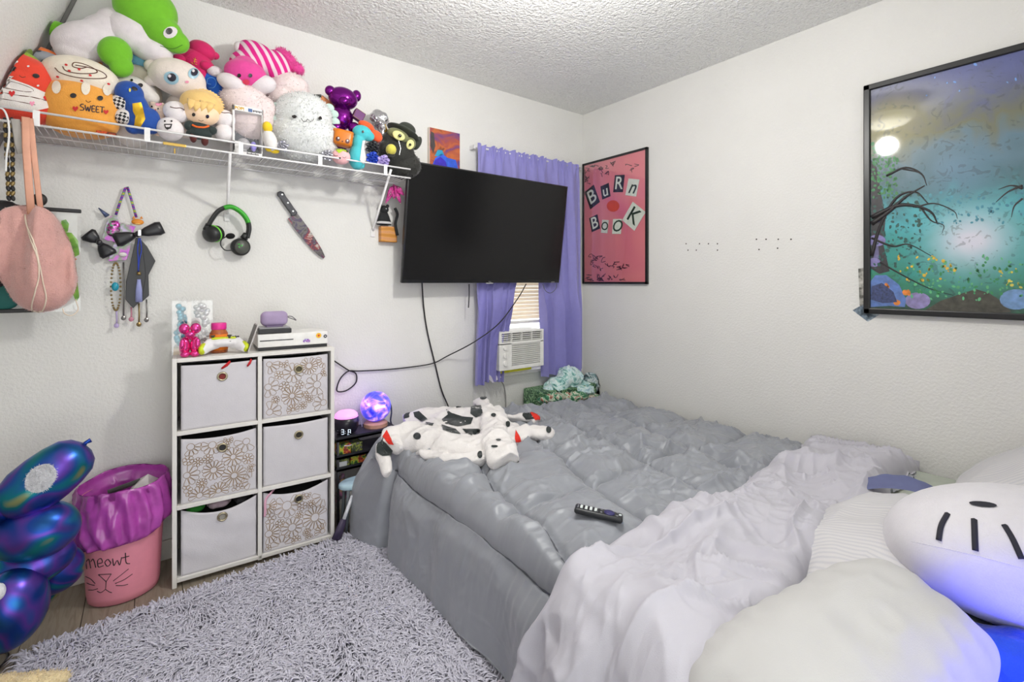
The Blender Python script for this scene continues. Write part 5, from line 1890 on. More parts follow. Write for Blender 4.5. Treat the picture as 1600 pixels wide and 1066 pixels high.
for (a, b, nm) in ((Vector((-2.388, SHY, SHZ - 0.002)), aty(355, 330, -0.012), 'support_pole'), (Vector((aty(611, 268, SHY).x, SHY, SHZ + 0.03)), aty(583, 357, -0.01), 'support_pole')):
    MB().tube([a, a + (b - a) * 0.97, b + Vector((0, 0, -0.012))], 0.0062, 10).build(nm, WH, ws, smooth=True)
    w_ = b + Vector((0, 0, -0.025))
    MB().rbox((w_.x, -0.004, w_.z), (0.024, 0.007, 0.044), 0.003).tube([(w_.x, -0.008, w_.z - 0.006), (w_.x, -0.010, w_.z - 0.006)], 0.004, 8).build('wall_foot', WH, ws)
CLIP = mat('brass_clip', (188, 156, 84), 0.3, 0.9)
MB().rbox(aty(273, 226, SHY - 0.008), (0.075, 0.004, 0.012), 0.002).tube([aty(273, 232, SHY - 0.008), aty(273, 240, SHY - 0.008)], 0.003, 6).build('brass_hook', CLIP, label='small brass hook clipped on the wire shelf front rail', cat='hook')

# ================================================================== HEADSET
HY = -0.035
hs = thing('gaming_headset', 'black and green gaming headset hanging from the shelf support pole', 'headset', aty(355, 405, HY))
HB = mat('headset_black', (38, 40, 40), 0.45)
HG = mat('headset_green', (58, 170, 44), 0.5)
band = [(326, 352), (331, 343), (340, 331), (350, 325), (360, 323), (370, 327), (380, 335), (387, 346), (389, 358), (386, 372)]
bb = spline([aty(a, b, HY - 0.012 - 0.012 * math.sin(k / 9 * PI)) for k, (a, b) in enumerate(band)], 6)
MB().tube(bb, 0.0095, 10, flat=1.6, side=(0, 0, 1)).build('headband', HB, hs, smooth=True)
MB().tube([p_ + Vector((0, -0.002, -0.001)) for p_ in bb[18:44]], 0.011, 10, flat=1.6, side=(0, 0, 1)).build('headband_pad', HG, hs, smooth=True)


CUPS = []


def cup(px, py, axis, r, d0, nm, r2=1.0):
    c = aty(px, py, HY - 0.01)
    R = nrm(axis).to_track_quat('Z', 'Y').to_matrix()
    m1 = MB().lathe(c, [(r * 0.7, -d0), (r * 0.95, -d0 * 0.8), (r, -d0 * 0.2), (r, d0 * 0.2), (r * 0.9, d0 * 0.55), (r * 0.55, d0 * 0.8), (0, d0 * 0.85)], 28, 1.0, r2, R)
    o = m1.build(nm, HB, hs, smooth=True)
    CUPS.append(o)
    return c, R


c, R = cup(331, 366, (-0.75, -0.5, -0.25), 0.043, 0.03, 'ear_cup', 0.85)
MB().lathe(c - R @ Vector((0, 0, 0.012)), [(0.044, -0.003), (0.0465, 0), (0.044, 0.003)], 28, 1.0, 0.86, R).build('green_ring', mat('ring_green', (120, 220, 70), 0.4), CUPS[0], smooth=True)
MB().lathe(c - R @ Vector((0, 0, 0.028)), [(0.03, -0.008), (0.04, -0.004), (0.042, 0.008), (0.040, 0.012)], 28, 1.0, 0.86, R).build('ear_pad', mat('pad_black', (24, 24, 25), 0.85), CUPS[0], smooth=True)
c, R = cup(376, 386, (0.12, -0.97, -0.1), 0.041, 0.026, 'ear_cup')
MB().lathe(c + R @ Vector((0, 0, 0.0195)), [(0.031, 0.0), (0.030, 0.004), (0.0, 0.0055)], 28, 1, 1, R).build('cup_plate', mat('plate_grey', (84, 86, 80), 0.35), CUPS[1], smooth=True)
lg = aty(375, 384, c.y - 0.030)
q = MB()
for an in (90, 210, 330):
    t0, t1 = math.radians(an), math.radians(an + 60)
    v0 = lg + Vector((0.003 * math.cos(t0), 0, 0.003 * math.sin(t0)))
    q.tube(spline([v0, lg + Vector((0.008 * math.cos(t0 + 0.4), 0, 0.008 * math.sin(t0 + 0.4))), lg + Vector((0.010 * math.cos(t1), 0, 0.010 * math.sin(t1)))], 4), 0.0016, 5)
q.build('logo', mat('logo_green', (70, 214, 70), 0.4), CUPS[1])
MB().tube([aty(385, 365, HY - 0.01), aty(381, 373, HY - 0.012)], [0.012, 0.017], 10, flat=0.8).build('yoke', HB, hs, smooth=True)
MB().tube([aty(326, 350, HY - 0.01), aty(322, 360, HY - 0.01)], [0.011, 0.014], 10, flat=0.8).build('yoke', HB, hs, smooth=True)
MB().tube(spline([aty(364, 391, HY - 0.03), aty(352, 391, HY - 0.035), aty(345, 383, HY - 0.035), aty(346, 375, HY - 0.035), aty(353, 370, HY - 0.035)], 6), 0.0026, 8).build('mic_boom', HB, hs, smooth=True)
MB().ell(aty(360, 369, HY - 0.035), (0.019, 0.014, 0.0135), Rax('Y', -10)).build('mic_foam', mat('foam_black', (20, 20, 20), 0.95, bump=1.0, bscale=400), hs, smooth=True)

# ================================================================== KNIFE
kf = thing('novelty_knife', 'decorative black handled kitchen knife mounted flat on the wall', 'knife', aty(507, 404, -0.006))
hd = [(434, 300), (438, 298.5), (443, 300), (447, 307), (453, 315), (459, 324), (465, 332), (463, 336), (456, 338), (455, 334), (449, 326), (442, 316), (437, 308), (434, 305)]
bdp = [(450, 342), (455, 337), (464, 333), (472, 343), (483, 358), (494, 375), (503, 390), (508, 401), (506, 404), (498, 399), (487, 389), (474, 374), (462, 359)]
q = MB()
q.prism([aty(a, b, -0.022) for a, b in hd], (0, 0.016, 0))
q.build('handle', mat('handle_navy', (36, 36, 46), 0.4), kf, bevel=0.002)
q = MB()
q.prism([aty(a, b, -0.016) for a, b in bdp], (0, 0.003, 0))
q.build('blade', ramp_mat('blade_print', [(0.30, (48, 46, 50)), (0.44, (112, 108, 106)), (0.5, (70, 66, 90)), (0.57, (140, 60, 60)), (0.64, (190, 186, 178)), (0.72, (60, 58, 62))], 'noise', 24, 0.3, 0.4, dist=0.6), kf)
for (a, b) in ((441, 304), (450, 317), (458, 330)):
    MB().tube([aty(a, b, -0.0215), aty(a, b, -0.0235)], 0.0042, 10).build('rivet', mat('rivet_steel', (220, 220, 220), 0.3, 0.8), kf)

# ================================================================== THINGS UNDER THE SHELF END
bkp = aty(607, 365, -0.03)
MB().rbox((aty(606, 365, -0.02).x, -0.021, aty(606, 366, -0.03).z), (0.095, 0.04, 0.088), 0.003).build('wooden_block', ramp_mat('block_wood', [(0.3, (196, 130, 50)), (0.5, (220, 160, 70)), (0.7, (206, 146, 96))], 'wave', 9, 0.5, axis='Z', dist=3.0), label='small wooden block on the wall beside the television', cat='wall block')
ht = thing('hanging_plush_charm', 'small black plush charm with bear ears and white hem on the wooden block', 'plush toy', aty(598, 350, -0.035))
q = MB()
zb_ = aty(600, 352, -0.035)
q.lathe(zb_, [(0.0, 0.0), (0.042, 0.002), (0.043, 0.012), (0.03, 0.05), (0.019, 0.075), (0.0, 0.08)], 20, 1, 0.6)
q.build('body', mat('charm_black', (34, 36, 38), 0.9), ht, smooth=True)
MB().lathe(zb_, [(0.044, 0.006), (0.044, 0.015), (0.040, 0.019)], 20, 1, 0.62).build('white_hem', mat('hem_white', (206, 204, 202), 0.8), ht, smooth=True)
MB().ell(zb_ + Vector((0, -0.002, 0.088)), (0.026, 0.02, 0.022)).build('head', MATS['charm_black'], ht, smooth=True)
for s_ in (-1, 1):
    MB().ell(zb_ + Vector((0.02 * s_, -0.002, 0.108)), (0.009, 0.008, 0.010)).build('ear', MATS['charm_black'], ht, smooth=True)
MB().ell(zb_ + Vector((0.004, -0.022, 0.090)), (0.0035, 0.002, 0.0035)).build('bead', MATS['rivet_steel'], ht, smooth=True)
q = MB()
rr = np.random.RandomState(2)
c = aty(616, 292, -0.10)
for k in range(16):
    d_ = Vector((rr.uniform(-1, 1), rr.uniform(-0.6, 0.3), rr.uniform(-1.6, 0.4)))
    q.tube([c, c + d_ * 0.03, c + d_ * 0.062 + Vector((0, 0, -0.01))], [0.010, 0.018, 0.004], 8, flat=0.3)
q.build('feather_duster', ramp_mat('feather_pink', [(0.35, (196, 20, 130)), (0.5, (226, 90, 170)), (0.62, (150, 20, 100)), (0.72, (240, 190, 200))], 'noise', 60, 0.8), smooth=True, label='magenta feathery tassel hanging beneath the shelf end', cat='tassel')
MB().tube(spline([aty(617, 325, -0.05), aty(621, 335, -0.05), aty(618, 350, -0.05), aty(621, 368, -0.05)], 5), 0.008, 8).build('black_strap', MATS['charm_black'], smooth=True, label='black strap hanging beside the television and the wooden block', cat='strap')

# ================================================================== HANGING BAGS AT THE SHELF
PF = mat('fur_pink', (208, 160, 152), 0.9, var=0.05, bump=0.6, bscale=220, sheen=0.6)
YG = -0.30
bg = thing('drawstring_bag', 'fluffy pink drawstring bag hanging from the shelf on peach straps', 'bag', aty(62, 488, YG))
q = MB()
for (px, py, rx, rz, rot, ryk) in ((58, 410, 45, 78, -7, 0.6), (50, 380, 40, 60, 0, 0.65), (66, 436, 42, 52, 0, 0.68), (44, 340, 32, 20, 0, 0.8)):
    E3(q, px, py, YG + 0.02, rx, rz, rot, ryk)
q = smooth_union(q, 0.007, 5)
# soft vertical folds from the gathered neck
V_ = np.array(q.v)
cx_ = V_[:, 0].mean()
zt_, zb_ = V_[:, 2].max(), V_[:, 2].min()
tt_ = (V_[:, 2] - zb_) / (zt_ - zb_)
fold_ = (0.020 * np.sin((V_[:, 0] - cx_) * 58 + (1 - tt_) * 2.2) + 0.006 * np.sin((V_[:, 0] - cx_) * 130 + 1)) * sst(0.0, 0.45, tt_) * (V_[:, 1] < YG + 0.02) + 0.006 * n2(V_[:, 0] * 25, V_[:, 2] * 12, 1)
V_[:, 1] -= fold_
V_[:, 1] = np.minimum(V_[:, 1], -0.2)
q.v = [tuple(map(float, p_)) for p_ in V_]
q.build('pouch', PF, bg, smooth=True)
BGS = on_bvh(q.bvh())
fur(q, 9000, 0.006, 0.0006, 0.5, 4, 0.5).build('fur_pile', PF, bg, kind='stuff', normals=False)
PE = mat('strap_peach', (222, 164, 138), 0.6)
for (pts, w_) in (([(40, 183), (41, 230), (45, 290), (49, 335)], 0.0105), ([(47, 185), (53, 240), (58, 285), (64, 333)], 0.008)):
    q = MB()
    q.tube([aty(a, b, YG - 0.012) for a, b in pts], w_, 8, flat=0.12, side=(1, 0, 0))
    q.build('strap', PE, bg, smooth=True)
q = MB()
stroke(q, BGS, [(40, 336), (42, 350), (52, 375), (60, 410), (66, 440), (72, 466), (66, 486), (56, 490), (50, 480), (55, 455), (60, 430), (58, 405), (50, 378), (44, 356), (40, 338)], 0.0022, 0.002)
q.build('drawstring', mat('string_cream', (232, 216, 196), 0.8), bg, smooth=True)
MB().tube(spline([aty(98, 482, YG), aty(101, 490, YG), aty(112, 493, YG), aty(122, 484, YG + 0.04), aty(118, 468, YG + 0.05)], 6), 0.0018, 6).build('drawstring_end', MATS['string_cream'], bg, smooth=True)
# costume packet with hanger
cpk = thing('costume_packet', 'clear hanging packet with a green costume card behind the pink bag', 'packet', aty(105, 488, -0.15))
MB().bx(aty(62, 326, -0.15).x, aty(127, 330, -0.15).x, -0.158, -0.142, aty(95, 328, -0.15).z - 0.008, aty(95, 328, -0.15).z + 0.006).build('hanger_bar', BLK, cpk, bevel=0.003)
x0, x1 = aty(50, 400, -0.15).x, aty(126, 400, -0.15).x
z0, z1 = aty(100, 487, -0.15).z, aty(100, 333, -0.15).z
MB().bx(x0, x1 - 0.01, -0.149, -0.147, z0 + 0.01, z1).build('card', mat('card_board', (224, 226, 222), 0.6), cpk)
MB().bx(x0 - 0.004, x1, -0.153, -0.152, z0, z1 + 0.004).build('clear_sleeve', CLR, cpk)
S_ = on_y(-0.1495)
q = MB()
for pts in ([(96, 345), (103, 343), (108, 350), (106, 362), (99, 364), (95, 356)], [(96, 362), (112, 364), (122, 376), (124, 398), (116, 402), (100, 400), (97, 380)], [(104, 400), (117, 401), (120, 430), (124, 465), (119, 472), (110, 450), (106, 425)]):
    patch(q, S_, pts, 0.0006)
q.build('costume_print', ramp_mat('costume_green', [(0.3, (66, 130, 30)), (0.5, (110, 176, 50)), (0.7, (150, 206, 80))], 'noise', 30, 0.5), cpk)
MB().ell(aty(116, 405, -0.152), (0.007, 0.003, 0.004)).build('orange_detail', mat('detail_orange', (200, 110, 70), 0.6), cpk)
# dark bags behind
q = MB()
for (px, py, rx, rz, rot) in ((-8, 345, 40, 34, 18), (10, 335, 26, 22, 25), (-12, 400, 32, 50, 0)):
    E3(q, px, py, -0.20, rx, rz, rot, 0.5)
q = smooth_union(q, 0.008, 4, 0.004, 40)
bk = thing('black_handbag', 'black handbag on a chain strap at the shelf corner', 'bag', aty(0, 430, -0.2))
q.build('pouch', mat('bag_black', (30, 30, 33), 0.45), bk, smooth=True)
GLD = mat('chain_gold', (150, 130, 86), 0.35, 0.9)
for x_ in (8, 19):
    for k in range(17):
        p_ = aty(x_ + 0.35 * k * (1 if x_ < 10 else 0.2), 188 + k * 7.6, -0.29 + 0.003 * k)
        MB().ell(p_, (0.006, 0.004, 0.0105), Rax('Y', 12 if k % 2 else -12), 10, 7).build('chain_link', GLD if k % 2 else BLK, bk, smooth=True)
q = MB()
E3(q, -4, 445, -0.135, 36, 44, 0, 0.3)
q = smooth_union(q, 0.008, 3)
q.build('teal_pouch', mat('pouch_teal', (40, 110, 104), 0.7), smooth=True, label='teal fabric pouch hanging below the black handbag', cat='bag')
MB().bx(aty(-20, 487, -0.15).x, aty(70, 487, -0.15).x, -0.16, -0.13, aty(20, 489, -0.15).z, aty(20, 483, -0.15).z).build('black_rail_bar', BLK, bevel=0.003, label='thin black bar under the teal pouch and pink bag', cat='bar')
MB().tube(spline([aty(-6, 168, SHY - 0.015), aty(6, 172, SHY - 0.015), aty(13, 190, SHY - 0.015), aty(14, 215, SHY - 0.015), aty(10, 245, SHY - 0.015), aty(9, 268, SHY - 0.015)], 6), 0.0028, 8).build('white_cable', mat('cable_ivory', (228, 228, 226), 0.5), smooth=True, label='white cable hanging over the shelf corner', cat='cable')
gs = MB()
gs.tube([aty(24, 186, YG - 0.006), aty(30, 225, YG), aty(34, 240, YG)], 0.012, 8, flat=0.1, side=(1, 0, 0))
gs.build('grey_strap', mat('strap_stone', (176, 172, 166), 0.7), smooth=True, label='grey strap beside the peach bag straps on the shelf rail', cat='strap')
q = MB()
E3(q, 62, 312, -0.16, 9, 10, 0, 0.8)
q.build('keyring_ball', mat('ball_black', (34, 30, 28), 0.5), smooth=True, label='black fuzzy ball charm behind the peach straps', cat='charm')

# ================================================================== ORNAMENT WITH BOWS
YO = -0.018
un = thing('unicorn_hanger', 'iridescent purple unicorn plaque hanging on a rainbow ribbon', 'wall ornament', aty(195, 420, YO))
RNB = ramp_mat('rainbow', [(0.0, (190, 180, 60)), (0.2, (90, 160, 90)), (0.45, (50, 90, 190)), (0.7, (190, 50, 110)), (1.0, (60, 60, 170))], 'wave', 9, 0.5, axis='Z')
MB().tube([aty(181, 336, YO), aty(189, 312, YO), aty(196, 294, YO), aty(199, 292, YO), aty(203, 305, YO), aty(208, 322, YO), aty(213, 340, YO)], 0.0045, 6, flat=0.4).build('ribbon', RNB, un, smooth=True)
HOL = ramp_mat('holo_purple', [(0.3, (90, 50, 130)), (0.45, (170, 90, 170)), (0.55, (110, 130, 100)), (0.68, (180, 150, 200))], 'noise', 22, 0.25, 0.5)
q = MB()
q.prism([aty(a, b, YO - 0.006) for a, b in ((166, 350), (172, 338), (183, 337), (186, 348), (200, 352), (212, 354), (206, 366), (204, 385), (198, 406), (170, 408), (172, 392), (180, 378), (168, 376), (160, 372))], (0, 0.006, 0))
q.build('plaque', HOL, un)
MB().tube([aty(168, 338, YO - 0.004), aty(154, 325, YO - 0.004)], [0.010, 0.002], 10).build('horn', mat('horn_blue', (84, 96, 130), 0.35, 0.5), un, smooth=True)
q = MB()
q.ell(aty(177, 357, YO - 0.012), (0.022, 0.010, 0.034), Rax('Y', 14))
q.build('sequin_patch', ramp_mat('sequins', [(0.2, (90, 220, 150)), (0.45, (200, 60, 170)), (0.6, (60, 60, 60)), (0.8, (220, 120, 200))], 'cells', 160, 0.2, 0.6), un, smooth=True)
MB().ell(aty(192, 398, YO - 0.012), (0.014, 0.008, 0.010)).build('white_gem', mat('gem_white', (226, 222, 220), 0.3), un, smooth=True)
SAT = mat('satin_black', (30, 30, 34), 0.35, sheen=0.3)


def bow(root, c, r1, r2, a1, a2, y, nm='loop'):
    for (an, L_) in ((a1, r1), (a2, r2)):
        k_ = dep(aty(c[0], c[1], y)) / F
        d_ = Vector((math.cos(math.radians(an)), 0, math.sin(math.radians(an))))
        p0 = aty(c[0], c[1], y)
        MB().tube([p0, p0 + d_ * L_ * k_ * 0.35, p0 + d_ * L_ * k_ * 0.8, p0 + d_ * L_ * k_], [0.006, 0.020, 0.030, 0.026], 12, flat=0.45, side=Vector((-d_.z, 0, d_.x))).build(nm, SAT, root, smooth=True)
    MB().ell(aty(c[0], c[1], y - 0.012), (0.010, 0.010, 0.013)).build('knot', SAT, root, smooth=True)


b1 = thing('black_bow', 'small black satin bow tie clipped on the unicorn ornament', 'bow', aty(155, 385, YO))
bow(b1, (155, 379), 20, 24, 138, -58, YO - 0.016)
b2 = thing('black_bow', 'large black satin bow with long tails over the unicorn ornament', 'bow', aty(215, 480, YO))
bow(b2, (215, 366), 30, 34, 202, 22, YO - 0.022)
for pts in ([(212, 372), (206, 400), (197, 440), (196, 468), (208, 482), (222, 468), (228, 430), (224, 395), (218, 372)], [(218, 372), (230, 385), (243, 408), (232, 430), (233, 462), (222, 472), (214, 440)]):
    q = MB()
    q.prism([aty(a, b, YO - 0.020 - (0.006 if pts[0][0] == 212 else 0)) for a, b in pts], (0, 0.004, 0))
    q.build('tail', SAT, b2, bevel=0.0015)
tsl = thing('tassel_cord', 'blue cord with silver clip and pale blue tassel over the bow', 'tassel', aty(216, 475, YO - 0.04))
BC = mat('cord_blue', (44, 66, 170), 0.6)
MB().rbox(aty(218, 364, YO - 0.045), (0.012, 0.008, 0.026), 0.002).build('clip', MATS['rivet_steel'], tsl)
for s_ in (-1, 1):
    MB().tube(spline([aty(218 + s_, 372, YO - 0.042), aty(218 + 3 * s_, 390, YO - 0.042), aty(217 + s_, 405, YO - 0.042), aty(216, 425, YO - 0.042)], 5), 0.0022, 6).build('cord', BC, tsl, smooth=True)
MB().lathe(aty(217, 472, YO - 0.042), [(0.012, 0), (0.011, 0.05), (0.007, 0.085), (0.006, 0.095)], 14, 1, 0.7).build('tassel_skirt', mat('tassel_pale', (150, 156, 206), 0.7), tsl, smooth=True)
MB().lathe(aty(217, 430, YO - 0.042), [(0.006, 0), (0.0075, 0.006), (0.006, 0.014)], 12).build('bead', GLD, tsl, smooth=True)
oc = thing('cat_charm', 'orange cat face charm at the top of the bow', 'charm', aty(215, 350, YO - 0.03))
q = MB()
q.ell(aty(215, 347, YO - 0.030), (0.021, 0.009, 0.013))
q.build('face', mat('charm_orange', (222, 140, 40), 0.5), oc, smooth=True)
for s_ in (-1, 1):
    MB().lathe(aty(215 + 6 * s_, 342, YO - 0.030), [(0.006, 0), (0, 0.012)], 8).build('ear', MATS['charm_orange'], oc)
MB().ell(aty(215, 350, YO - 0.038), (0.010, 0.004, 0.003)).build('muzzle', mat('charm_cream', (236, 190, 110), 0.5), oc, smooth=True)
nb = thing('bead_necklace', 'gold bead loop with a turquoise stone under the unicorn ornament', 'necklace', aty(180, 488, YO))
for k in range(34):
    an = 2 * PI * k / 34
    MB().ell(aty(181 + 7.5 * math.cos(an), 448 + 37 * math.sin(an), YO - 0.008), (0.0042,) * 3, None, 8, 6).build('bead', GLD, nb, smooth=True)
MB().ell(aty(180, 448, YO - 0.014), (0.012, 0.007, 0.018)).build('turquoise_stone', mat('turquoise', (24, 150, 176), 0.3), nb, smooth=True)
for (nm, px, y0, y1, lab, m_) in (('charm_chain', 193, 410, 500, 'silver chain with charm beside the gold bead loop', mat('chain_silver', (150, 148, 146), 0.3, 0.9)), ('charm_chain', 217, 474, 510, 'dark chain with star charm under the blue tassel', GLD), ('charm_chain', 229, 468, 503, 'short silver chain at the tail of the large bow', MATS['chain_silver']), ('charm_chain', 182, 486, 512, 'violet ribbon charm with a silver star below the bead loop', mat('ribbon_lilac', (180, 164, 206), 0.5)), ('charm_chain', 205, 480, 502, 'pink beaded charm hanging between the chains', mat('charm_rose', (196, 130, 150), 0.4))):
    r_ = thing(nm, lab, 'charm', aty(px, y1, YO), 'charms hanging under the unicorn ornament')
    MB().tube([aty(px, y0, YO - 0.006), aty(px + 0.5, (y0 + y1) / 2, YO - 0.008), aty(px, y1 - 4, YO - 0.006)], 0.003, 6).build('strand', m_, r_, smooth=True)
    MB().ell(aty(px, y1 - 3, YO - 0.010), (0.009, 0.006, 0.010), None, 8, 5).build('pendant', m_, r_)

# ================================================================== PLUSH TOYS ON THE SHELF
DZ = SHZ + 0.0062
PG = 'plush toys on the wire shelf'


def pm(nm, c, **k):
    a = dict(rough=0.85, var=0.05, vscale=40, bump=0.35, bscale=260, sheen=0.3)
    a.update(k)
    return mat('plush_' + nm, c, **a)


def soft(shapes, voxel=0.005, it=4, noise=0.0, clamp=True, rough=False):
    q = MB()
    for s in shapes:
        E3(q, *s[:6] if len(s) > 5 else s, **({'ryk': s[6]} if len(s) > 6 else {}))
    if len(shapes) > 1 or rough:
        q = smooth_union(q, voxel, it, noise, 30)
    if clamp:
        q.v = [(max(x, sl(z) + 0.012), min(y, -0.008), max(z, DZ)) for (x, y, z) in q.v]
    return q


FEAT = {}


def plush(name, label, base, parts, cat='plush toy', group=PG):
    """parts: (name, material, shapes[, fur count, fur length]); returns root and a surface to sew on"""
    b = aty(*base)
    r = thing(name, label, cat, (b.x, b.y, DZ), group)
    allm = MB()
    for p in parts:
        q = soft(p[2])
        po = q.build(p[0], p[1], r, smooth=True)
        if r.name not in FEAT or p[0] == 'head':
            FEAT[r.name] = po
        allm.add(q.v, q.f)
        if len(p) > 3:
            fur(q, p[3], p[4], 0.0012, 0.25, len(label), 0.5).build(p[0] + '_fur', p[1], r, kind='stuff', normals=False)
    return r, on_bvh(allm.bvh())


def sew(r, S, items):
    """items: (name, material, 'p', outline) patches or (name, material, radius, [strokes])"""
    for it in items:
        q = MB()
        if it[2] == 'p':
            patch(q, S, it[3], it[4] if len(it) > 4 else 0.0022, 3.0)
        else:
            for st in it[3]:
                stroke(q, S, st, it[2], 0.0008)
        q.build(it[0], it[1], FEAT.get(r.name, r), smooth=True)


EYE = mat('eye_black', (26, 20, 20), 0.25, coat=0.4)
WHT = pm('cream_white', (226, 220, 214))
BRN = mat('stitch_brown', (96, 62, 44), 0.8)
HRT = mat('heart_red', (204, 38, 40), 0.6)
PNK = mat('patch_pink', (232, 150, 176), 0.7)

# strawberry roll cushion
r, S = plush('cake_roll_plush', 'square red and cream strawberry cake roll plush with a sleepy face', (30, 165, -0.2), [
    ('body', pm('berry_red', (222, 66, 44)), [(26, 112, -0.19, 48, 30, 12), (30, 132, -0.19, 48, 34, 10), (28, 160, -0.19, 50, 34, 8)]), ('icing_cap', pm('lime', (142, 170, 48)), [(22, 87, -0.19, 34, 13, 16), (6, 84, -0.19, 24, 12, 5)])])
sew(r, S, [
           ('cream_side', WHT, 'p', [(-20, 118), (0, 120), (20, 124), (45, 133), (76, 147), (78, 168), (60, 172), (30, 172), (0, 166), (-20, 160)]),
           ('eye', EYE, 'p', disc(10, 108, 5.5, 3.6, 12, 12), 0.003), ('eye', EYE, 'p', disc(56, 119, 5.5, 3.6, 12, 12), 0.003),
           ('swirl', BRN, 0.0018, [[(-10, 124), (20, 128), (45, 136), (52, 142), (40, 144), (10, 138), (-10, 133)], [(-10, 141), (20, 148), (50, 152), (74, 158)], [(-10, 152), (25, 158), (55, 164)]]),
           ('heart', HRT, 'p', heart(19, 147, 5), 0.0035), ('heart', PNK, 'p', heart(50, 162, 4), 0.0035), ('heart', HRT, 'p', heart(71, 154, 4), 0.0035), ('smile', BRN, 0.0010, [[(30, 118), (35, 121), (40, 120)]]),
           ('sprinkle', WHT, 'p', disc(20, 97, 2, 1.4), 0.003), ('sprinkle', WHT, 'p', disc(44, 104, 2, 1.4), 0.003), ('sprinkle', WHT, 'p', disc(59, 134, 2, 1.4), 0.003)])
# spotted plush behind
r, S = plush('spotted_plush', 'grey spotted plush with orange back behind the cake roll', (75, 110, -0.08), [
    ('body', ramp_mat('spot_grey', [(0.0, (60, 62, 70)), (0.22, (64, 66, 74)), (0.28, (150, 152, 160)), (1, (160, 162, 168))], 'voronoi', 26, 0.85, const=False), [(74, 102, -0.11, 30, 20, 15), (74, 150, -0.09, 32, 30)]), ('back_stripe', pm('orange', (236, 120, 48)), [(72, 86, -0.10, 24, 9, 16)])])
# cinnamon roll
r, S = plush('cinnamon_roll_plush', 'orange and cream cinnamon roll plush reading SWEET', (127, 195, -0.21), [
    ('body', pm('caramel', (232, 160, 66)), [(127, 166, -0.20, 50, 42, 4), (126, 185, -0.20, 49, 32, 4)]),
    ('icing', pm('icing_cream', (232, 222, 204)), [(127, 122, -0.20, 49, 31, 6), (102, 126, -0.205, 24, 18), (156, 130, -0.205, 23, 17)])])
sew(r, S, [('icing_drip', MATS['plush_icing_cream'], 'p', disc(89, 137, 7, 10), 0.003), ('icing_drip', MATS['plush_icing_cream'], 'p', disc(134, 138, 7, 11), 0.003), ('icing_drip', MATS['plush_icing_cream'], 'p', disc(167, 140, 7, 10), 0.003),
           ('swirl', BRN, 0.0017, [[(86, 106), (95, 114), (120, 121), (150, 123), (166, 121), (160, 113), (140, 106), (118, 102)], [(98, 104), (104, 111), (125, 115), (150, 114), (148, 108), (130, 100), (116, 98), (114, 104), (126, 107), (136, 105)]]),
           ('eye', EYE, 'p', disc(115, 150, 5, 3.8, 12), 0.004), ('eye', EYE, 'p', disc(156, 154, 4.4, 3.8, 12), 0.004), ('smile', BRN, 0.0011, [[(134, 157), (138, 160), (142, 158)]]),
           ('lettering', mat('thread_navy', (58, 52, 66), 0.8), 0.0016, [[(131, 163), (127, 163), (126, 166), (131, 169), (130, 172), (125, 172)], [(133, 164), (135, 173), (137.5, 167), (139, 174), (142, 165)], [(149, 166), (144.5, 165.5), (144, 174), (148.5, 174.5)], [(144.5, 170), (148, 170)], [(155, 167), (151, 166.5), (150.5, 175), (155, 175.5)], [(151, 171), (154, 171)], [(156, 166.5), (163, 167.5)], [(159.5, 167), (159, 176)]]),
           ('heart', HRT, 'p', heart(118, 170, 4.5), 0.003), ('heart', HRT, 'p', heart(165, 175, 3.8), 0.003)] + [('sprinkle', HRT, 'p', disc(x, y, 2.6, 1.6, 8, 20), 0.0035) for (x, y) in ((104, 102), (109, 111), (124, 109), (141, 118), (91, 120), (128, 126), (169, 131))])
r, S = plush('orange_plush', 'orange plush tucked behind the cinnamon roll', (136, 110, -0.09), [('body', pm('tangerine', (240, 128, 30)), [(136, 98, -0.10, 21, 14, 15), (142, 130, -0.09, 26, 36)])])

# large green and white plush (generic)
GRNP = pm('leaf_green', (112, 184, 36))
WTP = pm('soft_white', (222, 214, 216))
r, S = plush('green_white_plush', 'largest plush, green and white, sprawled on top of the heap', (190, 100, -0.12), [
    ('belly', WTP, [(140, 66, -0.13, 48, 30, -18), (172, 52, -0.13, 40, 28, -20), (120, 80, -0.13, 28, 24)]),
    ('neck', WTP, [(205, 52, -0.16, 34, 30, 20), (235, 78, -0.17, 30, 18, 10), (180, 40, -0.14, 26, 26)]),
    ('head', GRNP, [(228, 16, -0.18, 42, 38, 12), (252, 48, -0.20, 30, 24, 20), (272, 64, -0.21, 21, 18, 18)]),
    ('tail', GRNP, [(92, 48, -0.10, 22, 13, 10), (98, 58, -0.10, 12, 14, -20)]),
    ('leg', GRNP, [(180, 82, -0.19, 22, 24, 10), (190, 104, -0.20, 15, 17, 25), (170, 72, -0.18, 16, 14)])])
sew(r, S, [('eye_white', WTP, 'p', disc(266, 51, 11, 9, 14, -15), 0.003), ('eye', EYE, 'p', disc(264, 49, 5, 5, 12, -15), 0.005), ('mouth_seam', mat('seam_green', (66, 120, 30), 0.9), 0.0012, [[(250, 72), (270, 76), (285, 70)]])])

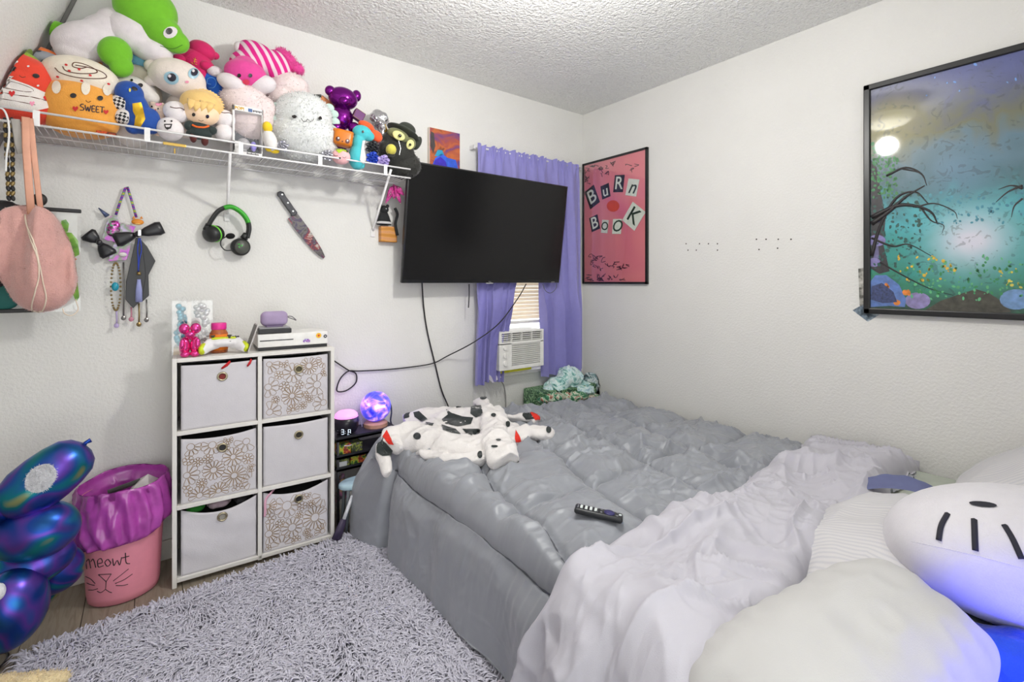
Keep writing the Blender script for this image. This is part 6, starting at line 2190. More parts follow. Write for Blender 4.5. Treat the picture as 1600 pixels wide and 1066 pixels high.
# plaid pawed dog and blue dragon
PLD = ramp_mat('plaid', [(0.0, (36, 36, 40)), (0.5, (40, 40, 44)), (0.5, (214, 210, 206)), (1.0, (214, 210, 206))], 'checker', 110, 0.85, mapping=((1, 0.001, 1), (0, 0.6, 0)))
r, S = plush('plaid_paw_dog_plush', 'white plush dog with black plaid ears and paws', (205, 160, -0.14), [
    ('head', WHT, [(208, 140, -0.13, 32, 20, 10), (232, 152, -0.15, 15, 12), (206, 190, -0.12, 28, 40)]), ('ear', PLD, [(184, 133, -0.15, 8, 8)]), ('ear', PLD, [(175, 121, -0.12, 16, 9, 25)]),
    ('paw', WHT, [(188, 162, -0.235, 14, 13)]), ('paw', WHT, [(194, 183, -0.24, 13, 12)])])
sew(r, S, [('plaid_pad', PLD, 'p', disc(186, 161, 10, 9, 14), 0.003), ('plaid_pad', PLD, 'p', disc(191, 184, 10, 8.5, 14), 0.003), ('nose', EYE, 'p', disc(219, 134, 4, 3.2), 0.004), ('eye', EYE, 'p', disc(206, 126, 2, 2), 0.003)])
r, S = plush('blue_dragon_plush', 'royal blue plush dragon with a gold belly', (225, 200, -0.22), [
    ('body', pm('royal', (26, 74, 156)), [(202, 146, -0.235, 19, 19, 10), (212, 166, -0.235, 17, 22, -15), (222, 188, -0.235, 21, 22), (238, 190, -0.235, 11, 20), (208, 200, -0.235, 10, 10)])])
sew(r, S, [('gold_belly', mat('gold_foil', (212, 168, 44), 0.3, 0.7), 'p', [(207, 162), (220, 160), (224, 172), (227, 186), (220, 198), (210, 196), (212, 182), (208, 174)]), ('eye', mat('eye_yellow', (226, 214, 90), 0.4), 'p', disc(203, 141, 1.6, 3, 8), 0.003), ('wing_hint', EYE, 'p', disc(210, 139, 5, 3, 10, 25), 0.002)])
r, S = plush('kitten_plush', 'tiny cream kitten plush beside the blue dragon', (245, 185, -0.2), [('body', pm('kitten', (232, 206, 186)), [(247, 173, -0.2, 12, 12), (247, 195, -0.2, 11, 18), (238, 163, -0.2, 4, 5), (254, 165, -0.2, 4, 5)])])
sew(r, S, [('eye', EYE, 'p', disc(238, 167, 1.3), 0.003), ('eye', EYE, 'p', disc(247, 170, 1.3), 0.003), ('nose', HRT, 'p', disc(243, 172, 1.2), 0.003), ('cheek_patch', PNK, 'p', disc(248, 163, 5, 3), 0.002)])
r, S = plush('sky_blue_plush', 'pale blue and cream plush squashed under the green one', (222, 100, -0.1), [('back', pm('sky', (126, 190, 220)), [(226, 98, -0.10, 30, 13, 8)]), ('body', pm('ivory', (214, 204, 184)), [(214, 116, -0.11, 22, 14), (222, 150, -0.08, 26, 34)])])
# big white animal with large eyes
r, S = plush('big_eyed_plush', 'round white plush head with big blue-grey eyes', (275, 150, -0.18), [
    ('body', pm('bone', (228, 216, 206)), [(278, 122, -0.19, 38, 28, 10), (292, 136, -0.19, 28, 20, 14), (262, 118, -0.18, 26, 24), (290, 180, -0.11, 28, 36)]), ('ear', MATS['plush_bone'], [(238, 104, -0.17, 11, 10, 15)]), ('ear', MATS['plush_bone'], [(238, 126, -0.17, 11, 8, -15)])])
EBL, EPP = mat('eye_blue', (150, 186, 200), 0.3), mat('eye_pupil', (36, 34, 48), 0.25)
sew(r, S, [('eye', EBL, 'p', disc(268, 122, 12, 9.5, 16, 25), 0.003), ('eye', EBL, 'p', disc(302, 115, 8, 8.5, 16, 50), 0.003), ('pupil', EPP, 'p', disc(269, 121, 7, 6, 12, 25), 0.005), ('pupil', EPP, 'p', disc(303, 114, 5, 5.5, 12, 50), 0.005), ('glint', WTP, 'p', disc(266, 119, 2.4), 0.007), ('glint', WTP, 'p', disc(301, 112, 2), 0.007), ('nose', PNK, 'p', disc(292, 128, 3, 2), 0.003)])
# magenta bear
MAG = pm('magenta', (204, 28, 96))
r, S = plush('magenta_bear_plush', 'magenta bear plush with a gold emblem, behind the big-eyed plush', (308, 105, -0.1), [('body', MAG, [(306, 96, -0.11, 22, 18, 15), (318, 106, -0.11, 16, 14)]), ('head', MAG, [(316, 79, -0.12, 19, 14, 20)]), ('ear', MAG, [(335, 87, -0.12, 7, 6)]), ('ear', MAG, [(302, 72, -0.12, 7, 5)]), ('arm', MAG, [(288, 84, -0.12, 10, 8, 20)]), ('arm', MAG, [(322, 102, -0.15, 9, 7)]), ('leg', MAG, [(280, 92, -0.13, 9, 7)]), ('leg', MAG, [(312, 120, -0.10, 16, 24)])])
sew(r, S, [('gold_emblem', mat('emblem_gold', (220, 176, 60), 0.4, 0.5), 0.0014, [[(301, 92), (308, 94)], [(302, 96), (308, 97)], [(305, 90), (303, 100)], [(298, 97), (302, 100)], [(303, 100), (308, 101)]])])
r, S = plush('blue_swirl_plush', 'bright blue plush with a swirl behind the blond doll', (335, 150, -0.1), [('body', pm('azure', (28, 96, 196)), [(330, 128, -0.11, 18, 16, 10), (338, 150, -0.10, 16, 26)])])
sew(r, S, [('swirl', mat('swirl_light', (96, 160, 230), 0.8), 0.0022, [[(330, 132), (324, 130), (325, 123), (333, 122), (338, 129), (334, 137), (326, 138)]])])
# blond doll (plain)
HAIR, SKN = pm('straw_hair', (234, 196, 124)), pm('doll_skin', (246, 214, 178), bump=0.1)
r, S = plush('blond_doll', 'cloth doll with straw-blond hair, dark outfit and orange scarf', (318, 218, -0.27), [
    ('head', SKN, [(314, 176, -0.255, 25, 20, 8)]), ('torso', pm('outfit_dark', (40, 52, 50)), [(312, 202, -0.25, 15, 13), (311, 210, -0.25, 18, 8)]), ('arm', MATS['plush_outfit_dark'], [(296, 196, -0.255, 7, 8, 30)]), ('arm', MATS['plush_outfit_dark'], [(330, 204, -0.255, 8, 7, -20)]), ('leg', pm('boot_red', (96, 44, 40)), [(302, 214, -0.255, 5, 9)]), ('leg', MATS['plush_boot_red'], [(320, 220, -0.255, 5, 8)])], cat='doll')
q = MB()
rr = np.random.RandomState(6)
E3(q, 315, 164, -0.245, 29, 22, 8)
for k in range(26):
    an = math.radians(-25 + 232 * k / 25)
    c = aty(314 + 23 * math.cos(an), 167 - 19 * math.sin(an), -0.25 + 0.02 * (k % 2))
    d_ = Vector((math.cos(an), -0.25, math.sin(an)))
    k_ = dep(c) / F
    q.tube([c, c + d_ * 6 * k_, c + (d_ + Vector((0.2, 0, -0.1))) * 11 * k_], [7 * k_, 4 * k_, 0.5 * k_], 8)
q = smooth_union(q, 0.004, 2)
q.v = [(x, y, z) for (x, y, z) in q.v]
hs_ = q
q.build('hair', HAIR, r, smooth=True)
for k, (x, y) in enumerate(((297, 165), (306, 168), (316, 168), (326, 170))):
    a_, b_ = aty(x + 3, y - 9, -0.302), aty(x - 1, y + 6, -0.304)
    MB().tube([a_, (a_ + b_) / 2 + Vector((0, -0.002, 0)), b_], [0.016, 0.012, 0.002], 8, flat=0.4).build('fringe', HAIR, r, smooth=True)
sew(r, S, [('eye', EYE, 'p', disc(303, 179, 2.6, 2.8), 0.003), ('eye', EYE, 'p', disc(324, 182, 2.6, 2.8), 0.003), ('mouth', BRN, 0.0009, [[(310, 187), (314, 189), (318, 188)]]), ('orange_scarf', mat('sash_orange', (236, 104, 34), 0.7), 0.0042, [[(300, 195), (306, 198), (313, 199), (320, 199), (326, 197)]])])
# white round plushes
for (nm, lab, sh, fc) in (('white_egg_plush', 'white round plush ball with a wavy mouth between kitten and doll', [(276, 175, -0.24, 18, 16, 10)], 'w'), ('white_face_plush', 'white round plush ball with a grinning face at the shelf lip', [(266, 202, -0.25, 18, 18)], 'f'), ('white_egg_plush', 'white round plush ball with a wavy mouth beside the collectible box', [(351, 186, -0.24, 15, 14, 10)], 'v'), ('white_bead_plush', 'small plain white plush ball under the doll arm', [(351, 208, -0.24, 14, 14)], '')):
    r, S = plush(nm, lab, (sh[0][0], 200, -0.24), [('body', pm('snow', (232, 226, 226)), sh)])
    if fc == 'f':
        sew(r, S, [('mouth', EYE, 'p', [(257, 194), (269, 194), (267, 201), (262, 203), (258, 200)], 0.003), ('teeth', WTP, 'p', [(259, 196), (267, 196), (265, 199), (260, 199)], 0.005), ('eye', EYE, 'p', disc(258, 190, 1.4), 0.003), ('eye', EYE, 'p', disc(268, 190, 1.4), 0.003)])
    elif fc:
        dx = 0 if fc == 'w' else 76
        sew(r, S, [('mouth', BRN, 0.0016, [[(266 + dx, 167 + dx * .1), (274 + dx, 169 + dx * .1), (282 + dx, 169 + dx * .1), (288 + dx, 172 + dx * .1)]])])
# pink striped plush (generic animal)
PKS = ramp_mat('stripe_pink', [(0.0, (216, 28, 132)), (0.52, (210, 30, 130)), (0.58, (226, 196, 208)), (1.0, (228, 206, 212))], 'wave', 9.5, 0.85, axis='X', dist=1.2, mapping=((1, 1, 1), (0, 0.5, 0)), bump=0.0)
PKF = pm('hot_pink', (222, 70, 150))
r, S = plush('pink_striped_plush', 'pink and white striped plush lying on its belly, fluffy white chest', (410, 150, -0.15), [
    ('body', PKS, [(405, 92, -0.12, 34, 22, 28), (428, 104, -0.12, 26, 24, 35), (388, 100, -0.13, 26, 20)]),
    ('head', PKF, [(384, 116, -0.19, 30, 22, 5), (383, 104, -0.185, 18, 16)]),
    ('cheek', WTP, [(362, 130, -0.20, 21, 13, 20)]), ('cheek', WTP, [(410, 132, -0.205, 20, 14, -15)]),
    ('chest', pm('blush_white', (232, 216, 214)), [(382, 160, -0.17, 34, 28), (405, 172, -0.17, 26, 24), (390, 190, -0.16, 36, 34)], 1600, 0.012),
    ('tail', PKF, [(448, 92, -0.10, 20, 10, 40), (462, 106, -0.12, 13, 9, 20)], 700, 0.014),
    ('fluff', MATS['plush_blush_white'], [(452, 136, -0.13, 28, 22), (440, 150, -0.13, 22, 20), (458, 170, -0.10, 24, 40)], 1600, 0.012),
    ('ear', MATS['plush_blush_white'], [(371, 99, -0.19, 5, 6)]), ('ear', MATS['plush_blush_white'], [(379, 98, -0.19, 4, 5)]),
    ('paw', WTP, [(374, 74, -0.12, 8, 9)]), ('paw', pm('paw_pink', (206, 40, 130)), [(390, 72, -0.12, 9, 7, 20)]), ('paw', WTP, [(336, 112, -0.15, 11, 8)])])
sew(r, S, [('eye', EYE, 'p', disc(374, 118, 3, 3), 0.004), ('eye', EYE, 'p', disc(391, 118, 3, 3), 0.004), ('nose', mat('nose_rose', (214, 60, 90), 0.5), 'p', disc(384, 128, 6, 4.5), 0.004)])
# collectible box
cb = thing('collectible_box', 'white collectible figure box with a clear window on the shelf lip', 'box', (aty(387, 222, -0.255).x, -0.25, DZ), PG)
x0, x1 = aty(363, 200, -0.265).x, aty(411, 200, -0.265).x
z1 = aty(387, 168, -0.265).z
WBX = mat('box_white', (228, 226, 224), 0.4)
q = MB()
q.bx(x0, x1, -0.27, -0.19, DZ, DZ + 0.014).bx(x0, x1, -0.27, -0.19, z1 - 0.022, z1).bx(x0, x0 + 0.003, -0.27, -0.19, DZ, z1).bx(x1 - 0.003, x1, -0.27, -0.19, DZ, z1).bx(x0, x1, -0.193, -0.19, DZ, z1).bx(x0, x0 + 0.008, -0.27, -0.268, DZ, z1).bx(x1 - 0.006, x1, -0.27, -0.268, DZ, z1)
q.bx(x0, x0 + 0.03, -0.27, -0.268, DZ + 0.014, DZ + 0.055).build('carton', WBX, cb)
MB().bx(x0 + 0.006, x1 - 0.006, -0.2695, -0.269, DZ + 0.013, z1 - 0.022).build('window_film', CLR, cb)
MB().bx(x0 + 0.004, x1 - 0.004, -0.198, -0.1935, DZ + 0.013, z1 - 0.02).build('backing_card', mat('card_grey', (84, 88, 96), 0.6), cb)
xm = (x0 + x1) / 2
MB().ell((xm - 0.012, -0.232, DZ + 0.055), (0.026, 0.022, 0.026)).ell((xm - 0.012, -0.232, DZ + 0.022), (0.014, 0.012, 0.018)).build('figure', mat('figure_grey', (176, 174, 178), 0.5), cb, smooth=True)
MB().ell((xm + 0.026, -0.235, DZ + 0.05), (0.012, 0.010, 0.022)).build('figure_violet', mat('figure_lilac', (150, 140, 226), 0.4), cb, smooth=True)
letters('brand_lettering', 'POP!', cb, mat('brand_yellow', (212, 168, 50), 0.5), (x0 + 0.026, -0.2708, z1 - 0.012), (1, 0, 0), (0, 0, 1), 0.017, bold=0.0006)
MB().bx(xm + 0.0, xm + 0.016, -0.2708, -0.2702, z1 - 0.019, z1 - 0.005).build('blue_logo', mat('logo_blue', (70, 100, 150), 0.5), cb)
q = MB()
for k in range(6):
    q.bx(x1 - 0.040 + k * 0.0058, x1 - 0.036 + k * 0.0058, -0.2708, -0.2702, z1 - 0.017 + 0.002 * (k % 2), z1 - 0.008)
for k in range(9):
    q.bx(xm - 0.005 + k * 0.0052, xm - 0.0012 + k * 0.0052, -0.2708, -0.2702, DZ + 0.004, DZ + 0.0105 + 0.002 * (k % 3 == 0))
q.build('title_lettering', mat('title_dark', (60, 60, 64), 0.5), cb)
# duck
r, S = plush('duck_plush', 'small white duck plush with yellow head and feet', (422, 225, -0.27), [('body', pm('duck_white', (230, 226, 222)), [(422, 220, -0.275, 10, 17, -15)]), ('head', pm('duck_yellow', (240, 204, 40)), [(418, 199, -0.28, 7, 9, -10)]), ('foot', MATS['plush_duck_yellow'], [(429, 236, -0.275, 7, 4)]), ('foot', MATS['plush_duck_yellow'], [(420, 233, -0.28, 5, 4)])])
# white fluffy round plush with frills
FLW = pm('fluffy_mist', (222, 224, 222))
r, S = plush('fluffy_frill_plush', 'big fluffy white plush with mint frills and a wavy smile', (478, 235, -0.19), [
    ('body', FLW, [(474, 182, -0.20, 42, 36), (476, 212, -0.20, 48, 36), (478, 225, -0.20, 46, 26)], 5200, 0.013)])
FRL = pm('mint_frill', (198, 222, 212))
for (pts) in ([(433, 166), (428, 174), (429, 184), (432, 194)], [(515, 168), (522, 178), (524, 190), (521, 202)]):
    for (x, y) in pts:
        soft([(x, y, -0.20, 7, 6, 20, 0.5)]).build('frill', FRL, r, smooth=True)
sew(r, S, [('eye', EYE, 'p', disc(461, 184, 3.8, 4), 0.013), ('eye', EYE, 'p', disc(498, 186, 2.8, 4), 0.013), ('smile', EYE, 0.0016, [])][:2])
q = MB()
stroke(q, S, [(471, 188), (474, 192), (478, 192), (480, 189), (484, 192), (488, 191), (489, 188)], 0.0013, 0.013)
q.build('smile', EYE, r)


# foil roses
def rose(px, py, y, rpx, m_, lab):
    c = aty(px, py, y)
    k = rpx * dep(c) / F
    r_ = thing('foil_rose', lab, 'artificial flower', c + Vector((0, 0, -k)), 'foil roses on the shelf lip')
    for i in range(13):
        an = i * 2.4
        rad = k * math.sqrt(i / 13)
        n_ = Vector((math.cos(an) * 0.7, -1.0, math.sin(an) * 0.7))
        R = nrm(n_).to_track_quat('Z', 'Y').to_matrix()
        MB().lathe(c + Vector((math.cos(an) * rad * 0.75, -0.004 * (13 - i) / 13 - 0.004, math.sin(an) * rad * 0.75)), [(0.001, -k * 0.15), (k * 0.34, 0.0), (k * 0.42, k * 0.22), (k * 0.38, k * 0.26), (k * 0.28, k * 0.1), (0.001, 0.0)], 8, 1, 0.75, R).build('petal', m_, r_, smooth=True)


SIL = mat('foil_silver', (176, 176, 184), 0.3, 0.7)
rose(441, 229, -0.28, 9, SIL, 'silver rose lying beside the duck plush')
rose(511, 243, -0.285, 9, SIL, 'silver rose at the foot of the fluffy white plush')
rose(582, 231, -0.26, 11, mat('foil_black', (50, 50, 54), 0.4, 0.4), 'black rose above the blue rose')
rose(582, 247, -0.275, 10, mat('foil_blue', (36, 70, 180), 0.4, 0.4), 'blue rose between black and lilac roses')
rose(599, 252, -0.28, 10, mat('foil_lilac', (176, 160, 214), 0.4, 0.4), 'lilac rose below the black plush')
# shiny purple bear
PUR = mat('chrome_purple', (120, 26, 130), 0.16, 0.85, var=0.1, vscale=14)
b_ = aty(536, 200, -0.16)
r = thing('purple_balloon_bear', 'shiny purple balloon bear behind the orange cube toy', 'figurine', (b_.x, b_.y, DZ))
for (nm, sh) in (('head', [(536, 154, -0.17, 22, 17, 8)]), ('ear', [(516, 142, -0.165, 8, 8)]), ('ear', [(557, 150, -0.165, 7, 9)]), ('muzzle', [(538, 158, -0.21, 8, 7)]), ('body', [(534, 184, -0.165, 17, 19)]), ('paw', [(526, 199, -0.19, 8, 8)]), ('paw', [(553, 200, -0.19, 9, 9)]), ('leg', [(530, 218, -0.16, 14, 22)])):
    soft(sh).build(nm, PUR, r, smooth=True)
pn = thing('pencil_plush', 'giant pencil tip plush poking out behind the purple bear', 'plush toy', (aty(505, 160, -0.12).x, -0.12, DZ), PG)
a_, b_, c_ = aty(520, 172, -0.10), aty(500, 153, -0.11), aty(486, 148, -0.115)
MB().tube([aty(534, 215, -0.07), a_, b_], [0.03, 0.030, 0.018], 16).build('wood_cone', pm('pencil_wood', (226, 150, 96)), pn, smooth=True)
MB().tube([b_, c_], [0.0185, 0.001], 16).build('tip', pm('pencil_tip', (56, 60, 50)), pn, smooth=True)
pb = aty(560, 181, -0.20)
gb_ = thing('purple_gift_bag', 'small purple gift box leaning on the purple bear', 'gift box', (pb.x, pb.y, pb.z - 0.03), PG)
MB().rbox(pb, (0.055, 0.03, 0.05), 0.004, Rax('Y', 25)).build('box', mat('gift_purple', (98, 32, 104), 0.5), gb_)
MB().tube([pb + Rax('Y', 25) @ Vector((x, -0.0155, z)) for (x, z) in ((-0.025, -0.023), (0.025, -0.023), (0.025, 0.023), (-0.025, 0.023), (-0.025, -0.023))], 0.0015, 5).build('gold_trim', GLD, gb_)
sv = thing('silver_ornament', 'crumpled silver foil ball behind the teal dinosaur', 'ornament', (aty(592, 190, -0.1).x, -0.1, DZ), PG)
soft([(592, 188, -0.10, 14, 15), (596, 212, -0.09, 10, 34)], 0.006, 1, 0.009, rough=True).build('foil', mat('foil_crumple', (196, 196, 198), 0.18, 0.9, bump=1.0, bscale=70), sv, smooth=False)
q = MB().lathe(aty(602, 208, -0.14), [(0.02, 0), (0, 0.05)], 14)
q.build('gold_cone', mat('cone_gold', (206, 168, 84), 0.35, 0.7), sv, smooth=True)
# orange cube toy on a strawberry
pc = aty(536, 218, -0.27)
oc = thing('orange_cube_toy', 'orange cube-headed bear toy standing on the strawberry', 'toy', (pc.x, pc.y, pc.z - 0.045), PG)
ORB = mat('toy_amber', (206, 116, 24), 0.3, var=0.05)
MB().rbox(pc + Vector((0, 0, 0.004)), (0.088, 0.07, 0.076), 0.016, Rax('Z', -14) @ Rax('Y', 8)).build('head', ORB, oc, smooth=True)
q_ = MB().rbox(pc + Vector((0, 0, 0.004)), (0.088, 0.07, 0.076), 0.016, Rax('Z', -14) @ Rax('Y', 8))
S = on_bvh(q_.bvh())
for (x, y) in ((524, 204), (549, 210)):
    MB().ell(aty(x, y - 1, -0.27), (0.012, 0.010, 0.010)).build('ear', ORB, oc, smooth=True)
sew(oc, S, [('eye', mat('eye_brown', (90, 40, 24), 0.2), 'p', disc(528, 217, 3.4, 3.6), 0.002), ('eye', MATS['eye_brown'], 'p', disc(543, 221, 3.4, 3.6), 0.002), ('glint', WTP, 'p', disc(529, 216, 1.5), 0.0035), ('glint', WTP, 'p', disc(543, 220, 1.5), 0.0035), ('nose', BRN, 'p', disc(535, 221, 1.4, 1), 0.002)])
r, S = plush('strawberry_plush', 'pink strawberry plush with a lime leaf under the orange cube toy', (533, 245, -0.27), [('body', pm('berry_pink', (240, 184, 186)), [(533, 245, -0.275, 14, 12)])])
sew(r, S, [('leaf', pm('leaf_lime', (176, 206, 50)), 'p', [(520, 233), (530, 230), (546, 233), (541, 238), (536, 236), (530, 240), (526, 236)], 0.003), ('eye', EYE, 0.0010, [[(522, 242), (525, 244), (528, 243)], [(535, 245), (538, 247), (541, 245)]]), ('mouth', EYE, 'p', disc(531, 247, 1.8, 1.2), 0.003)])
# teal dinosaur
TEA = pm('teal', (72, 186, 194))
r, S = plush('teal_dinosaur_plush', 'upright teal dinosaur plush with orange crest', (565, 260, -0.26), [
    ('body', TEA, [(566, 208, -0.265, 15, 12, 10), (576, 213, -0.268, 9, 8), (560, 226, -0.265, 10, 16), (558, 246, -0.265, 13, 20)]), ('crest', pm('crest_orange', (236, 92, 44)), [(572, 197, -0.255, 13, 7, 20), (587, 213, -0.25, 11, 9, 30)]), ('foot', TEA, [(565, 258, -0.272, 5, 6)])])
sew(r, S, [('belly', pm('belly_white', (226, 222, 220)), 'p', [(566, 220), (571, 219), (572, 232), (571, 250), (567, 256), (562, 250), (564, 234)], 0.003), ('eye', EYE, 'p', disc(567, 206, 1.8), 0.003)])
# plague doctor style plush
BLF = pm('shadow_fur', (42, 42, 38))
r, S = plush('bird_mask_plush', 'black fuzzy plush in a bird mask and wide brimmed hat', (628, 262, -0.22), [
    ('body', BLF, [(620, 240, -0.21, 28, 22), (630, 258, -0.2, 28, 22), (604, 232, -0.22, 12, 12), (618, 222, -0.21, 22, 18)], 1800, 0.010),
    ('mask', pm('mask_olive', (122, 124, 84)), [(622, 212, -0.245, 18, 10, 20), (640, 224, -0.24, 10, 10)]),
    ('hat_crown', pm('felt_dark', (50, 54, 46)), [(636, 202, -0.22, 14, 10, 20)]), ('hat_brim', MATS['plush_felt_dark'], [(630, 207, -0.225, 27, 4.5, 22, 1.6), (652, 224, -0.225, 6, 12, 25)])], cat='plush toy')
for (x, y, rx, rz) in ((623, 212, 10, 7), (641, 226, 6, 8)):
    r2 = soft([(x, y, -0.285, rx, rz, 20, 0.35)])
    r2.build('eye_lens', pm('lens_yellow', (224, 220, 150), bump=0.0), r, smooth=True)
for (x, y, s_) in ((625, 212, 2.6), (641, 226, 2.0)):
    q = MB()
    E3(q, x, y, -0.303, s_, s_)
    q.build('pupil', EYE, r, smooth=True)
q = MB()
E3(q, 611, 234, -0.285, 8, 8.5, 0, 1.2)
q.build('beak', pm('beak_yellow', (210, 200, 84), bump=0.0), r, smooth=True)
E3(MB(), 611, 242, -0.285, 5.5, 3.5).build('beak_tip', BLF, r, smooth=True)
q = MB()
for k in range(5):
    an = k
    q.tube([aty(605 + 3 * k, 228, -0.29), aty(605.5 + 2.8 * k, 239, -0.292)], 0.001, 4)
q.build('beak_stitch', BRN, r)
MB().tube([aty(623, 220, -0.285), aty(626, 232, -0.287), aty(624, 242, -0.285)], 0.0015, 5).build('silver_chain', MATS['rivet_steel'], r)
# folded things lying on the deck under the toys
for (px0, px1, y0, y1, h, m_, nm, lab, cat) in ((150, 182, -0.285, -0.245, 0.012, ramp_mat('towel_red', [(0.3, (150, 40, 30)), (0.5, (206, 86, 40)), (0.65, (50, 36, 34)), (0.8, (226, 150, 60))], 'noise', 40, 0.9), 'folded_cloth', 'folded red and black cloth on the shelf deck under the dragon', 'cloth'), ):
    a_, b_ = aty(px0, 205, y0).x, aty(px1, 205, y0).x
    MB().rbox(((a_ + b_) / 2, (y0 + y1) / 2, DZ + h / 2), (b_ - a_, y1 - y0, h), 0.004).build(nm, m_, smooth=True, label=lab, cat=cat)

# ================================================================== ONESIE ON THE BED
FLE = mat('fleece_white', (228, 224, 222), 0.9, var=0.03, bump=0.5, bscale=180, sheen=0.5)
FLK = mat('fleece_black', (42, 48, 48), 0.9, bump=0.5, bscale=180, sheen=0.4)
FLR = mat('fleece_red', (214, 44, 30), 0.85, bump=0.4, bscale=180)
on = thing('spotted_onesie', 'white fleece onesie with black spots tossed on the bed foot', 'onesie', atz(715, 690, 0.47))


def tz_(mb, pts, flat=0.7, n=16):
    P = [atz(a, b, z) for (a, b, z, r) in pts]
    P = [p + Vector((0, 0, -0.014)) for p in P]
    rr_ = [0.78 * r * dep(p) / F for p, (a, b, z, r) in zip(P, pts)]
    flat *= 1.4
    SP = spline(P, 6)
    R2 = np.interp(np.linspace(0, len(P) - 1, len(SP)), range(len(P)), rr_)
    mb.tube(SP, [float(x) for x in R2], n, flat=flat, side=(0.3, -0.3, 1))


q = MB()
tz_(q, [(612, 690, 0.50, 12), (625, 678, 0.505, 21), (660, 680, 0.51, 22), (700, 690, 0.51, 20), (745, 692, 0.51, 18), (775, 688, 0.52, 16)], 1.2)
tz_(q, [(632, 656, 0.50, 12), (665, 650, 0.51, 17), (705, 650, 0.52, 19), (745, 655, 0.52, 18), (775, 660, 0.52, 16)], 1.3)
tz_(q, [(655, 700, 0.49, 6), (672, 706, 0.49, 9), (705, 712, 0.49, 11), (745, 712, 0.49, 12), (770, 706, 0.50, 12)], 1.3)
tz_(q, [(741, 626, 0.54, 6), (750, 624, 0.55, 8), (757, 632, 0.55, 9), (766, 650, 0.55, 14), (772, 675, 0.54, 18), (783, 700, 0.53, 22), (792, 718, 0.505, 20)], 1.1)
tz_(q, [(775, 632, 0.54, 5), (782, 640, 0.55, 8), (784, 660, 0.55, 14)], 1.0)
tz_(q, [(790, 646, 0.51, 7), (810, 646, 0.51, 9), (828, 648, 0.505, 9), (840, 652, 0.50, 7)], 1.2)
tz_(q, [(795, 664, 0.51, 10), (820, 671, 0.51, 14), (845, 674, 0.505, 15), (856, 672, 0.50, 12)], 1.1)
q.ell(atz(700, 668, 0.495), (0.26, 0.16, 0.035), Rax('Z', 10), 24, 10)
q.ell(atz(790, 680, 0.49), (0.14, 0.12, 0.04), None, 24, 10)
tz_(q, [(592, 690, 0.50, 6), (596, 706, 0.455, 12), (603, 722, 0.425, 13), (606, 734, 0.405, 9)], 0.6)
q = smooth_union(q, 0.006, 4, 0.006, 16)
V_ = np.array(q.v)
V_[:, 2] += 0.011 * (ridge(V_[:, 0] * 9 + V_[:, 1] * 4, V_[:, 1] * 13, 3.0, 2) - 0.7)
q.v = [tuple(map(float, p_)) for p_ in V_]
q.build('fleece', FLE, on, smooth=True)
OS = on_bvh(q.bvh())
fur(q, 9000, 0.006, 0.0008, 0.1, 21, 0.7).build('fleece_pile', FLE, on, kind='stuff', normals=False)
for (m_, nm, pts) in ((FLK, 'black_spot', disc(652, 682, 6, 5.2)), (FLK, 'black_spot', disc(793, 663, 3.5, 5)), (FLK, 'black_spot', disc(771, 649, 4, 3)), (FLK, 'black_spot', disc(750, 711, 4, 5.5)), (FLK, 'black_spot', disc(857, 672, 4, 5.5)), (FLK, 'black_spot', disc(755, 622, 5, 3)),
                      (FLK, 'black_blotch', [(690, 656), (700, 648), (697, 640), (706, 646), (722, 651), (740, 653), (736, 663), (715, 667), (695, 662)]), (FLK, 'black_blotch', [(646, 645), (655, 643), (668, 655), (660, 660), (648, 652)]), (FLK, 'black_blotch', [(736, 633), (752, 634), (755, 648), (744, 653), (735, 647)]),
                      (FLK, 'black_blotch', [(690, 664), (712, 671), (720, 679), (706, 677), (692, 672)]), (FLK, 'black_blotch', [(722, 671), (754, 671), (738, 681), (728, 677)]), (FLK, 'black_blotch', [(630, 648), (638, 645), (640, 652), (632, 655)]), (FLK, 'black_blotch', [(712, 633), (718, 629), (718, 637), (713, 638)]), (FLK, 'black_blotch', [(665, 660), (678, 662), (676, 666), (667, 664)]),
                      (FLK, 'black_cuff', [(586, 696), (592, 684), (604, 693), (614, 704), (612, 712), (598, 713), (586, 706)]), (FLK, 'black_cuff', [(818, 640), (832, 642), (836, 655), (822, 656), (816, 650)]), (FLK, 'dark_stitch', disc(779, 688, 4, 1.5)), (FLK, 'dark_stitch', disc(773, 698, 5, 2)), (FLK, 'dark_stitch', disc(810, 723, 2.5, 2.5))):
    s1 = MB()
    patch(s1, OS, pts, 0.003, 3.0)
    s1.build(nm, m_, on, smooth=True)
for (m_, nm, pts) in ((FLR, 'red_collar', [(598, 683), (604, 672), (610, 684), (616, 695), (608, 694)]), (FLR, 'red_collar', [(828, 645), (838, 645), (845, 655), (836, 657)]), (FLR, 'red_lining', [(806, 672), (812, 684), (815, 696), (808, 698), (804, 686)])):
    s1 = MB()
    patch(s1, OS, pts, 0.004, 3.0)
    s1.build(nm, m_, on, smooth=True)

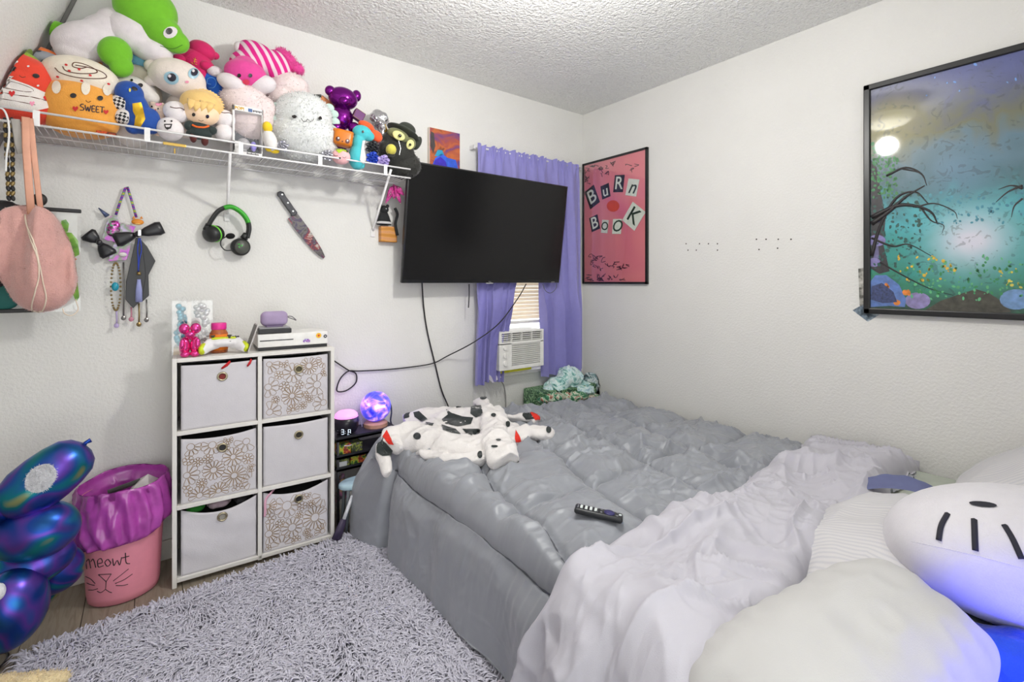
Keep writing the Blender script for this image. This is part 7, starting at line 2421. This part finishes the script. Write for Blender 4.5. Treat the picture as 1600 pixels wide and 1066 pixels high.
# ================================================================== REMOTE
ra, rb_ = COMF(903, 806)[0], COMF(968, 821)[0]
rc = (ra + rb_) / 2
u_ = nrm(rb_ - ra)
nz_ = nrm(Vector((0, 0, 1)) - u_ * u_.z)
RR = Matrix((u_, nz_.cross(u_), nz_)).transposed()
rc = rc + Vector((0, 0, 0.012 + max(0.0, max(top_z(rc.x + u_.x * t, rc.y + u_.y * t) - rc.z - u_.z * t for t in (-0.06, -0.03, 0, 0.03, 0.06)))))
rm_ = thing('remote_control', 'black television remote lying on the grey comforter', 'remote control', rc)
L_ = (rb_ - ra).length + 0.02
MB().rbox(rc, (L_, 0.042, 0.018), 0.008, RR, 4).build('body', mat('remote_black', (30, 32, 36), 0.4), rm_, smooth=True)
KW = mat('key_white', (214, 222, 220), 0.5)
for k in range(4):
    MB().rbox(rc + RR @ Vector((-L_ * 0.36 + k * 0.0145, 0, 0.0095)), (0.008, 0.020, 0.003), 0.001, RR).build('shortcut_key', KW, rm_)
MB().lathe(rc + RR @ Vector((L_ * 0.22, 0, 0.0088)), [(0.016, 0), (0.016, 0.002), (0.006, 0.0015)], 20, 1, 1, RR).build('direction_pad', mat('pad_violet', (48, 44, 96), 0.5), rm_, smooth=True)
for (x, y) in ((-0.005, -0.008), (-0.005, 0.008), (0.008, -0.008), (0.008, 0.008), (L_ * 0.38, -0.009), (L_ * 0.38, 0.009)):
    MB().lathe(rc + RR @ Vector((x, y, 0.0088)), [(0.0035, 0), (0.0035, 0.0018), (0, 0.002)], 10, 1, 1, RR).build('key', mat('key_grey', (120, 122, 126), 0.5), rm_)
MB().lathe(rc + RR @ Vector((L_ * 0.44, 0, 0.0088)), [(0.0045, 0), (0.0045, 0.002), (0, 0.002)], 12, 1, 1, RR).build('power_key', KW, rm_)
MB().box(rc + RR @ Vector((-L_ * 0.43, 0, 0.0092)), (0.004, 0.02, 0.0006), RR).build('lettering_strip', MATS['key_grey'], rm_)

# ================================================================== CLOTHES HEAP IN THE CORNER
gbx = thing('storage_box', 'dark green patterned box in the corner under the clothes', 'box', (-0.33, -0.155, 0))
DGM = ramp_mat('box_leafy', [(0.3, (24, 54, 40)), (0.45, (40, 84, 56)), (0.52, (160, 200, 150)), (0.57, (30, 64, 46)), (0.75, (70, 120, 60))], 'noise', 22, 0.6, dist=1.5)
MB().rbox((-0.355, -0.135, 0.245), (0.52, 0.20, 0.49), 0.012).build('carton', DGM, gbx)
CL1 = ramp_mat('tie_dye_mint', [(0.32, (52, 110, 106)), (0.44, (150, 196, 190)), (0.52, (220, 232, 230)), (0.62, (170, 206, 212)), (0.74, (90, 100, 120))], 'noise', 13, 0.85, dist=2.0, detail=3)
CL2 = ramp_mat('tie_dye_green', [(0.32, (30, 70, 56)), (0.45, (60, 130, 90)), (0.54, (210, 216, 196)), (0.62, (150, 90, 70)), (0.75, (40, 60, 50))], 'noise', 17, 0.85, dist=2.0, detail=3)
CL3 = ramp_mat('tie_dye_grey', [(0.32, (44, 52, 60)), (0.46, (120, 150, 152)), (0.56, (214, 220, 222)), (0.7, (70, 110, 104))], 'noise', 20, 0.85, dist=2.0, detail=3)
for (nm, m_, shapes, lab) in (('crumpled_shirt', CL1, ((868, 606, -0.16, 26, 16, -30), (890, 592, -0.16, 24, 20, 20), (900, 608, -0.16, 34, 16, 10), (862, 616, -0.17, 14, 10, -20)), 'mint and white tie-dye shirt crumpled on the corner box'),
                              ('crumpled_blouse', CL3, ((925, 598, -0.12, 18, 14, 35), (940, 612, -0.12, 16, 16, 30)), 'grey patterned blouse slumped against the wall beside the mint shirt'),
                              ('crumpled_scarf', CL2, ((862, 622, -0.235, 24, 9, 0), (893, 620, -0.235, 28, 10, 5), (925, 622, -0.225, 18, 9, 10)), 'dark green patterned scarf along the bed edge below the mint shirt')):
    q = MB()
    for s_ in shapes:
        E3(q, *s_)
    q = smooth_union(q, 0.007, 3)
    V_ = np.array(q.v)
    c_ = V_.mean(0)
    d_ = V_ - c_
    d_ /= np.linalg.norm(d_, axis=1)[:, None]
    V_ += d_ * (0.014 * (ridge(V_[:, 0] * 17 + V_[:, 2] * 9, V_[:, 1] * 15 - V_[:, 2] * 15, 2.0, 2) - 0.9))[:, None]
    V_[:, 0] = np.minimum(V_[:, 0], -0.01)
    V_[:, 1] = np.minimum(V_[:, 1], -0.02)
    q.v = [tuple(map(float, p_)) for p_ in V_]
    q.build(nm, m_, smooth=True, label=lab, cat='clothing')
